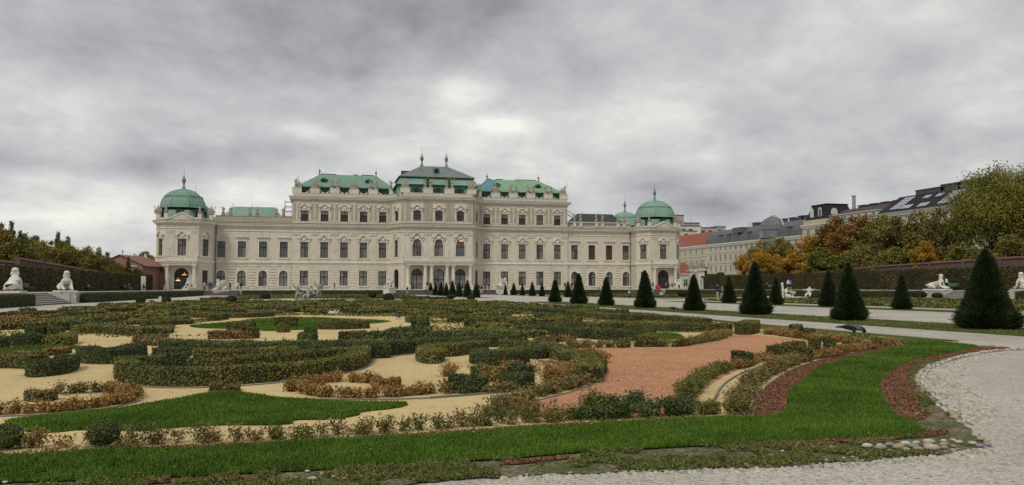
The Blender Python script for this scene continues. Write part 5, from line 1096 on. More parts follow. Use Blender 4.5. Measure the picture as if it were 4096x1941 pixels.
for y, l in ((94, 'green bench between the two left sphinxes'), (117, 'second bench by the left hedge, right of the sphinx'), (137, 'third bench by the left hedge, farthest of the three')): bench(-30.4, y, pi/2, l)
bench(78.4, 113.5-4.8, -pi/2, 'dark bench right of the walkers on the right terrace'); bench(78.4, 97.2, -pi/2, 'pale green bench by the right hedge, above the low hedge'); bench(78.4, 84.5+3, -pi/2, 'bench half hidden by the big yew at the right hedge'); bench(78.4, 131.0, -pi/2, 'bench with a seated person by the right hedge')
mb = MB(); mb.lathe([(.22, 0), (.24, .75), (.26, .78)], 0, 0, 10); mb.build('litter_bin', IRON, None, (-30.4, 110.5, TZ(110.5)), label='small dark litter bin by the left hedge', cat='bin')
mb = MB(); mb.box(-.45, .45, -.4, .4, 0, .85); mb.box(-.48, .48, -.43, .43, .85, .95); mb.build('red_box', cloth((.55, .03, .03)), None, (AY(2631, 165), 165, PT), label='bright red box beside the right pavilion door', cat='box')
# white information stele and the gate pier at left
mb = MB(); mb.box(-.36, .36, -.18, .18, 0, 2.5); mb.build('stele', WHITEST, None, (AY(574, 150), 150, TZ(150)), label='white upright information stele at the end of the left hedge', cat='sign')
mb = MB(); mb.box(-.42, .42, -.18, .18, 0, 2.6); mb.build('stele', WHITEST, None, (AY(2814, 158), 158, PT-.1), label='white upright panel beside the gate pier at right', cat='sign')
# small white floodlights on the lawns
def flood(x, y, lab, s=.28):
    mb = MB(); mb.box(-.5*s, .5*s, -.25*s, .25*s, .1, .1+1.2*s); mb.box(-.04, .04, -.04, .04, 0, .12); mb.build('floodlight', WHITEST, None, (*G(x, y), gz(G(x, y)[1])), .5, label=lab, cat='floodlight')
flood(2647, 1188, 'small white floodlight standing before the right pavilion steps', .5); flood(2517, 1170+8, 'tiny white lamp in the far lawn below the right wing', .4); flood(640, 1200, 'white floodlight beside the clipped ball on the left path', .26); flood(1511, 1176, 'white lamp left of the central sphinx pedestal', .4)

# ---------------------------------------------------------------- sphinxes and fountain figures
def sphinx_mesh(wings=False):
    v = []; e = []; r = []
    def a(p, rad, par=None): v.append(p); r.append(rad); (e.append((par, len(v)-1)) if par is not None else None); return len(v)-1
    c = a((0, .1, .52), (.30, .30)); hip = a((0, .62, .46), (.36, .33), c); rump = a((0, .95, .36), (.30, .26), hip)
    ch = a((0, -.32, .66), (.34, .29), c); sh = a((0, -.42, .93), (.31, .20), ch); nk = a((0, -.44, 1.12), .12, sh); hd = a((0, -.47, 1.30), (.15, .16), nk); tp = a((0, -.44, 1.45), (.135, .15), hd)
    for s in (-1, 1):
        u = a((s*.33, -.42, .74), .13, sh); el = a((s*.35, -.52, .30), .12, u); pw = a((s*.30, -.98, .12), .115, el); a((s*.29, -1.18, .10), .12, pw)
        th = a((s*.34, .60, .30), .20, hip); kn = a((s*.40, .18, .22), .15, th); ft = a((s*.38, .00, .10), .10, kn)
        a((s*.14, -.64, .82), .12, ch)
        hb = a((s*.18, -.38, 1.26), .09, hd); a((s*.21, -.36, 1.08), .075, hb)
    t1 = a((.25, 1.0, .2), .06, rump); t2 = a((.48, .6, .10), .055, t1)
    me = skin('sphinx_figure', v, e, r, [WHITEST], 2, 0); return me
SPH = sphinx_mesh()
mb = MB()
for s in (-1, 1):
    pts = [(s*.30, -.25, .85), (s*.42, .02, 1.25), (s*.40, .35, 1.55), (s*.36, .60, 1.45), (s*.34, .55, 1.0), (s*.32, .15, .70)]
    mb.hexa(pts, [(p[0]+s*.09, p[1], p[2]) for p in pts])
    for k in range(4): mb.tube((s*.44, -.1+.15*k, .8+.05*k), (s*.50, .12+.14*k, 1.35+.03*k), .045, .03, 5)
WING = mb.mesh('wing', WHITEST)
def sphinx(x, y, z, ang, label, ph=1.0, wings=False, pz=None, s=1.0, pw=1.0):
    r = empty('sphinx_statue', (x, y, z), ang, label=label, cat='statue'); put('figure', SPH, r, (0, 0, ph), 0, s)
    mb = MB(); mb.blob((0, -.615, 1.30), (.035, .05, .04), 6); mb.blob((0, -.58, 1.22), (.06, .03, .018), 6)
    for q in (-1, 1): mb.blob((q*.06, -.60, 1.345), (.03, .02, .015), 6)
    f_ = mb.mesh('face', WHITEST, True); put('face', f_, r, (0, 0, ph), 0, s)
    mb = MB(); mb.lathe([(.20, 1.36), (.235, 1.42), (.20, 1.55), (.08, 1.62)], 0, -.42, 10); put('hair_crown', mb.mesh('hair_crown', WHITEST, True), r, (0, 0, ph), 0, s)
    if wings: put('wings', WING, r, (0, 0, ph), 0, s, kind='stuff')
    mb = MB(); mb.box(-.62*pw, .62*pw, -1.28, 1.30, 0, ph-.16); P_ = mb.build('pedestal', WHITEST, r); mb = MB(); mb.box(-.72*pw, .72*pw, -1.38, 1.40, ph-.159, ph); mb.build('pedestal_cap', WHITEST, r); mb = MB(); mb.box(-.70*pw, .70*pw, -1.36, 1.38, -.1, .2); mb.build('pedestal_base', WHITEST, r)
    return r
sphinx(-23.6, 69.6, gz(70)-.05, pi+.15, 'white marble sphinx seen from behind on its pedestal, leftmost in the picture', 1.22, s=1.13); sphinx(-23.5, 82.0, gz(82)-.05, .5, 'white marble sphinx facing the viewer, right of the left garden steps', 1.22, s=1.13)
sphinx(71.6, 82.0, gz(82)-.05, .35, 'white marble sphinx in profile left of the steps at the far right', 1.22, s=1.1); sphinx(71.6, 69.8, gz(70)-.05, pi-.3, 'white marble sphinx cut off by the right edge of the picture', 1.22, s=1.1)
sphinx(AY(1560, 159.5), 159.5, gz(159.5), .9-pi/2, 'winged white sphinx on a high pedestal left of the central steps', 1.45, True, s=1.25); sphinx(AY(2012, 159.5), 159.5, gz(159.5), pi/2+.3, 'winged white sphinx right of the central steps, behind small yew cones', 1.45, True, s=1.25)
sphinx(AY(757, 162.5), 163, PT, -.4, 'white sphinx left of the left pavilion steps', .5, False, s=1.15); sphinx(AY(882, 160.5), 161, gz(160), .5-pi/2, 'winged white sphinx right of the left pavilion steps', .95, True, s=1.3)
sphinx(AY(2588, 160.5), 160.5, gz(160), .3, 'white sphinx half hidden by a tall yew left of the right pavilion steps', 1.2, True, s=1.25); sphinx(AY(2717, 160.5), 161, gz(160), -.2, 'winged white sphinx right of the right pavilion steps', 1.1, True, s=1.3)
def putto(kind):
    v = []; e = []; r = []
    def a(p, rad, par=None): v.append(p); r.append(rad); (e.append((par, len(v)-1)) if par is not None else None); return len(v)-1
    if kind == 'sit':
        pel = a((0, 0, .30), (.19, .15)); ch = a((.03, -.05, .62), (.17, .13), pel); nk = a((.05, -.07, .82), .06, ch); hd = a((.07, -.09, .97), .12, nk)
        for s in (-1, 1):
            kn = a((s*.18-.05, -.42, .34), .10, pel); a((s*.16-.12, -.55, .06), .065, kn)
            sh = a((s*.22, -.04, .72), .07, ch); el = a((s*.40, -.15, .62), .055, sh); a((s*.48, -.30, .78), .045, el)
    else:
        pel = a((0, 0, .62), (.16, .13)); ch = a((.02, -.02, .95), (.17, .13), pel); nk = a((.03, -.03, 1.14), .055, ch); hd = a((.05, -.05, 1.28), .11, nk)
        for s in (-1, 1):
            kn = a((s*.13, -.08, .36), .085, pel); a((s*.12, .0, .05), .06, kn); sh = a((s*.21, 0, 1.05), .06, ch); el = a((s*.36, -.08, 1.20), .05, sh); a((s*.30, -.16, 1.42), .045, el)
    return v, e, r
GREYST = plaster('weathered_grey_statue', (.33, .32, .29), .9)
PS = {}
for k_ in ('sit', 'stand'):
    v, e, r_ = putto(k_)
    for nm, m_ in (('g', GREYST), ('w', WHITEST)): PS[k_+nm] = skin('putto_figure', v, e, r_, [m_], 1, 0)
def group_stat(x, y, label, mt, tone, items, s=1.0):
    r = empty('fountain_statue_group', (x, y, gz(y)), 0, label=label, cat='fountain statue')
    mb = MB(); rr = random.Random(3)
    for k in range(7): mb.blob((rr.uniform(-1.2, 1.2)*s, rr.uniform(-.4, .4), .10), (.45, .35, .22), 8, 0, k, .2)
    mb.build('rock', mt, r)
    for kd, px_, py_, pz_, ang in items: put('putto', PS[kd+tone], r, (px_, py_, pz_), ang, s*1.25)
    mb = MB(); mb.lathe([(.10, 0), (.16, .15), (.09, .5), (.30, .72), (.34, .85), (.26, .92)], -.9*s if tone == 'g' else .55, .1, 10)
    mb.build('basin', mt, r); return r
group_stat(*G(1240, 1206), 'weathered grey fountain group of putti holding up basins, left of centre', GREYST, 'g', [('stand', -1.25, .1, .1, .3), ('sit', -.2, -.1, .25, -.2), ('stand', .85, 0, .35, .2), ('sit', .35, .1, .0, 2.9)])
group_stat(*G(3155, 1201), 'white fountain group, putto with an upright fish, at the right', WHITEST, 'w', [('sit', -.4, 0, .1, .3), ('sit', 2.6, .2, .25, -.6)])
mb = MB(); mb.tube((0, 0, 0), (.1, 0, .8), .22, .14, 8); mb.tube((.1, 0, .8), (0, 0, 1.7), .14, .10, 8); mb.blob((0, 0, 1.72), (.16, .1, .2), 8); mb.build('fish_column', WHITEST, None, (*(lambda g: (g[0], g[1]))(G(3130, 1201)), gz(G(3130, 1201)[1])), label='upright white stone fish of the right fountain', cat='statue')
# basin rims of the two fountains
for cx, cy, lab in ((-3.0, 91.5, 'low stone rim of the fountain basin left of centre'), (53, 88, 'low stone rim of the fountain basin at right')):
    mb = MB(); n = 40
    for i in range(n):
        a_, b_ = 2*pi*i/n, 2*pi*(i+1)/n; q = lambda rr, t, z: (rr*cos(t)*1.0, rr*sin(t)*.55, z)
        mb.hexa([q(4.6, a_, 0), q(5.0, a_, 0), q(5.0, b_, 0), q(4.6, b_, 0)], [q(4.6, a_, .16), q(5.0, a_, .16), q(5.0, b_, .16), q(4.6, b_, .16)])
    mb.build('basin_rim', TRIM, None, (cx, cy, gz(cy)), label=lab, cat='fountain')

# ---------------------------------------------------------------- crow and small birds
def crow(x, y, ang, label, s=1.0, z=None):
    v = [(0, 0, .20), (0, -.10, .215), (0, -.19, .165), (0, -.235, .10), (0, .12, .215), (0, .24, .215), (0, .36, .205), (.03, -.02, .14), (.03, -.03, .02), (-.03, 0, .14), (-.03, .02, .02)]
    e = [(0, 1), (1, 2), (2, 3), (0, 4), (4, 5), (5, 6), (0, 7), (7, 8), (0, 9), (9, 10)]; r = [(.085, .085), (.072, .075), .045, .042, (.072, .06), (.04, .025), (.03, .012), .014, .008, .014, .008]
    me = skin('crow_body', v, e, r, [CROWG, CROWB], 1, 0, lambda c: 1 if (c.y < -.17 or c.y > .10 or c.z < .13 or (abs(c.x) > .04 and c.y > -.02)) else 0)
    o = put('crow', me, None, (x, y, gz(y) if z is None else z), ang, s, label=label, cat='bird')
    mb = MB(); mb.tube((0, -.255, .085), (0, -.31, .045), .013, .003, 6); mb.build('beak', CROWB, o)
    for q in (-1, 1): mb = MB(); mb.hexa([(q*.055, -.06, .17), (q*.075, -.04, .22), (q*.055, .10, .24), (q*.02, .33, .225)], [(q*.07, -.06, .17), (q*.09, -.04, .22), (q*.07, .10, .24), (q*.03, .33, .22)]); mb.build('wing', CROWB, o)
CROWG = plain('grey_crow_plumage', (.10, .10, .105), .7, .15, 20); CROWB = plain('black_crow_plumage', (.012, .012, .015), .45, .1, 20)
gx, gy = G(3415, 1350); crow(gx, gy, pi/2-.65, 'hooded crow pecking the ground near the right border', 1.3)
gx, gy = G(1590, 1280); crow(gx, gy, .4, 'black crow standing at the tip of the oval lawn', .95); gx, gy = G(1299, 1265); crow(gx, gy, 2.2, 'distant black crow on the far edge of the oval lawn', .9); gx, gy = G(2695, 1249); crow(gx, gy, 1.2, 'small crow on the turf strip between two yew cones', 1.1); gx, gy = G(608, 1214); crow(gx, gy, 2.0, 'dark bird on the left path by the clipped ball', 1.1)
for i, (x, y) in enumerate(((1320, 1263), (1330, 1262), (1340, 1262))):
    gx, gy = G(x, y); mb = MB(); mb.blob((0, 0, .13), (.08, .15, .08), 8); mb.blob((0, -.15, .22), (.05, .06, .05), 6); mb.tube((0, .1, .13), (0, .26, .10), .04, .02, 5); mb.build('pigeon', WHITEST, None, (gx, gy, gz(gy)), .8*i, label='tiny pale bird, %s of the three beyond the oval lawn' % ('leftmost', 'middle one', 'rightmost')[i], cat='bird', group='pale birds beyond the oval lawn')
# ---------------------------------------------------------------- yew cones and clipped balls
def yew_mesh(h, r, n, leaf, seed, rough=1.0):
    global rng
    st = rng; rng = np.random.default_rng(seed)
    def prof(t): return r*(.86+.14*np.minimum(t/.06, 1))*(np.clip(1-t, .0, 1)**.92*.97+.03)
    V = []; k = 14; lev = [0, .04, .12, .3, .5, .7, .88, .975]
    for a_, b_ in zip(lev, lev[1:]):
        for i in range(k):
            p, q = 2*pi*i/k, 2*pi*(i+1)/k; ra, rb = prof(np.array(a_))*.88, prof(np.array(b_))*.88
            V.append([(ra*cos(p), ra*sin(p), a_*h), (ra*cos(q), ra*sin(q), a_*h), (rb*cos(q), rb*sin(q), b_*h), (rb*cos(p), rb*sin(p), b_*h)])
    V = np.array(V); nc = len(V)
    t = 1-np.sqrt(rng.uniform(0, 1, n)); t = np.where(rng.random(n) < .03, rng.uniform(.85, 1.0, n), t); a = rng.uniform(0, 2*pi, n)
    lump = 1+.09*rough*(np.sin(a*3+t*9+seed)+np.sin(a*5-t*13))*.5
    R = prof(t)*lump*rng.uniform(.88, 1.0, n); P_ = np.stack([R*np.cos(a), R*np.sin(a), t*h*.985+.01], 1)
    D = np.stack([np.cos(a), np.sin(a), np.full(n, .75)], 1)+rng.normal(size=(n, 3))*.35; L = leaf*rng.uniform(.6, 1.9, n)*(1+rough*1.1*(t < .15)*rng.random(n)-.35*(t > .9))
    S1 = spike_quads(P_, D, L, leaf*.20); V2 = leaf_quads(P_, D*[1, 1, .3], leaf*.55, .7, .5)
    Va = np.concatenate([V, S1, V2]); ti = np.r_[np.full(nc, .1), np.clip(rng.normal(.45, .25, 2*n), 0, 1)]
    rng = st
    return quads('yew_foliage', Va, ti, [F_YEW, CORE], np.r_[np.ones(nc, int), np.zeros(2*n, int)])
def yew(x, y, h, me, label, rz=0.0, group='yew cones lining the avenue'):
    r = empty('yew_cone', (x, y, gz(y)), rz, label=label, cat='topiary', group=group)
    put('foliage', me, r, (0, 0, .02), 0, h/2.5); mb = MB(); mb.tube((0, 0, -.05), (0, 0, .4), .07, .05, 6); mb.build('trunk', BARK, r); return r
Y0 = yew_mesh(2.5, .80, 30000, .095, 1, 1.5); Y1 = yew_mesh(2.5, .64, 15000, .095, 2, 1.1); Y2 = yew_mesh(2.5, .62, 8000, .11, 3, .8); Y3 = yew_mesh(2.5, .62, 2600, .12, 4, .3); Y4 = yew_mesh(2.5, .50, 2600, .12, 6, .3)
XA, XB = 20.9, 34.8
def at(xp, X):      # depth at which the row X=const meets the photo column xp
    d = ray(xp, 1150); return X/d[0]*d[1]
rowA = [(3945, 2.55, Y0, 'largest, nearest yew cone, at the right edge of the avenue'), (3395, 2.35, Y1, 'second nearest big yew cone, behind the crow'), (3020, 2.62, Y1, 'tall yew cone right of the man in beige trousers'), (2775, 2.1, Y1, 'yew cone left of the man in beige trousers'),
        (2580, 2.5, Y2, 'tall broad yew cone before the right domed pavilion'), (2425, 2.15, Y2, 'pointed yew cone before the right low wing'), (2315, 2.55, Y2, 'tall yew cone before the corner of the tall block'), (2220, 2.15, Y2, 'blunt yew cone at the far end of the near turf strip')]
for xp, h, m_, l in rowA: y = at(xp, XA); yew(XA, y, h, m_, l, xp)
for xp, h, m_, l in [(3606, 2.1, Y2, 'solitary yew cone across the avenue, left of the far white sphinx'), (3314, 2.55, Y2, 'yew cone across the avenue partly hidden by the second nearest cone'), (3103, 2.1, Y2, 'small yew cone beside the white putto fountain'), (2916, 2.35, Y2, 'pyramidal yew touching the walking man')]: y = at(xp, XB); yew(XB, y, h, m_, l, xp)
for i, (xp, h, nm) in enumerate([(1723, 2.45, 'first'), (1742, 2.3, 'second'), (1764, 2.5, 'third'), (1785, 2.3, 'fourth'), (1810, 2.6, 'fifth'), (1837, 2.2, 'sixth'), (1870, 2.55, 'seventh'), (1905, 2.15, 'eighth')]): yew(XA, at(xp, XA), h, Y3, nm+' from the left in the close row of small yew cones before the palace doors', xp, 'far yew cones of the left row')
for i, (xp, h, m_, nm) in enumerate([(1993, 2.35, Y3, 'first'), (2022, 2.0, Y4, 'second, slim'), (2055, 2.35, Y3, 'third'), (2090, 2.1, Y4, 'fourth, low'), (2129, 2.4, Y3, 'fifth'), (2168, 2.2, Y4, 'sixth, slim'), (2272, 2.3, Y3, 'last, rightmost')]): yew(XB, at(xp, XB), h, m_, nm+' in the spaced row of small yew cones right of the central steps', xp, 'far yew cones of the right row')
def ball_mesh(seed, n=2600):
    global rng
    st = rng; rng = np.random.default_rng(seed); D = norm(rng.normal(size=(n, 3))); D[:, 2] = np.abs(D[:, 2]+.6)-.6; P_ = D*rng.uniform(.86, 1.0, n)[:, None]; V = [leaf_quads(P_, D, .075, .7, .6)]
    C = []; 
    for j in range(6):
        for i in range(12):
            f_ = lambda a, b: (.88*sin(b)*cos(a), .88*sin(b)*sin(a), .88*cos(b)); a0, a1, b0, b1 = 2*pi*i/12, 2*pi*(i+1)/12, pi*j/6, pi*(j+1)/6; C.append([f_(a0, b0), f_(a1, b0), f_(a1, b1), f_(a0, b1)])
    C = np.array(C); rng = st; return quads('ball_foliage', np.concatenate([C, V[0]]), np.r_[np.full(len(C), .1), np.clip(rng.normal(.45, .25, n), 0, 1)], [F_YEW, CORE], np.r_[np.ones(len(C), int), np.zeros(n, int)])
BALL = ball_mesh(5, 4200)
for xb, yb, w, h, l in [(560, 1219, 38, 34, 'round clipped ball on the left path, nearer of two'), (664, 1214, 38, 24, 'flat-bottomed clipped ball on the left path, second of two'), (923, 1216, 42, 32, 'clipped ball at the corner of the parterre, left of the grey fountain'), (1060, 1202, 40, 28, 'clipped ball left of the grey fountain figures, on the lawn strip'),
                       (1490, 1194, 32, 30, 'clipped ball beside the left sphinx of the central steps'), (1555, 1209, 45, 35, 'big clipped ball between lawn strips below the central steps'), (1807, 1198, 34, 22, 'low clipped ball before the close row of cones'), (1885, 1205, 32, 24, 'clipped ball at the right end of the close row of cones'),
                       (3265, 1198, 52, 22, 'wide clipped ball right of the white fountain'), (3460, 1193, 36, 22, 'small round clipped ball right of the second nearest cone'), (3688, 1196, 58, 32, 'wide clipped ball below the far white sphinx'), (3757, 1196, 42, 24, 'round clipped ball beside the steps at the far right'), (2738, 1190, 46, 28, 'clipped bush right of the right pavilion steps')]:
    x, y = G(xb, yb); d = x*sin(YAW)+y*cos(YAW); R = w/2*d/FPX; H = h*d/FPX; put('clipped_ball', BALL, None, (x, y+R*.5, gz(y)+H*.52), xb, (R, R, H*.52), label=l, cat='topiary', group='clipped balls along the paths')

# ---------------------------------------------------------------- hedges of the parterre
used = []
def HG(pts, w, h, fm, label, leaf=.026, dens=900, **k):
    q = [G(x, y) for x, y in pts]; used.append((q, w)); k.setdefault('spikes', .5)
    return hedge(q, w, h, leaf*.76, dens*1.45, fm, label=label, cat='hedge', **k)
def SG(pts, w, h, fm, label, leaf=.02, n=60, **k):
    q = [G(x, y) for x, y in pts]; used.append((q, w)); return shrubs(q, w, h, leaf, n, fm, label=label, cat='shrubs', **k)
def EG(pts, label, w=.03, h=.05, off=0):
    q = smooth([G(x, y) for x, y in pts], 2); mb = MB(); w *= .6; h *= .5
    o = q[len(q)//2]; P2 = [(p[0]-o[0], p[1]-o[1]) for p in q]
    sweep(P2, [(0, -.01), (0, h), (w, h), (w, -.01)], mb); z0 = gz(o[1]); mb.v = [(a, b, c+gz(b+o[1])-z0) for a, b, c in mb.v]
    mb.build('edging_strip', EDGE, None, (o[0], o[1], z0), label=label, cat='edging')
# big U-shaped hedge
HG([(455, 1500), (462, 1528), (530, 1541), (623, 1548), (810, 1548), (1000, 1537), (1131, 1526), (1328, 1500), (1426, 1482), (1472, 1461), (1483, 1432)], .34, .27, F_MIX, 'thick curving hedge with grey edging, front of the big U-shaped scroll', .024, 1300, spikes=.6)
EG([(530, 1546), (623, 1553), (810, 1553), (1000, 1543), (1131, 1531), (1328, 1504), (1435, 1484), (1480, 1462), (1490, 1436)], 'grey edging strip along the foot of the big U-shaped hedge', .05, .03)
HG([(455, 1492), (520, 1492), (640, 1490)], .28, .28, F_DARK, 'dark hedge end joining the left of the big U-shaped scroll', .025, 1100)
HG([(600, 1480), (700, 1482), (760, 1478)], .30, .30, F_DARK, 'dark block of hedge inside the big U, at its left', .026, 1000)
HG([(745, 1487), (830, 1489), (925, 1484)], .26, .22, F_MIX, 'middle olive hedge inside the big U, left part', .026, 1000)
HG([(905, 1478), (1010, 1476), (1090, 1468)], .32, .24, F_MIX, 'brownish hedge in the middle of the big U', .026, 900)
HG([(1080, 1462), (1180, 1462), (1330, 1448), (1400, 1440)], .34, .25, F_OLIVE, 'olive hedge inside the right arm of the big U', .026, 900)
HG([(1225, 1446), (1290, 1445), (1330, 1440)], .3, .30, F_DARK, 'dark square block of hedge inside the right arm of the big U', .026, 1000)
HG([(745, 1422), (860, 1426), (1000, 1425), (1150, 1418), (1300, 1416), (1420, 1420), (1480, 1436)], .40, .27, F_DARK, 'long dark hedge closing the back of the big U', .028, 900)
HG([(770, 1450), (900, 1452), (1050, 1446), (1200, 1438)], .38, .26, F_OLIVE, 'grey-green hedge just inside the back of the big U', .028, 900)
HG([(604, 1448), (650, 1452), (740, 1448)], .40, .28, F_DARK, 'dark hedge at the upper left of the big U', .028, 900)
HG([(690, 1415), (740, 1410), (800, 1408)], .4, .27, F_DARK, 'small dark hedge behind the big U, at its left', .03, 800)
# left hedges
HG([(296, 1440), (315, 1456), (390, 1458), (462, 1458), (520, 1448), (592, 1430)], .42, .30, F_DARK, 'big dark curved hedge left of the U-shaped scroll', .026, 1100)
HG([(98, 1498), (100, 1514), (180, 1508), (245, 1502), (312, 1485), (316, 1468)], .36, .24, F_DARK, 'dark green blocky hedge standing alone in the sand at left', .025, 1300)
HG([(-120, 1474), (0, 1474), (60, 1474), (118, 1478)], .34, .24, F_MIX, 'brown-green hedge behind the lone block at the left edge', .027, 1000)
for x_ in (27, 67): mb = MB(); mb.blob((0, 0, .03), (.06, .05, .05), 8, 0, x_, .15); mb.build('white_stone', WHITEST, None, (*G(x_, 1472), gz(G(x_, 1472)[1])), label='white stone at the foot of the hedge, %s of two' % ('left' if x_ < 50 else 'right'), cat='stone')
HG([(40, 1384), (100, 1388), (165, 1384)], .5, .32, F_DARK, 'very dark hedge block above the left lawn', .032, 700); HG([(165, 1384), (230, 1386), (305, 1380), (312, 1368)], .45, .27, F_OLIVE, 'olive hedge right of the very dark block at left', .032, 700)
HG([(95, 1350), (140, 1352), (190, 1347)], .6, .32, F_DARK, 'dark oval hedge above the left lawn, left of two', .034, 600); HG([(190, 1355), (225, 1356), (262, 1350)], .6, .32, F_DARK, 'dark oval hedge above the left lawn, right of two', .034, 600)
HG([(-60, 1395), (0, 1397), (40, 1392)], .5, .28, F_DARK, 'dark hedge tip at the left edge above the lawn', .03, 700); HG([(190, 1424), (240, 1422), (290, 1412)], .3, .16, F_ORANGE, 'low tan hedge right of the left lawn', .028, 700); HG([(0, 1432), (110, 1434), (185, 1428)], .25, .14, F_TAN, 'low brown hedge below the left lawn', .028, 700)
HG([(280, 1332), (330, 1336), (400, 1334), (470, 1342), (560, 1348)], .55, .27, F_OLIVE, 'long olive hedge in the left middle ground', .034, 550); HG([(555, 1319), (600, 1321), (690, 1316), (700, 1308)], .6, .33, F_MIX, 'brown-green clipped hedge at the left end of the oval sand bed', .034, 600)
# centre
HG([(1483, 1434), (1574, 1423), (1655, 1414), (1760, 1404), (1880, 1395), (2000, 1388)], .42, .29, F_DARK, 'long dark hedge sweeping up right from the big U', .027, 1100); EG([(1480, 1437), (1574, 1426), (1655, 1417)], 'thin edging under the hedge right of the big U')
HG([(1670, 1428), (1657, 1440), (1680, 1452), (1726, 1459), (1775, 1452), (1780, 1436)], .34, .26, F_OLIVE, 'olive hooked end of the scroll hedge in the centre', .025, 1300); HG([(1700, 1420), (1780, 1432), (1850, 1423), (1889, 1416), (1954, 1407)], .36, .26, F_MIX, 'olive hedge running right from the hooked scroll', .026, 1100)
HG([(1880, 1440), (1879, 1456), (1930, 1466), (1984, 1468), (2060, 1458), (2120, 1452)], .36, .25, F_DARK, 'very dark hedge at the left of the right-hand cluster', .025, 1100)
HG([(1790, 1556), (1783, 1572), (1850, 1578), (1938, 1577), (1960, 1562)], .30, .21, F_DARK, 'dark bushy hedge at the lower left of the right-hand cluster', .022, 1400, rough=.12); HG([(1995, 1556), (2050, 1560), (2100, 1555), (2138, 1540)], .34, .23, F_DARK, 'dark bushy hedge above the grey edging in the right-hand cluster', .022, 1300, rough=.12)
SG([(1790, 1574), (1830, 1578), (1790, 1560)], .16, .13, F_TAN, 'thin brown shrubs at the left tip of the right-hand cluster', n=70); SG([(1940, 1578), (2000, 1575), (2080, 1565)], .18, .13, F_TAN, 'brown shrubs between the two dark bushy hedges', n=80)
SG([(1835, 1508), (1850, 1500), (1900, 1502)], .28, .22, F_ORANGE, 'orange-brown shrub at the left of the right-hand cluster', n=130); HG([(1880, 1510), (1950, 1516), (2020, 1510)], .3, .2, F_MIX, 'olive-brown hedge inside the right-hand cluster', .024, 900, rough=.15)
SG([(1930, 1525), (1975, 1530)], .14, .17, F_ORANGE, 'small red-orange shrub inside the right-hand cluster', n=130); SG([(2000, 1490), (2050, 1495)], .2, .18, F_ORANGE, 'rusty shrub right of the very dark hedge', n=110)
HG([(2030, 1505), (2080, 1512), (2130, 1500)], .3, .21, F_DARK, 'dark hedge in the middle of the right-hand cluster', .024, 1000, rough=.12); HG([(2000, 1462), (2070, 1440), (2130, 1432), (2170, 1432)], .4, .24, F_OLIVE, 'olive hedge behind the right-hand cluster', .026, 900)
SG([(2150, 1490), (2200, 1488), (2250, 1500), (2285, 1515)], .20, .17, F_ORANGE, 'row of orange shrubs under the curved edging, right-hand cluster', n=120); SG([(2150, 1532), (2200, 1538), (2250, 1530), (2290, 1512)], .26, .20, F_ORANGE, 'bright orange shrubs above the lower edging, right-hand cluster', n=170)
EG([(2158, 1446), (2220, 1450), (2270, 1462), (2285, 1478)], 'curved grey edging above the orange shrubs', .05, .05); EG([(1722, 1594), (1860, 1584), (2000, 1570), (2131, 1557), (2220, 1540), (2285, 1518)], 'long grey edging below the right-hand cluster', .06, .05); EG([(1197, 1600), (1380, 1600), (1560, 1600), (1722, 1594)], 'grey edging in front of the orange shrub scroll', .05, .03)
HG([(1990, 1400), (2080, 1408), (2160, 1424), (2230, 1440), (2290, 1470), (2315, 1500), (2290, 1530)], .42, .24, F_OLIVE, 'broad olive hedge arching round the orange shrubs', .026, 1000, rough=.12, spikes=1.4)
HG([(2000, 1425), (2080, 1432), (2150, 1438)], .3, .23, F_DARK, 'dark hedge inside the olive arch', .026, 900)
SG([(2332, 1422), (2360, 1440), (2388, 1455)], .24, .17, F_ORANGE, 'orange-tan shrubs at the top of the outer arc', n=120); HG([(2395, 1462), (2426, 1480), (2412, 1512), (2380, 1530)], .22, .22, F_MIX, 'upright green-brown shrubs on the outer arc beside the red bed', .022, 1100, rough=.2, spikes=1.2)
SG([(2380, 1530), (2330, 1550), (2262, 1570), (2200, 1588)], .24, .17, F_TAN, 'green-tan shrubs on the lower outer arc', n=150); SG([(2164, 1597), (2110, 1612), (2050, 1630), (2000, 1645)], .18, .13, F_TAN, 'thin tan shrubs between sand and red bed', n=90); SG([(1990, 1620), (2050, 1640), (2100, 1660)], .2, .13, F_ORANGE, 'sparse reddish shrubs at the left tip of the red bed', n=70)
EG([(2430, 1470), (2424, 1510), (2372, 1543), (2276, 1575), (2164, 1602), (2079, 1627)], 'edging between the outer arc and the red bed', .03, .03)
# orange scroll and tan scroll
SG([(1190, 1570), (1200, 1580), (1260, 1590), (1330, 1594), (1445, 1595), (1560, 1592), (1640, 1586), (1740, 1576)], .17, .125, F_ORANGE, 'long row of orange-brown shrubs along the grey edging, centre', n=120, gap=.15); SG([(1195, 1566), (1255, 1542), (1340, 1530), (1375, 1530), (1420, 1533), (1480, 1535)], .17, .13, F_ORANGE, 'orange shrubs forming the back of the centre scroll', n=120); HG([(1483, 1540), (1480, 1553), (1540, 1556), (1600, 1552), (1608, 1540)], .17, .13, F_ORANGE, 'dense tan-orange clipped tuft ending the centre scroll', .018, 1700, rough=.15, spikes=1.5)
HG([(92, 1600), (90, 1608), (150, 1611), (215, 1607), (238, 1596)], .16, .125, F_TAN, 'dense tan tuft in the sand at the left', .018, 1700, rough=.15, spikes=1.5); SG([(236, 1578), (300, 1575), (400, 1570), (470, 1566)], .15, .13, F_TAN, 'green-tan shrubs behind the tan tuft at the left', n=100, gap=.2); SG([(470, 1570), (540, 1575), (565, 1590), (530, 1612), (450, 1624), (340, 1640), (200, 1655), (60, 1660), (-60, 1664)], .17, .12, F_ORANGE, 'curved row of orange-brown shrubs at the left', n=105, gap=.1)
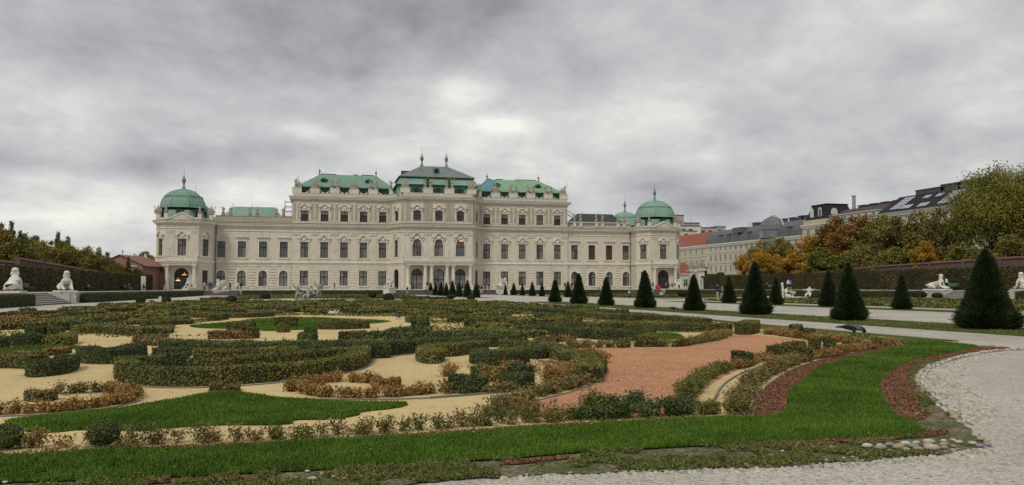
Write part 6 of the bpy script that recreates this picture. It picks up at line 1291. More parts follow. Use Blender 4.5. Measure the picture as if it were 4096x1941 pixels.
EG([(-60, 1672), (0, 1668), (190, 1662), (340, 1648), (470, 1630), (560, 1606)], 'dark edging under the curved shrub row at the left', .02, .03); EG([(240, 1582), (330, 1574), (470, 1572)], 'short edging behind the tan tuft', .02, .02)
HG([(838, 1560), (835, 1568), (890, 1571), (955, 1569), (962, 1560)], .15, .11, F_TAN, 'small tan tuft before the star-shaped lawn', .018, 1700, rough=.15, spikes=1.3)
# front border row of thin shrubs
for i, (p, l, fm) in enumerate([([(-60, 1805), (40, 1803), (130, 1803)], 'thin brown shrubs at the left front corner', F_TAN), ([(140, 1800), (230, 1797), (340, 1795)], 'pinkish-brown sparse shrubs left of the dark ball bush', F_ORANGE), ([(480, 1794), (540, 1790), (600, 1786)], 'thin shrub right of the dark ball bush in the front row', F_TAN),
                               ([(620, 1782), (740, 1778), (860, 1775)], 'sparse olive shrubs of the front row under the star-shaped lawn', F_TAN), ([(870, 1775), (1000, 1768), (1100, 1763)], 'brown shrubs of the front row left of centre', F_TAN), ([(1110, 1766), (1200, 1760), (1290, 1752)], 'greenish shrubs of the front row at the centre', F_MIX),
                               ([(1290, 1752), (1420, 1744), (1540, 1738)], 'mixed brown shrubs of the front row right of centre', F_TAN), ([(1550, 1736), (1660, 1728), (1760, 1722)], 'green-tinged shrubs of the front row before the tan sand', F_MIX), ([(1770, 1720), (1870, 1712), (1960, 1705)], 'bushy red-brown shrubs of the front row', F_TAN), ([(1960, 1706), (2060, 1700), (2180, 1696), (2300, 1688)], 'low olive shrubs of the front row left of the dark hedge', F_MIX)]):
    SG(p, .17, .145, fm, l, .015, 95, gap=.05, thick=1.0)
SG([(1930, 1672), (1990, 1668), (2060, 1672)], .24, .17, F_TAN, 'fluffy red-brown shrubs behind the front row', .016, 130); SG([(2110, 1680), (2180, 1672), (2260, 1668)], .2, .14, F_TAN, 'thin brown shrubs at the left of the dark front hedge', .015, 90)
for (xb, yb, r_, h_, l) in [(402, 1797, .16, .235, 'dark round bush in the front row'), (8, 1806, .15, .22, 'dark round bush cut by the left edge')]:
    x, y = G(xb, yb); bm_ = BALL.copy(); bm_.materials[0] = F_DARK; put('round_bush', bm_, None, (x, y+.1, gz(y)+h_*.48), xb, (r_*.8, r_*.8, h_*.52), label=l, cat='bush')
SG([(2300, 1686), (2315, 1686), (2420, 1685), (2525, 1679), (2640, 1672), (2722, 1668), (2800, 1662)], .22, .175, F_DARK, 'dark leafy hedge at the front of the red bed', .015, 330, thick=1.2)
SG([(2340, 1658), (2380, 1658), (2425, 1655)], .2, .215, F_MIX, 'raised leafy clump at the left of the dark front hedge', .015, 330, thick=1.2); SG([(2465, 1658), (2530, 1655), (2600, 1649)], .22, .235, F_DARK, 'taller leafy clump in the middle of the dark front hedge', .015, 330, thick=1.2)
SG([(2800, 1664), (2870, 1664), (2951, 1662), (3010, 1656)], .2, .14, F_MIX, 'lower green-brown end of the dark front hedge', .015, 260, thick=1.1); EG([(2640, 1678), (2730, 1674), (2850, 1668), (3010, 1664)], 'edging under the right end of the front hedge', .03, .03)
SG([(2790, 1612), (2800, 1580), (2813, 1555), (2850, 1525), (2890, 1503), (2940, 1484)], .24, .17, F_MIX, 'green-tan shrubs along the right side of the red bed', .018, 170); SG([(2960, 1480), (3010, 1468), (3050, 1450), (3090, 1440)], .2, .15, F_ORANGE, 'orange shrubs right of the dark clump, beside the red bed', .018, 130)
HG([(2950, 1472), (2980, 1474), (3016, 1464)], .28, .27, F_DARK, 'dark upright clump beside the red bed', .022, 1300, rough=.15); EG([(2855, 1600), (2880, 1548), (2940, 1505), (3010, 1478), (3100, 1450), (3190, 1432)], 'edging between the right shrubs and the sand strip', .04, .04)
for i, (x_, y_, hh, l) in enumerate([(3100, 1432, .26, 'first dark clump, from the left, on the upper right border'), (3135, 1438, .27, 'second dark clump on the upper right border'), (3165, 1432, .27, 'third dark clump on the upper right border'), (3205, 1425, .25, 'green clump left of the paired shrubs, upper right border'), (3232, 1448, .27, 'dark column-shaped clump on the outer right border'), (3268, 1415, .30, 'tall pale green clump on the upper right border'), (3330, 1422, .30, 'tall dark green clump near the tip of the red bed'), (3452, 1384, .13, 'bushy green clump under the crow'), (3512, 1392, .24, 'dark clump at the far tip of the border'), (3395, 1392, .15, 'small green clump left of the one under the crow'), (3375, 1400, .14, 'tiny olive clump near the tip of the border')]):
    HG([(x_-18, y_), (x_, y_+2), (x_+18, y_)], .26, hh, F_MIX if i % 3 else F_DARK, l, .024, 1100, rough=.2, spikes=1.0)
SG([(3000, 1655), (3003, 1620), (3015, 1590), (3040, 1555), (3075, 1525)], .24, .17, F_TAN, 'tan shrubs on the outer right border, nearest part', .018, 150); SG([(3075, 1525), (3130, 1492), (3190, 1465), (3235, 1452)], .24, .17, F_TAN, 'green-tan shrubs on the outer right border, middle part', .018, 170)
SG([(3110, 1460), (3170, 1450), (3225, 1440)], .16, .14, F_ORANGE, 'orange tuft inside the outer right border', .018, 130); SG([(3280, 1440), (3330, 1432), (3390, 1418), (3440, 1408)], .24, .16, F_ORANGE, 'orange-tan shrubs on the far outer border', .02, 140); SG([(3440, 1408), (3500, 1398), (3560, 1386), (3600, 1378)], .22, .15, F_ORANGE, 'orange shrubs at the very tip of the border', .02, 130)
EG([(3010, 1664), (3022, 1600), (3052, 1556), (3101, 1518), (3166, 1480), (3258, 1446), (3350, 1426), (3455, 1404), (3554, 1388)], 'edging between the outer right border and the red mulch', .03, .03)
SG([(3045, 1337), (3120, 1345), (3210, 1360), (3290, 1368), (3350, 1372), (3410, 1376)], .35, .19, F_ORANGE, 'brown shrub row along the far side of the red bed', .024, 190)
HG([(2935, 1338), (2985, 1342), (3036, 1336), (3040, 1326)], .5, .38, F_MIX, 'squared dark hedge block at the far corner of the red bed', .028, 900); HG([(2872, 1328), (2905, 1332), (2930, 1326)], .4, .26, F_OLIVE, 'olive hedge block left of the squared one', .028, 900)
HG([(3168, 1334), (3190, 1337), (3212, 1333)], .35, .28, F_MIX, 'dark clump behind the far brown shrub row, left of two', .026, 900); HG([(3212, 1358), (3240, 1360), (3264, 1356)], .35, .32, F_MIX, 'dark clump in the far brown shrub row, right of two', .026, 900)
SG([(2262, 1393), (2350, 1394), (2450, 1393), (2530, 1392)], .34, .19, F_TAN, 'brown and rust shrubs along the top left of the red bed', .022, 220); HG([(2535, 1388), (2580, 1391), (2632, 1388), (2634, 1374)], .34, .30, F_MIX, 'olive clipped block at the top of the red bed', .026, 1000)
SG([(2640, 1390), (2735, 1389), (2787, 1380), (2850, 1368), (2886, 1362), (2930, 1346)], .26, .17, F_TAN, 'brown-green shrubs along the upper right of the red bed', .022, 170); SG([(2840, 1366), (2890, 1352), (2932, 1342)], .22, .19, F_ORANGE, 'orange shrubs at the far corner of the red bed', .022, 170)
HG([(2186, 1330), (2190, 1342), (2290, 1352), (2394, 1360), (2500, 1366), (2560, 1368)], .55, .29, F_DARK, 'long very dark hedge left of the small lawn scroll', .03, 850); HG([(2540, 1350), (2590, 1358), (2623, 1352)], .5, .28, F_DARK, 'dark rounded end of the long very dark hedge', .03, 800)
HG([(2500, 1322), (2600, 1326), (2700, 1328), (2800, 1328), (2886, 1326)], .5, .28, F_MIX, 'long brown-green hedge behind the small lawn scroll', .03, 800); EG([(2600, 1329), (2740, 1331), (2886, 1330)], 'dark edging under the long brown-green hedge', .04, .03)
HG([(2170, 1288), (2230, 1293), (2310, 1294)], .9, .26, F_OLIVE, 'bright yellow-olive hedge in the right middle ground', .034, 700); HG([(2265, 1262), (2320, 1268), (2400, 1280), (2530, 1288)], .6, .30, F_MIX, 'long brownish hedge above the yellow-olive one', .034, 600)
HG([(2215, 1312), (2300, 1316), (2420, 1318), (2510, 1316)], .45, .24, F_MIX, 'autumn-brown hedge before the sliver of lawn', .032, 700); HG([(2100, 1335), (2150, 1340), (2190, 1335)], .5, .28, F_DARK, 'dark hedge left of the long very dark one', .032, 700)
HG([(2130, 1255), (2200, 1258), (2300, 1262)], .6, .3, F_DARK, 'dark hedge below the gravel avenue', .034, 600); HG([(2530, 1275), (2620, 1286), (2700, 1292), (2800, 1304)], .5, .28, F_MIX, 'brown hedge along the right edge of the parterre', .034, 600)
# around the oval lawn
HG([(905, 1324), (960, 1325), (1028, 1322)], .5, .34, F_MIX, 'brown clipped hedge bar at the lower left of the oval lawn', .034, 700, spikes=0); HG([(1098, 1308), (1150, 1310), (1195, 1308)], .5, .36, F_MIX, 'brown clipped hedge bar standing in the oval lawn', .034, 700, spikes=0); HG([(1270, 1318), (1330, 1320), (1400, 1318), (1480, 1314)], .5, .30, F_MIX, 'brown clipped hedge bar at the lower right of the oval lawn', .034, 700, spikes=0)
HG([(1108, 1331), (1135, 1332), (1160, 1329)], .45, .26, F_OLIVE, 'olive hedge tuft below the bar in the oval lawn', .032, 700); HG([(1240, 1336), (1255, 1337), (1268, 1335)], .5, .2, F_DARK, 'small dark tuft on sand below the oval lawn', .03, 700); HG([(1190, 1372), (1218, 1376), (1245, 1372)], .6, .24, F_DARK, 'small dark spreading tuft on sand above the big U', .03, 800)
HG([(760, 1272), (860, 1273), (980, 1273), (1100, 1266)], .5, .26, F_TAN, 'rust-brown hedge along the top left of the oval bed', .036, 500); HG([(830, 1357), (900, 1358), (1005, 1356)], .4, .24, F_ORANGE, 'rust-red hedge below the left of the oval lawn', .032, 600); HG([(1003, 1356), (1020, 1357), (1040, 1352)], .45, .34, F_MIX, 'dark upright end of the rust-red hedge', .03, 700)
HG([(1618, 1288), (1660, 1295), (1715, 1293)], .7, .30, F_OLIVE, 'golden-olive hedge at the right end of the oval bed', .034, 700); HG([(1662, 1316), (1690, 1318), (1722, 1312)], .6, .28, F_DARK, 'dark oval hedge right of the oval bed', .034, 700)

# ---------------------------------------------------------------- the far embroidery, piece by piece
free = [([(740, 1300), (1000, 1268), (1200, 1262), (1640, 1270), (1700, 1302), (1650, 1325), (1270, 1342), (1160, 1352), (1060, 1350), (1030, 1332), (700, 1345), (650, 1328)]), ([(-300, 1378), (340, 1378), (300, 1430), (-300, 1450)]), ([(590, 1392), (680, 1390), (680, 1422), (590, 1420)]), ([(850, 1360), (1000, 1358), (1000, 1384), (840, 1380)]), ([(2500, 1320), (3000, 1320), (3000, 1400), (2000, 1460), (2200, 1394), (2560, 1385)]), ([(1200, 1350), (1340, 1345), (1330, 1372), (1180, 1380)])]
free = [[G(x, y) for x, y in q] for q in free]
PARI = [(-16.9, 17), (5.5, 17), (8.5, 25), (12.4, 30), (14.6, 35), (16.2, 50), (16.7, 60), (16.5, 75), (11.8, 81.8), (-8, 81.8), (-15, 77.5), (-16.9, 70)]
taken = [(np.array(resample(q, .5)[0]), w) for q, w in used]
def clear(p, w):
    for T_, ww in taken:
        if np.min(np.hypot(T_[:, 0]-p[0], T_[:, 1]-p[1])) < (w+ww)*.5+.12: return False
    return True
R_ = random.Random(11); cnt = 0; tries = 0; mats_ = [F_OLIVE, F_MIX, F_DARK, F_MIX, F_OLIVE, F_TAN, F_ORANGE, F_OLIVE]
nmz = {0: 'olive', 1: 'turning brown-green', 2: 'dark green', 3: 'turning brown-green', 4: 'olive', 5: 'tan-brown', 6: 'orange-brown', 7: 'olive'}
bands = ((17, 26, 'before'), (26, 45, 'beside'), (45, 83, 'beyond'))
while cnt < 215 and tries < 6000:
    tries += 1
    y = 17.0+65*R_.random()**1.25; x = R_.uniform(-16.5, 16.2)
    rad = R_.choice([1.0, 1.8, 3.0, 5.0, 9.0]); a0 = R_.uniform(0, 2*pi); arc = R_.uniform(1.6, 5.5)/rad; arc = min(arc, 4.4); s_ = R_.choice((-1, 1)); pts = []
    for k in range(7):
        a = a0+s_*arc*k/6; rr = rad*(1-.25*k/6 if rad < 3 else 1); pts.append((x+rr*cos(a)-rad*cos(a0), y+rr*sin(a)-rad*sin(a0)))
    P_ = np.array(pts); w = R_.uniform(.42, .7)
    if not inpoly(P_[:, 0], P_[:, 1], PARI).all(): continue
    if any(inpoly(P_[:, 0], P_[:, 1], q).any() for q in free): continue
    if not all(clear(p, w) for p in pts): continue
    taken.append((np.array(resample(pts, .5)[0]), w)); i = R_.randrange(8); d = math.hypot(x, y); leaf = .020+.0008*d; hgt = R_.uniform(.20, .31) if i not in (5, 6) else R_.uniform(.13, .2)
    side = ('far left', 'left', 'middle', 'right', 'far right')[min(4, int((x+17)/6.7))]; bd = ('nearest', 'near', 'middle', 'rear', 'rearmost')[min(4, int((y-17)/13))]
    lab = '%s %s low hedge scroll, %s of the %s rows of the embroidery' % ('short curled' if arc > 2 else 'long sweeping' if rad > 4 else 'broad curved' if w > .56 else 'slim curved', nmz[i], side, bd)
    hedge(pts, w, hgt, leaf, min(1300, .58/leaf**2), mats_[i], spikes=.3 if y < 35 else 0, rough=.06, off=False, label=lab, cat='hedge', group='scroll hedges of the far embroidery'); cnt += 1
# low ground cover between the scrolls
def cover(poly, n, fm, leaf, hmax, label, lvl=0.0, near=30, grp=None):
    p = fillpts(poly, n, near); keep = np.ones(len(p), bool)
    for q in free: keep &= ~inpoly(p[:, 0], p[:, 1], q)
    p = p[keep & (vnoise(p[:, 0], p[:, 1], .55, 21) > .36)]; m = len(p); o = p.mean(0); z0 = gz(o[1]); P_ = np.zeros((m, 3)); P_[:, :2] = p-o
    P_[:, 2] = SL*p[:, 1]-z0+rng.uniform(.01, 1, m)*hmax*(vnoise(p[:, 0], p[:, 1], .8, 8)*.8+.4); Q = leaf_quads(P_, rng.normal(size=(m, 3))*.6+[0, 0, 1], leaf, .5, .6)
    d = np.hypot(p[:, 0], p[:, 1])/25; c = Q.mean(1, keepdims=True); Q = c+(Q-c)*np.clip(d, .8, 2.4)[:, None, None]; put('ground_cover', quads('ground_cover', Q, np.clip(rng.normal(.5, .25, m), 0, 1), [fm]), None, (o[0], o[1], z0), kind='stuff', label=label, cat='ground cover')
cover([(-16.9, 24), (14.4, 24), (15.0, 34), (16.2, 50), (16.7, 60), (16.5, 75), (11.8, 81.8), (-8, 81.8), (-15, 77.5), (-16.9, 70)], 60000, F_MIX, .045, .07, 'low brown-green growth between the far scroll hedges', near=40)
cover([(39.5, 40), (64.3, 40), (64.3, 79), (39.5, 79)], 26000, F_MIX, .07, .16, 'low mixed growth of the right-hand parterre', near=60)
for i, (x0, x1, y0, y1) in enumerate([(40, 64, 52, 52.8), (41, 60, 56, 56.8), (40, 63, 60, 60.8), (43, 64, 65, 65.8), (40, 62, 70, 70.8), (41, 64, 75, 75.8), (-14, 2, 108, 108.8), (4, 14, 110, 110.8), (-13, 13, 118, 118.8), (-14, 10, 128, 128.8), (-10, 14, 138, 138.8), (-14, 8, 147, 147.8), (41, 63, 108, 108.8), (41, 62, 120, 120.8), (41, 63, 134, 134.8), (41, 62, 146, 146.8), (-14, -2, 99, 99.6), (9, 15, 96, 96.6)]):
    side = 'right-hand' if x0 > 30 else 'palace-side'
    hedge([(x0, y0), ((x0+x1)/2, y0+.6), (x1, y0)], .9, .28, .085, 90, (F_OLIVE, F_MIX, F_DARK)[i % 3], rough=.05, off=False, label='straight low %s hedge strip, %s from the front of the %s parterre' % (('olive', 'brownish', 'dark')[i % 3], ('first', 'second', 'third', 'fourth', 'fifth', 'sixth')[i % 6], side), cat='hedge', group='straight hedge strips of the outer parterres')
# ---------------------------------------------------------------- trees
def tree_meshes(seed, h=8.0, cr=2.6, th=2.2, ncl=46, nl=7000, leaf=.13, tall=1.0, sparse=.0, conifer=False):
    r = np.random.default_rng(seed); mb = MB(); top = h
    tr = [(0, 0, -1.5)]; x = y = 0
    for k in range(5): x += r.normal()*.12; y += r.normal()*.12; tr.append((x, y, th*(k+1)/5*1.6))
    for k, (a, b) in enumerate(zip(tr, tr[1:])): mb.tube(a, b, .20*(1-k*.14), .20*(1-(k+1)*.14), 7)
    cen = []; z0 = th*.75
    for k in range(ncl):
        t = r.uniform(0, 1); a = r.uniform(0, 2*pi)
        if conifer: z = z0+(top-z0)*t; rad = cr*(1-t)**.9*r.uniform(.3, 1); s = .30+.5*(1-t)
        else:
            u = norm(r.normal(size=3)); u[2] = abs(u[2])*1.0-.45*(r.random() < .45); q = r.uniform(.45, 1.0)**.6; z = z0+(top-z0)*(.45+.5*u[2]*q*tall); rad = cr*q*math.hypot(u[0], u[1])*r.uniform(.75, 1.15); s = r.uniform(.45, .95)*cr*.30
        c = np.array([rad*cos(a), rad*sin(a), min(z, top-s*.5)]); cen.append((c, s))
        j = int(r.integers(2, 5)); st = Vector(tr[j]); mid = st.lerp(Vector(c), .5)+Vector((0, 0, r.uniform(.0, .35)))
        mb.tube(st, mid, .06, .04, 5); mb.tube(mid, Vector(c), .04, .015, 5)
        for _ in range(2): e = Vector(c)+Vector(np.clip(r.normal(size=3), -.9, .9)*s*.7); mb.tube(mid.lerp(Vector(c), .6), e, .02, .008, 4)
    W = np.array([s**2 for c, s in cen]); idx = r.choice(len(cen), nl, p=W/W.sum()); C = np.array([c for c, s in cen])[idx]; Sg = np.array([s for c, s in cen])[idx][:, None]
    D = norm(r.normal(size=(nl, 3))); P_ = C+np.clip(r.normal(size=(nl, 3)), -2.2, 2.2)*Sg*.62*[1, 1, .66]
    global rng; st_ = rng; rng = r; Q = leaf_quads(P_, D+[0, 0, .7], leaf, .9, .62); rng = st_
    cl = r.uniform(-.28, .28, len(cen))[idx]; ti = np.clip(r.normal(.5, .2, nl)+cl, 0, 1)
    return mb.mesh('trunk', BARK), quads('crown', Q, ti, [T_BROWN])
TV = [tree_meshes(1, nl=10000), tree_meshes(2, ncl=60, nl=13000, cr=2.9), tree_meshes(3, ncl=34, nl=5200, cr=2.4), tree_meshes(4, ncl=52, nl=5200, cr=2.9, sparse=1), tree_meshes(5, h=8, cr=2.0, ncl=80, nl=8000, th=1.0, conifer=True)]
BIGT = tree_meshes(9, h=17, cr=7.6, th=4.2, ncl=120, nl=42000, leaf=.15)
CRM = {}
def tree(x, Y, top, w, m, var, label, dy=0, X=None, group=None):
    """x: photo column of the trunk, Y: depth, top: photo row of the treetop, w: crown width in photo columns"""
    X = AY(x, Y) if X is None else X; d = X*sin(YAW)+Y*cos(YAW); z0 = gz(Y)+.6; H = EYE+(1137-top)/FPX*d-z0
    tm, cm = TV[var] if var < 9 else BIGT; r = empty('tree', (X, Y, z0), x*1.7, label=label, cat='tree', group=group)
    bw = {0: 2.7, 1: 3.0, 2: 2.5, 3: 3.0, 4: 1.5, 9: 7.6}[var]*2; bh = 8.0 if var < 9 else 17.0; sx = w*d/FPX/bw
    if (var, m.name) not in CRM: c = cm.copy(); c.materials[0] = m; CRM[(var, m.name)] = c
    put('trunk', tm, r, (0, 0, 0), 0, (sx, sx, H/bh)); put('crown', CRM[(var, m.name)], r, (0, 0, 0), 0, (sx, sx, H/bh)); return r
GR = 'autumn trees behind the right wall'
T_YG = foliage('yellow_green_crown', [(.1, (.06, .06, .014)), (.45, (.16, .14, .03)), (.75, (.28, .20, .035)), (.97, (.40, .26, .05))], .4)
X0 = 87.0
def tr(x, top, w, m, var, label, X=X0): d = ray(x, 1100); tree(x, X/d[0]*d[1], top, w, m, var, label, group=GR)
tr(2972, 1000, 70, T_ORANGE, 2, 'small orange-leaved tree standing alone left of the others, nearest the palace gate'); tr(3045, 955, 130, T_YG, 3, 'thin yellow-green tree before the grey-roofed building', 92); tr(3065, 990, 110, T_ORANGE, 0, 'round orange tree low behind the right hedge', 85); tr(3125, 945, 150, T_YG, 1, 'yellow-green tree below the glass dome', 92)
tr(3175, 1010, 130, T_ORANGE, 0, 'golden tree behind the third nearest cone, lower of two', 85); tr(3225, 935, 140, T_ORANGE, 0, 'bright golden tree left of the russet one', 89); tr(3300, 985, 170, T_GREEN, 1, 'dark green tree under the russet crowns', 86); tr(3345, 862, 200, T_RED, 1, 'russet-red tree, left one of the pair', 92); tr(3425, 850, 200, T_RED, 0, 'russet-brown tree, right one of the pair', 90)
tr(3420, 985, 180, T_GREEN, 1, 'low dark brown-green tree behind the hedge in the middle of the right trees', 85); tr(3520, 852, 190, T_GREEN, 1, 'olive-brown tree right of the russet pair', 91); tr(3600, 850, 190, T_BROWN, 0, 'olive-green tree below the black roof', 90); tr(3560, 985, 170, T_GREEN, 1, 'low green tree behind the solitary cone', 85); tr(3690, 828, 190, T_BROWN, 3, 'half-bare brown tree behind the golden one', 92)
tr(3655, 975, 170, T_GREEN, 1, 'low dark tree left of the golden one', 87); tr(3703, 955, 105, T_ORANGE, 0, 'small glowing golden tree above the far white sphinx', 83.5); tr(3780, 815, 200, T_BROWN, 3, 'half-bare tree with dark limbs before the cream building', 91); tr(3770, 985, 180, T_BROWN, 1, 'low brown tree behind the far white sphinx', 87); tr(3860, 960, 170, T_GREEN, 0, 'green tree left of the biggest yew cone', 87)
tr(3500, 975, 150, T_BROWN, 1, 'low brown tree between the solitary cone and the second nearest', 86); tr(3240, 1020, 120, T_GREEN, 1, 'low green tree among the golden ones', 88); tr(3130, 1030, 90, T_GREEN, 2, 'low dark tree between the two lower golden ones', 88); tr(4045, 930, 180, T_BROWN, 0, 'brown-orange tree behind the biggest yew cone', 88); tr(3930, 1000, 150, T_BROWN, 1, 'low brown tree behind the tip of the biggest yew', 86)
d_ = ray(3985, 1100); tree(3985, 92/d_[0]*d_[1], 650, 310, T_OLIVE, 9, 'very large green-brown tree towering at the right edge', group=GR); d_ = ray(4150, 1100); tree(4150, 96/d_[0]*d_[1], 665, 330, T_OLIVE, 9, 'large tree cut by the right edge beside the biggest one', group=GR)
d_ = ray(4230, 1100); tree(4230, 92/d_[0]*d_[1], 900, 260, T_GREEN, 1, 'lower tree at the extreme right beyond the picture edge', group=GR)
GL = 'autumn trees behind the left wall'
for x, Y, top, w, m, var, l in [(-20, 122, 885, 170, T_BROWN, 1, 'tall brown-green tree at the left edge'), (40, 124, 888, 60, T_PINE, 4, 'pointed dark conifer near the left edge, tallest'), (75, 120, 925, 50, T_PINE, 4, 'small pointed conifer, second from the left edge'), (95, 126, 928, 150, T_GREEN, 1, 'yellow-brown tree right of the conifers at left'), (145, 128, 932, 95, T_PINE, 0, 'dark domed tree behind the left sphinxes'),
                            (190, 124, 955, 130, T_YG, 0, 'yellow-green tree above the left wall roof'), (228, 130, 930, 55, T_PINE, 4, 'pointed conifer, middle one of the left group'), (268, 130, 950, 60, T_PINE, 4, 'pointed conifer, rightmost of the left group'), (250, 126, 958, 150, T_GREEN, 1, 'brown-green tree below the two right conifers'), (322, 134, 972, 120, T_YG, 2, 'yellowish tree above the sloping wall'),
                            (60, 118, 950, 180, T_GREEN, 1, 'low brown tree directly behind the left wall'), (345, 140, 975, 60, T_BROWN, 3, 'bare thin tree above the left wall'), (375, 142, 1000, 110, T_YG, 0, 'golden low tree left of the red house'), (398, 150, 980, 45, T_BROWN, 3, 'tall bare twiggy tree left of the red house'), (428, 152, 1012, 60, T_PINE, 4, 'small conifer beside the red house'), (445, 146, 1040, 70, T_YG, 1, 'yellow bush before the red house gable'),
                            (512, 150, 1030, 34, T_PINE, 4, 'narrow conifer in front of the red house'), (468, 150, 1048, 90, T_YG, 1, 'golden-olive bush below the red house gable'), (535, 152, 1066, 70, T_GREEN, 0, 'low green bush between the red house and the stele'), (575, 205, 1003, 120, T_YG, 1, 'yellow-green tree between red house and palace'), (150, 122, 965, 150, T_YG, 1, 'yellow-brown low tree behind the shed roof'), (-70, 115, 930, 150, T_GREEN, 1, 'tree at the extreme left, cut by the picture edge'), (310, 150, 1000, 180, T_BROWN, 1, 'low brown thicket tree beyond the left wall')]:
    tree(x, Y, top, w, m, var, l, group=GL)

# ---------------------------------------------------------------- town houses at the right
CREAM = plaster('ochre_cream_render', (.52, .47, .36), .25); YEL = plaster('yellow_render', (.51, .455, .32), .25); WTRIM = plaster('white_window_trim', (.60, .59, .54), .3)
BROWNR = plain('brown_tile_roof', (.075, .05, .042), .7, .2, .8, (1, 1, 3)); BLACKR = plain('black_metal_roof', (.03, .03, .035), .8, .2, .4, spec=.1); GREYR = plain('grey_slate_roof', (.11, .112, .12), .6, .15, .5); CONC = plain('pale_concrete', (.34, .34, .33), .8, .15, .5)
SKYG, t, b = mat('skylight_glass'); b.inputs['Base Color'].default_value = (.55, .58, .62, 1); b.inputs['Roughness'].default_value = .15; b.inputs['Metallic'].default_value = .5
def hw(w, h, key, cross=True):
    mb = MB(); mb.box(-w/2-.14, w/2+.14, -.10, .02, -.12, 0); mb.box(-w/2-.14, -w/2, -.08, .02, 0, h); mb.box(w/2, w/2+.14, -.08, .02, 0, h); mb.box(-w/2-.2, w/2+.2, -.14, .02, h, h+.16); f_ = mb.mesh('window', WTRIM)
    mb = MB(); mb.face([(-w/2, -.015, 0), (w/2, -.015, 0), (w/2, -.015, h), (-w/2, -.015, h)]); g_ = mb.mesh('pane', GLASSD); mb = MB(); mb.box(-.03, .03, -.05, -.016, 0, h); mb.box(-w/2, w/2, -.05, -.016, h*.66, h*.66+.06); c_ = mb.mesh('glazing_bar', WTRIM)
    return f_, g_, c_
HW = {'a': hw(1.1, 1.75, 'a'), 'b': hw(1.15, 1.9, 'b')}
def hwin(r, key, x, y, z, ang): f_, g_, c_ = HW[key]; o = put('window', f_, r, (x, y, z), ang); put('pane', g_, o); put('glazing_bar', c_, o)
XF = 115.0
def house(name, y0, y1, depth, zb, ze, wm_, label, rows, sp, key='a', off=0.0, endrows=False, cat='building'):
    """street front on the plane X = XF facing -X; y1 > y0; local origin at its near corner"""
    r = empty(name, (XF+off, y0, zb), 0, label=label, cat=cat); L = y1-y0; H = ze-zb; mb = MB(); mb.box(0, depth, 0, L, 0, H); mb.build('wall', wm_, r)
    mb = MB(); mb.box(-.45, depth+.3, -.35, L+.02, H+.003, H+.35); mb.box(-.25, -.003, 0, L, H-.5, H); mb.build('cornice', WTRIM, r)
    for z in rows:
        mb = MB(); mb.box(-.15, -.003, 0, L, z-zb-.75, z-zb-.55); mb.build('string_course', WTRIM, r); n = int((L-1.5)/sp)
        for k in range(n): hwin(r, key, 0, L-1.2-(k+.5)*(L-2)/n, z-zb, -pi/2)
        for k in range(3): hwin(r, key, 2.2+k*3.0, 0, z-zb, 0)
    return r
def gable_roof(r, L, depth, H, rise, m, over=.5, run=4.5, name='roof', y0=0.0):
    mb = MB(); a, b = -over, depth+over
    P0 = [(a, y0-.4, H), (run, y0-.4, H+rise), (b-run, y0-.4, H+rise), (b, y0-.4, H)]; P1 = [(x, L+.0, z) for x, _, z in P0]
    for i in range(3): mb.face([P0[i], P0[i+1], P1[i+1], P1[i]])
    mb.face(P0); mb.face(P1); return mb.build(name, m, r)
def roofbox(r, x, y, z, w, l, h, m=LEAD, name='chimney'): mb = MB(); mb.box(x-w/2, x+w/2, y-l/2, y+l/2, z, z+h); mb.box(x-w/2-.12, x+w/2+.12, y-l/2-.12, y+l/2+.12, z+h, z+h+.15); mb.build(name, m, r)
def dormer_w(r, y, z, w=1.7, h=1.9, x=.3, m=WTRIM, roofm=None, d=2.4):
    mb = MB(); mb.box(x, x+d, y-w/2, y+w/2, z, z+h); mb.box(x-.15, x+d, y-w/2-.2, y+w/2+.2, z+h, z+h+.14); o = mb.build('dormer', m, r)
    mb = MB(); mb.face([(x-.012, y-w*.36, z+.25), (x-.012, y-.06, z+.25), (x-.012, y-.06, z+h-.2), (x-.012, y-w*.36, z+h-.2)]); mb.face([(x-.012, y+.06, z+.25), (x-.012, y+w*.36, z+.25), (x-.012, y+w*.36, z+h-.2), (x-.012, y+.06, z+h-.2)]); mb.build('dormer_window', GLASSD, o)
# 1 near cream house with the black roof and skylights
r = house('town_house', 92, 147.6, 14, -2, 15.9, CREAM, 'long cream house with black metal roof and big gridded skylights, nearest at right', (13.2, 9.6, 6.0), 3.1, 'b'); H = 17.9
gable_roof(r, 55.6, 14, H+.35, 3.6, BLACKR, .6, 5.0)
def sky_light(r, ya, yb, t0, t1, nx, ny):
    o = None; mb = MB(); f_ = lambda t, y, k=0: (-.6+5.6*t-.05*k, y, H+.35+3.6*t+.08*k)
    mb.hexa([f_(t0, ya, -.5), f_(t0, yb, -.5), f_(t1, yb, -.5), f_(t1, ya, -.5)], [f_(t0, ya, .9), f_(t0, yb, .9), f_(t1, yb, .9), f_(t1, ya, .9)]); o = mb.build('skylight', BLACKR, r)
    for i in range(nx):
        for j in range(ny):
            a, b_ = ya+(yb-ya)*(i+.08)/nx, ya+(yb-ya)*(i+.92)/nx; c, d = t0+(t1-t0)*(j+.08)/ny, t0+(t1-t0)*(j+.92)/ny; mb = MB(); mb.face([f_(c, a, 1.1), f_(c, b_, 1.1), f_(d, b_, 1.1), f_(d, a, 1.1)]); mb.build('pane', SKYG, o)
def yof(x): return XF/ray(x, 1100)[0]*ray(x, 1100)[1]-92
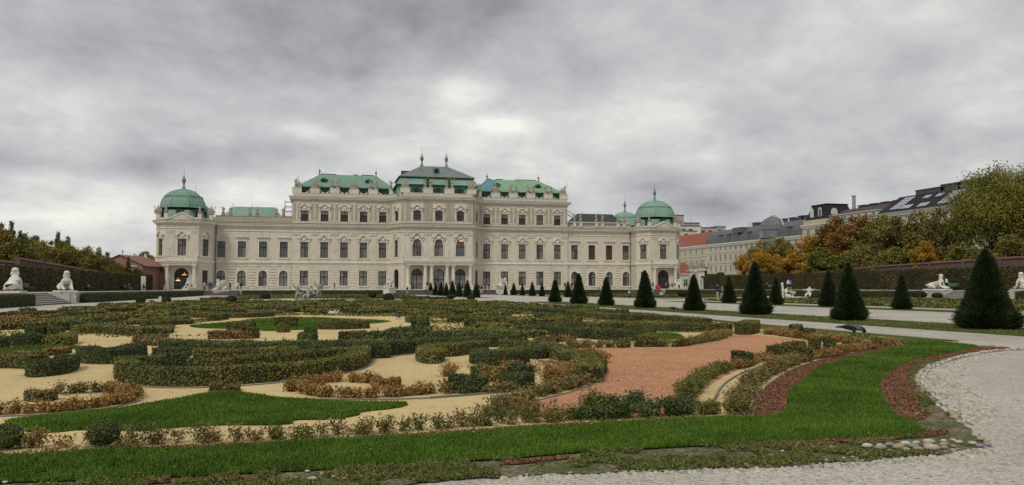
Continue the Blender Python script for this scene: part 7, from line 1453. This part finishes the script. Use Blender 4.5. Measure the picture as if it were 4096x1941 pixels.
sky_light(r, yof(3602), yof(3560), .12, .88, 3, 5); sky_light(r, yof(3802), yof(3752), .12, .88, 3, 5); sky_light(r, yof(3672), yof(3645), .62, .85, 2, 1); sky_light(r, yof(3722), yof(3695), .62, .85, 2, 1); sky_light(r, yof(3645), yof(3605), .08, .34, 3, 1); sky_light(r, yof(3712), yof(3672), .08, .34, 3, 1)
for x, l, h in ((3635, 8, .95), (3715, 5, 1.3), (3800, 7, 1.2)): roofbox(r, 6.5, yof(x), H+3.9, 2, l, h)
roofbox(r, 6.5, yof(3760), H+3.9, 1.2, 1.4, 1.6, CONC, 'roof_unit'); roofbox(r, 6.5, yof(3748), H+3.9, 1.0, 1.0, 1.2, CONC, 'roof_unit')
# 2 yellow house with brown mansard, dormers and corner tower
r = house('town_house', 147.7, 176.4, 14, -2, 15.4, YEL, 'yellow house with brown tiled roof, white dormers and dark corner turret', (12.6, 9.2, 5.8), 3.1, 'b'); H = 17.4
gable_roof(r, 18.2, 14, H+.35, 3.0, BROWNR, .5, 4.6)
for k in range(7): dormer_w(r, 1.6+k*2.45, H+.35, 1.3, 1.35, -.2, WTRIM)
mb = MB(); mb.box(.2, 8.6, 19.0, 28.2, H+.35, H+1.4); mb.build('attic_storey', YEL, r); mb = MB(); mb.hexa([(.4, 19.4, H+1.41), (8.2, 19.4, H+1.41), (8.2, 27.6, H+1.41), (.4, 27.6, H+1.41)], [(1.5, 20.6, H+4.9), (7.2, 20.6, H+4.9), (7.2, 26.4, H+4.9), (1.5, 26.4, H+4.9)]); mb.box(1.3, 7.4, 20.4, 26.6, H+4.901, H+5.1); mb.build('turret', BLACKR, r)
for y in (22.0, 25.2): 
    mb = MB(); O_ = [(a, b) for a, b in outline('arch', 1.5, 0, 2.6)]; mb.face([(.62, y+a, H+1.7+b) for a, b in O_]); o = mb.build('turret_window_frame', WTRIM, r); mb = MB(); mb.face([(.60, y+a*.6, H+2.0+b*.75) for a, b in O_]); mb.build('pane', GLASSD if y < 23 else SKYG, o)
mb = MB(); mb.face([(3.0+a, 19.75, H+2.0+b) for a, b in outline('arch', 1.8, 0, 2.0)]); mb.build('turret_window_frame', WTRIM, r)
roofbox(r, 6, 16.5, H+1.5, .6, .6, 5.0, CONC); 
for k in range(4): roofbox(r, 6.5, 2+k*3.9, H+3.3, 1.4, 2.2, .7)
# 3 large cream house with the curved grey roof and the glass dome
r = house('apartment_house', 176.5, 227, 15, -2, 13.0, CREAM, 'long cream apartment house with curved grey roof and a glass half dome', (11.3, 8.2, 5.0), 2.9, 'a'); H = 15.0; L = 50.5
prof_ = [(-.4, 0), (-.15, 1.5), (.5, 2.7), (1.8, 3.7), (3.6, 4.3), (7.5, 4.7), (11.4, 4.3), (13.2, 3.7), (14.5, 2.7), (15.4, 0)]; mb = MB()
for (a, za), (b_, zb_) in zip(prof_, prof_[1:]): mb.face([(a, -.3, H+.35+za), (b_, -.3, H+.35+zb_), (b_, L, H+.35+zb_), (a, L, H+.35+za)])
mb.face([(a, -.3, H+.35+z) for a, z in prof_]); mb.face([(a, L, H+.35+z) for a, z in prof_]); mb.build('roof', GREYR, r)
def y3(x): return XF/ray(x, 1100)[0]*ray(x, 1100)[1]-176.5
for x in (2885, 2918, 2952, 2998, 3160): dormer_w(r, y3(x), H+.55, 1.7, 2.2, -.35, GREYR, None, 2.6)
mb = MB(); mb.box(-.4, 3.0, y3(2952)-2.6, y3(2952)+2.2, H+2.9, H+4.4); mb.build('roof_box', GREYR, r)
# glass bay and half dome
gy = y3(3083); N = 14; mb = MB(); fr = MB(); R1 = 4.1
for i in range(N):
    a0, a1 = pi/2+pi*i/N, pi/2+pi*(i+1)/N; mb.face([(R1*.9*cos(a0)+1.2, gy+R1*sin(a0), H+.4), (R1*.9*cos(a1)+1.2, gy+R1*sin(a1), H+.4), (R1*.9*cos(a1)+1.2, gy+R1*sin(a1), H+2.4), (R1*.9*cos(a0)+1.2, gy+R1*sin(a0), H+2.4)])
    for k in range(5):
        b0, b1 = pi/2*k/5, pi/2*(k+1)/5; g = lambda a, b_: (R1*.9*cos(a)*cos(b_)+1.2, gy+R1*1.05*sin(a)*cos(b_), H+2.55+3.6*sin(b_)); mb.face([g(a0, b0), g(a1, b0), g(a1, b1), g(a0, b1)]); fr.tube(g(a0, b0), g(a0, b1), .06, .06, 4); fr.tube(g(a0, b0), g(a1, b0), .05, .05, 4)
o = mb.build('glass_dome', GLASSB, r); fr.build('dome_frame', GREYR, o); mb = MB(); mb.tube((1.2, gy-R1*1.15, H+2.5), (1.2, gy+R1*1.15, H+2.5), .15, .15, 5)
for i in range(12): a0, a1 = pi*i/12, pi*(i+1)/12; mb.tube((1.2, gy+R1*1.15*cos(a0), H+2.5+4.0*sin(a0)), (1.2, gy+R1*1.15*cos(a1), H+2.5+4.0*sin(a1)), .16, .16, 5)
mb.build('dome_arch', WTRIM, o)
for k, x in enumerate((2935, 2970, 3010, 3040, 3080, 3115, 3140, 3160, 3185, 3205)): roofbox(r, 7.5, y3(x), H+4.9, 1.6, (1.8, 5, 2.0, 1.6, 2.2, 2.2, 5, 3, 2, 2)[k], (1.1, .8, 1.2, 1.1, 1.0, 1.2, 1.1, 1.0, 1.2, .9)[k])
mb = MB()
for z in (.5, 1.0): mb.tube((6, 2, H+5+z), (6, 36, H+5+z), .03, .03, 4)
for k in range(24): mb.tube((6, 2+k*1.48, H+4.9), (6, 2+k*1.48, H+6.0), .03, .03, 4)
mb.build('roof_railing', LEAD, r)
# 4 red-roofed house
r = house('town_house', 227.1, 262, 12, -2, 13.0, YEL, 'pale yellow house with plain bright red tiled roof beside the right pavilion', (10.6, 7.2, 3.6), 4.0, 'a'); gable_roof(r, 34.9, 12, 15.35, 4.6, RED_TILE, .4, 5.5)
# 5 modern blocks far behind
for i, (xa, xb, ya, Y, m_, l) in enumerate([(2698, 2738, 862, 300, CONC, 'grey concrete rooftop block with antennas, just right of the domed pavilion'), (2720, 2805, 905, 292, WTRIM, 'white stepped roof terrace block above the red roof'), (2800, 2870, 912, 300, CONC, 'grey rooftop block left of the curved grey roof'), (2735, 2800, 893, 306, CONC, 'dark-windowed penthouse above the red roof'), (2868, 2905, 908, 310, CONC, 'small stair tower behind the curved roof'), (2700, 2790, 925, 285, CREAM, 'cream attic wall behind the red roof')]):
    xa_, xb_ = AY(xa, Y), AY(xb, Y); d = (xa_+xb_)/2*sin(YAW)+Y*cos(YAW); zt = EYE+(1135-ya)/FPX*d; r = empty('city_block', ((xa_+xb_)/2, Y, -2), 0, label=l, cat='building'); w = (xb_-xa_)/2; mb = MB(); mb.box(-w, w, 0, 9, 0, zt+2); mb.build('wall', m_, r); mb = MB(); mb.box(-w-.2, w+.2, -.2, 9.2, zt+2.003, zt+2.3); mb.build('roof_edge', LEAD, r)
    for k in range(max(1, int(w*2/3.2))): mb = MB(); x_ = -w+1.6+k*3.2; mb.face([(x_-.8, -.02, zt-.6), (x_+.8, -.02, zt-.6), (x_+.8, -.02, zt+1.0), (x_-.8, -.02, zt+1.0)]); mb.build('window', GLASSD, r)
    mb = MB(); mb.tube((w*.3, 3, zt+2.3), (w*.3, 3, zt+5.0), .05, .03, 4); mb.tube((-w*.5, 3, zt+2.3), (-w*.5, 3, zt+3.8), .04, .03, 4); mb.build('antenna', LEAD, r, kind='stuff')
# small lodge, gate piers and the black ironwork
Y = 196; X = AY(2742, Y); r = empty('lodge', (X, Y, -.9), 0, label='small pale lodge with red hipped roof between palace and gate', cat='building'); mb = MB(); mb.box(-3.2, 4.2, 0, 6, 0, 5.0); mb.build('wall', WTRIM, r); mb = MB(); mb.hexa([(-3.5, -.3, 5.003), (4.5, -.3, 5.003), (4.5, 6.3, 5.003), (-3.5, 6.3, 5.003)], [(-1.2, 2.8, 7.9), (1.0, 2.8, 7.9), (1.0, 3.2, 7.9), (-1.2, 3.2, 7.9)]); mb.build('roof', RED_TILE, r)
mb = MB(); mb.box(-3.6, 4.6, -.4, 0, 4.7, 4.95); mb.build('cornice', TRIM, r); hwin(r, 'a', 0, 0, 1.6, 0)
def pier(xp, Y, h, label, ts=1.1):
    X = AY(xp, Y); r = empty('gate_pier', (X, Y, -.3), 0, label=label, cat='gate pier'); mb = MB(); mb.box(-.8, .8, -.8, .8, 0, .7); mb.box(-.62, .62, -.62, .62, .701, h); mb.build('shaft', TRIM, r); mb = MB(); mb.box(-.95, .95, -.95, .95, h+.003, h+.4); mb.build('capital', TRIM, r); put('trophy', TM[0], r, (0, 0, h+.6), 0, ts)
pier(2803, 166, 4.6, 'ornate stone gate pier topped by carved trophies'); pier(2765, 176, 4.6, 'second ornate gate pier nearer the palace, partly behind a yew'); pier(2700+75, 186, 4.4, 'farther gate pier with sculpture by the lodge')
X = AY(2823, 167); r = empty('black_statue', (X, 167, 0), 0, label='black draped figure group rising beside the gate pier', cat='statue'); fm_ = FM[1].copy(); fm_.materials[0] = IRON; put('figure', fm_, r, (0, 0, 2.8), 0, 1.35); fm2 = TM[1].copy(); fm2.materials[0] = IRON; put('base_ornament', fm2, r, (0, 0, 1.5), 0, 1.2); mb = MB(); mb.box(-.5, .5, -.5, .5, 0, 1.6); mb.build('base', IRON, r)
r = empty('iron_gate', (AY(2790, 170), 170, PT), -.5, label='black wrought-iron gate panel between the stone piers', cat='gate')
for k in range(9): mb = MB(); mb.tube((-1.6+k*.4, 0, 0), (-1.6+k*.4, 0, 3.4+.5*sin(k/8*pi)), .035, .03, 5); mb.build('bar', IRON, r)
mb = MB(); mb.box(-1.7, 1.7, -.04, .04, .3, .38); mb.box(-1.7, 1.7, -.04, .04, 2.9, 2.98); mb.build('rail', IRON, r)
# red house at the left
Y = 166; X = AY(478, Y); r = empty('red_house', (X, Y, -1), -.25, label='dull red gabled house with a cross on its roof beyond the left wall', cat='building'); REDW = plain('dull_red_wall', (.24, .13, .105), .85, .15, .8)
mb = MB(); mb.box(-4.2, 4.4, 0, 10, 0, 6.0); mb.build('wall', REDW, r); mb = MB(); mb.face([(-5.0, -.4, 5.7), (0, -.4, 7.9), (0, 10.4, 7.9), (-5.0, 10.4, 5.7)]); mb.face([(0, -.4, 7.9), (5.2, -.4, 5.7), (5.2, 10.4, 5.7), (0, 10.4, 7.9)]); mb.face([(-4.2, -.02, 5.9), (4.4, -.02, 5.9), (0, -.02, 7.75)]); mb.build('roof', REDW, r)
mb = MB(); mb.tube((0, 1, 7.8), (0, 1, 8.9), .06, .06, 5); mb.tube((-.3, 1, 8.5), (.3, 1, 8.5), .05, .05, 5); mb.build('cross', LEAD, r); hwin(r, 'a', 2.6, 0, 3.9, 0)
X = AY(575, 172); r = empty('outbuilding', (X, 172, -1), 0, label='low pinkish outbuilding between the red house and the left pavilion', cat='building'); mb = MB(); mb.box(-3.6, 4.5, 0, 6, 0, 4.9); mb.build('wall', REDW, r); mb = MB(); mb.hexa([(-3.8, -.3, 4.903), (4.7, -.3, 4.903), (4.7, 6.3, 4.903), (-3.8, 6.3, 4.903)], [(-3.8, 2.8, 6.0), (4.7, 2.8, 5.6), (4.7, 3.2, 5.6), (-3.8, 3.2, 6.0)]); mb.build('roof', REDW, r)
for x, l in ((535, 'small pale chimney block beside the red house'), (580, 'white chimney on the pink outbuilding')): mb = MB(); mb.box(-.5, .5, -.4, .4, 0, 2.0); mb.lathe([(.35, 2.0), (.2, 2.5), (.3, 2.8)], 0, 0, 8); mb.build('chimney_block', WTRIM, None, (AY(x, 175), 175, 4.6), label=l, cat='chimney')
pier(556, 160, 2.6, 'stone pier with sculpture at the end of the left hedge', ts=.6)

# ---------------------------------------------------------------- lawns, weeds, chips and stones of the foreground
grass(LAWN, 175000, .036, .0042, F_GRASS, 8.0, .012, label='dense green lawn band curving round the parterre', cat='grass')
grass(L1, 60000, .034, .0052, F_GRASS, 11, .004, label='star-shaped green lawn in the yellow sand', cat='grass')
for q, n, l in ((L2, 22000, 'oval green lawn in the middle of the parterre'), (L3, 9000, 'green lawn scroll at the left edge'), (L4, 3000, 'small green lawn scroll near the red bed'), (L5, 1200, 'sliver of green lawn among the right hedges')): grass(q, n, .06, .010, F_GRASS, 30, .004, label=l, cat='grass')
grass([(19, 14), (22.7, 14), (22.7, 75), (19, 75)], 30000, .05, .012, F_WEED, 28, .0, label='turf strip carrying the row of big yew cones', cat='grass')
SOILP = PX([(-420, 1850), (0, 1818), (436, 1796), (1060, 1768), (1722, 1734), (2100, 1702), (2590, 1680), (2990, 1664), (3048, 1560), (3166, 1481), (3350, 1424), (3554, 1386), (3640, 1372), (3950, 1386), (4072, 1394), (3934, 1407), (3816, 1430), (3717, 1462), (3660, 1501), (3667, 1547), (3775, 1625), (3842, 1697), (3914, 1750), (3965, 1785), (3750, 1818), (3521, 1838), (3127, 1866), (2853, 1876), (2656, 1882), (2197, 1896), (2000, 1908), (1754, 1922), (1600, 1946), (1200, 1975), (-420, 2100)], k=1)
STZ = PX([(3440, 1782), (3640, 1772), (3800, 1762), (3990, 1758), (3990, 1800), (3800, 1812), (3440, 1812)], k=0)
def wmask(x, y): return (vnoise(x, y, 2.6, 31)*.6+vnoise(x, y, 7, 12)*.4 > .44) & ~inpoly(x, y, LAWN) & ~(inpoly(x, y, MU[1]) & (vnoise(x, y, 5, 2) < .72)) & ~(inpoly(x, y, MU[0])) & ~(inpoly(x, y, STZ))
def weeds(poly, n, leaf, label, msk, near=7):
    p = fillpts(poly, n, near); p = p[msk(p[:, 0], p[:, 1])]; m = len(p); o = p.mean(0); z0 = gz(o[1]); P_ = np.zeros((m, 3)); P_[:, :2] = p-o; P_[:, 2] = SL*p[:, 1]-z0+rng.uniform(.002, .035, m)
    V = leaf_quads(P_, rng.normal(size=(m, 3))*.7+[0, 0, 1], leaf, .5, .45, .6); D = rng.normal(size=(m, 3))*.7+[0, 0, .8]; S_ = spike_quads(P_, D, rng.uniform(.01, .032, m), .003)
    put('weeds', quads('weeds', np.concatenate([V, S_]), np.clip(rng.normal(.45, .25, 2*m), 0, 1), [F_WEED]), None, (o[0], o[1], z0), kind='stuff', label=label, cat='weeds')
weeds(SOILP, 150000, .013, 'patchy weeds and moss between lawn, red mulch and gravel', wmask)
TURN = PX([(3000, 1302), (3200, 1318), (3400, 1335), (3640, 1362), (3900, 1380), (3640, 1372), (3500, 1366), (3300, 1350), (3060, 1322)])
weeds(TURN, 5000, .03, 'thin weedy turf spilling onto the gravel under the crow', lambda x, y: vnoise(x, y, 1.5, 5) > .35, 20)
# mulch chips
C_RED = foliage('red_wood_chips', [(.1, (.07, .030, .016)), (.5, (.21, .092, .046)), (.85, (.33, .16, .085)), (.98, (.42, .33, .22))], 3, .85)
for i, q in enumerate(MU):
    n = (16000, 16000, 4500, 900, 1200, 900)[i]; p = fillpts(q, n, 8); m = len(p); o = p.mean(0); z0 = gz(o[1]); P_ = np.zeros((m, 3)); P_[:, :2] = p-o; P_[:, 2] = SL*p[:, 1]-z0+.008+rng.uniform(.002, .016, m)
    put('mulch_chips', quads('mulch_chips', leaf_quads(P_, np.tile([0, 0, 1.0], (m, 1)), .0125, .5, .34, .6), rng.random(m), [C_RED]), None, (o[0], o[1], z0), kind='stuff', label='loose red bark chips, %s' % ('band along the shrubs', 'crescent beside the pebbles', 'strip under the lawn corner', 'patch below the lawn at the centre', 'patch below the lawn at left', 'patch below the lawn right of centre')[i], cat='mulch')
# pebbles
ST = [plain('stone_pale', (.42, .385, .32), .7, .2, 9), plain('stone_grey', (.24, .235, .23), .7, .2, 9), plain('stone_tan', (.33, .26, .18), .7, .2, 9), plain('stone_white', (.50, .48, .43), .7, .15, 9)]
def stone_mesh(seed): mb = MB(); rr = random.Random(seed); mb.blob((0, 0, .12), (.5, .36*rr.uniform(.8, 1.15), .27), 8, 0, seed, .09); return mb
SMM = [stone_mesh(s_).mesh('stone', ST[s_ % 4], True) for s_ in range(12)]
r = empty('pebble_border', (*G(3700, 1600), gz(G(3700, 1600)[1])), 0, label='border of rounded river pebbles curving between red mulch and gravel at right', cat='stone border'); ox, oy = r.location.x, r.location.y
curve = [(4060, 1396), (3934, 1407), (3816, 1430), (3717, 1462), (3662, 1501), (3667, 1547), (3717, 1599), (3770, 1640), (3842, 1697)]; q, _ = resample(smooth([G(*c) for c in curve], 2), .02); q = q[:]; nst = 0; placed = []
T_ = norm(np.gradient(q, axis=0)); Nn_ = np.stack([T_[:, 1], -T_[:, 0]], 1)
sgn_ = 1 if (q[len(q)//2]+Nn_[len(q)//2])[0] > q[len(q)//2][0] else -1
for lane in range(3):
    s_ = 0.0; Lq = len(q)*.02
    while s_ < Lq-.02 and nst < 285:
        sz = rng.uniform(.055, .095)*(1 if lane < 3 else .8); i = min(len(q)-1, int(s_/.02)); off = sgn_*(.02+lane*.066+rng.uniform(-.02, .02)); p = q[i]+Nn_[i]*off
        o = put('stone', SMM[int(rng.integers(12))], r, (p[0]-ox, p[1]-oy, gz(p[1])-r.location.z+.0), atan2(T_[i, 1], T_[i, 0])+rng.uniform(-.5, .5), (sz, sz*rng.uniform(.8, 1.2), sz*rng.uniform(.8, 1.3))); nst += 1; s_ += sz*rng.uniform(.95, 1.35)*(1 if lane < 4 else 1.6)
r = empty('stone_edging', (*G(3700, 1790), gz(G(3700, 1790)[1])), 0, label='row of large flat river stones below the lawn corner', cat='stone border'); ox, oy = r.location.x, r.location.y
for (x_, y_, w_, c_) in [(3470, 1793, 42, 3), (3520, 1789, 28, 3), (3560, 1788, 42, 1), (3522, 1800, 46, 2), (3595, 1798, 52, 2), (3622, 1784, 42, 3), (3665, 1779, 30, 3), (3655, 1794, 44, 1), (3715, 1776, 44, 0), (3712, 1790, 44, 2), (3776, 1787, 40, 2), (3725, 1803, 60, 0), (3776, 1800, 36, 1), (3624, 1808, 36, 0), (3670, 1806, 42, 2), (3775, 1771, 26, 3), (3814, 1768, 22, 3), (3835, 1777, 32, 0), (3890, 1782, 34, 0), (3925, 1765, 38, 2), (3920, 1792, 36, 1), (3950, 1786, 30, 1), (3815, 1793, 22, 2), (3950, 1770, 24, 0), (3838, 1694, 20, 3), (3810, 1675, 20, 0), (3560, 1812, 24, 0), (3330, 1802, 34, 3), (3300, 1806, 20, 0), (3080, 1832, 30, 2), (1230, 1893, 20, 3), (1290, 1904, 22, 0), (1340, 1915, 26, 0), (1250, 1925, 34, 3), (1180, 1922, 30, 3), (1100, 1925, 26, 0), (1500, 1907, 16, 3), (1535, 1902, 16, 3), (1868, 1848, 18, 3), (3402, 1660, 10, 3), (3664, 1662, 16, 3), (20, 1938, 22, 3), (3130, 1812, 16, 3)]:
    x, y = G(x_, y_); d = x*sin(YAW)+y*cos(YAW); s_ = w_*d/FPX; k = [m for m in range(12) if m % 4 == c_][int(rng.integers(3))]; put('stone', SMM[k], r, (x-ox, y-oy, gz(y)-r.location.z+.012), rng.uniform(-.3, .3)-YAW, (s_*1.1, s_*1.0, s_*.9))
# loose gravel stones near the camera
GP = foliage('loose_gravel_stones', [(.05, (.20, .175, .145)), (.4, (.40, .365, .31)), (.75, (.49, .455, .40)), (.97, (.56, .53, .48))], 1.2, .75)
def pebbles(poly, n, near, s0, s1, label, excl=None):
    p = fillpts(poly, n, near)
    if excl is not None: p = p[~excl(p[:, 0], p[:, 1])]
    m = len(p); o = p.mean(0); z0 = gz(o[1]); c = np.zeros((m, 3)); c[:, :2] = p-o; c[:, 2] = SL*p[:, 1]-z0-.012; s = (s0+(s1-s0)*rng.random(m)**3); a = rng.uniform(0, pi, m); ex = np.stack([np.cos(a), np.sin(a), 0*a], 1)*(s*rng.uniform(.8, 1.3, m))[:, None]; ey = np.stack([-np.sin(a), np.cos(a), 0*a], 1)*(s*.75)[:, None]; ez = np.zeros((m, 3)); ez[:, 2] = s*rng.uniform(.5, .9, m)
    b = [c-ex-ey, c+ex-ey, c+ex+ey, c-ex+ey]; t_ = [c+(-ex-ey)*.55+ez, c+(ex-ey)*.55+ez, c+(ex+ey)*.55+ez, c+(-ex+ey)*.55+ez]
    V = np.concatenate([np.stack(t_, 1)]+[np.stack([b[i], b[(i+1) % 4], t_[(i+1) % 4], t_[i]], 1) for i in range(4)]); ti = np.tile(rng.random(m), 5)
    put('loose_gravel', quads('loose_gravel', V, ti, [GP]), None, (o[0], o[1], z0), kind='stuff', label=label, cat='gravel')
GRV = [G(4150, 1398), G(3950, 1410)]+[G(*c) for c in [(3830, 1436), (3740, 1466), (3690, 1503), (3700, 1545), (3745, 1595), (3800, 1640), (3870, 1700), (3940, 1750), (3975, 1785), (3750, 1822), (3521, 1842), (3127, 1869), (2656, 1886), (2197, 1900), (1754, 1926), (1500, 1960), (1800, 2050), (4300, 2050), (4600, 1500)]]
pebbles(GRV, 12000, 4.5, .003, .009, 'loose pale gravel stones of the wide path at the lower right')
CRES = PX([(3960, 1408), (3830, 1436), (3740, 1466), (3690, 1503), (3700, 1545), (3745, 1595), (3800, 1640), (3870, 1690), (3960, 1690), (4000, 1640), (3930, 1590), (3860, 1540), (3850, 1490), (3920, 1440), (4040, 1410)], k=1)
pebbles(CRES, 6000, 9, .007, .026, 'scattered larger pebbles spilling from the border onto the gravel')
pebbles(PX([(2000, 1902), (2656, 1876), (3000, 1858), (3300, 1838), (3521, 1818), (3760, 1800), (3980, 1775), (4000, 1812), (3760, 1840), (3521, 1852), (3127, 1876), (2656, 1892), (2000, 1920)]), 3600, 6, .007, .024, 'white stones along the edge of the gravel path in front')

# fallen leaves and litter on beds, lawns and paths
F_LITTER = foliage('fallen_leaves', [(.1, (.10, .06, .03)), (.5, (.26, .16, .06)), (.9, (.42, .30, .10))], 2, .9)
def litter(poly, n, near, sz, lvl, label, mt=None):
    p = fillpts(poly, n, near); m = len(p); o = p.mean(0); z0 = gz(o[1]); P_ = np.zeros((m, 3)); P_[:, :2] = p-o; P_[:, 2] = SL*p[:, 1]-z0+lvl
    put('fallen_leaves', quads('fallen_leaves', leaf_quads(P_, np.tile([0, 0, 1.0], (m, 1)), sz, .35, .6, .5), rng.random(m), [mt or F_LITTER]), None, (o[0], o[1], z0), kind='stuff', label=label, cat='leaf litter')
litter(PARTERRE, 2500, 10, .010, .008, 'small fallen leaves scattered over the sand beds'); litter(REDBED, 500, 12, .011, .012, 'small fallen leaves scattered over the red bed'); litter(LAWN, 160, 8, .010, .045, 'few yellow fallen leaves on the front lawn')
GRN = foliage('sand_grains', [(.1, (.28, .20, .11)), (.5, (.55, .44, .26)), (.9, (.78, .70, .52))], 2, .95); RGRN = foliage('brick_grains', [(.1, (.31, .14, .075)), (.5, (.52, .27, .14)), (.9, (.66, .40, .25))], 2, .95)
litter(PARTERRE, 16000, 7, .0075, .004, 'coarse grains of the yellow sand', GRN); litter(REDBED, 9000, 9, .010, .007, 'coarse grains of the crushed brick', RGRN)
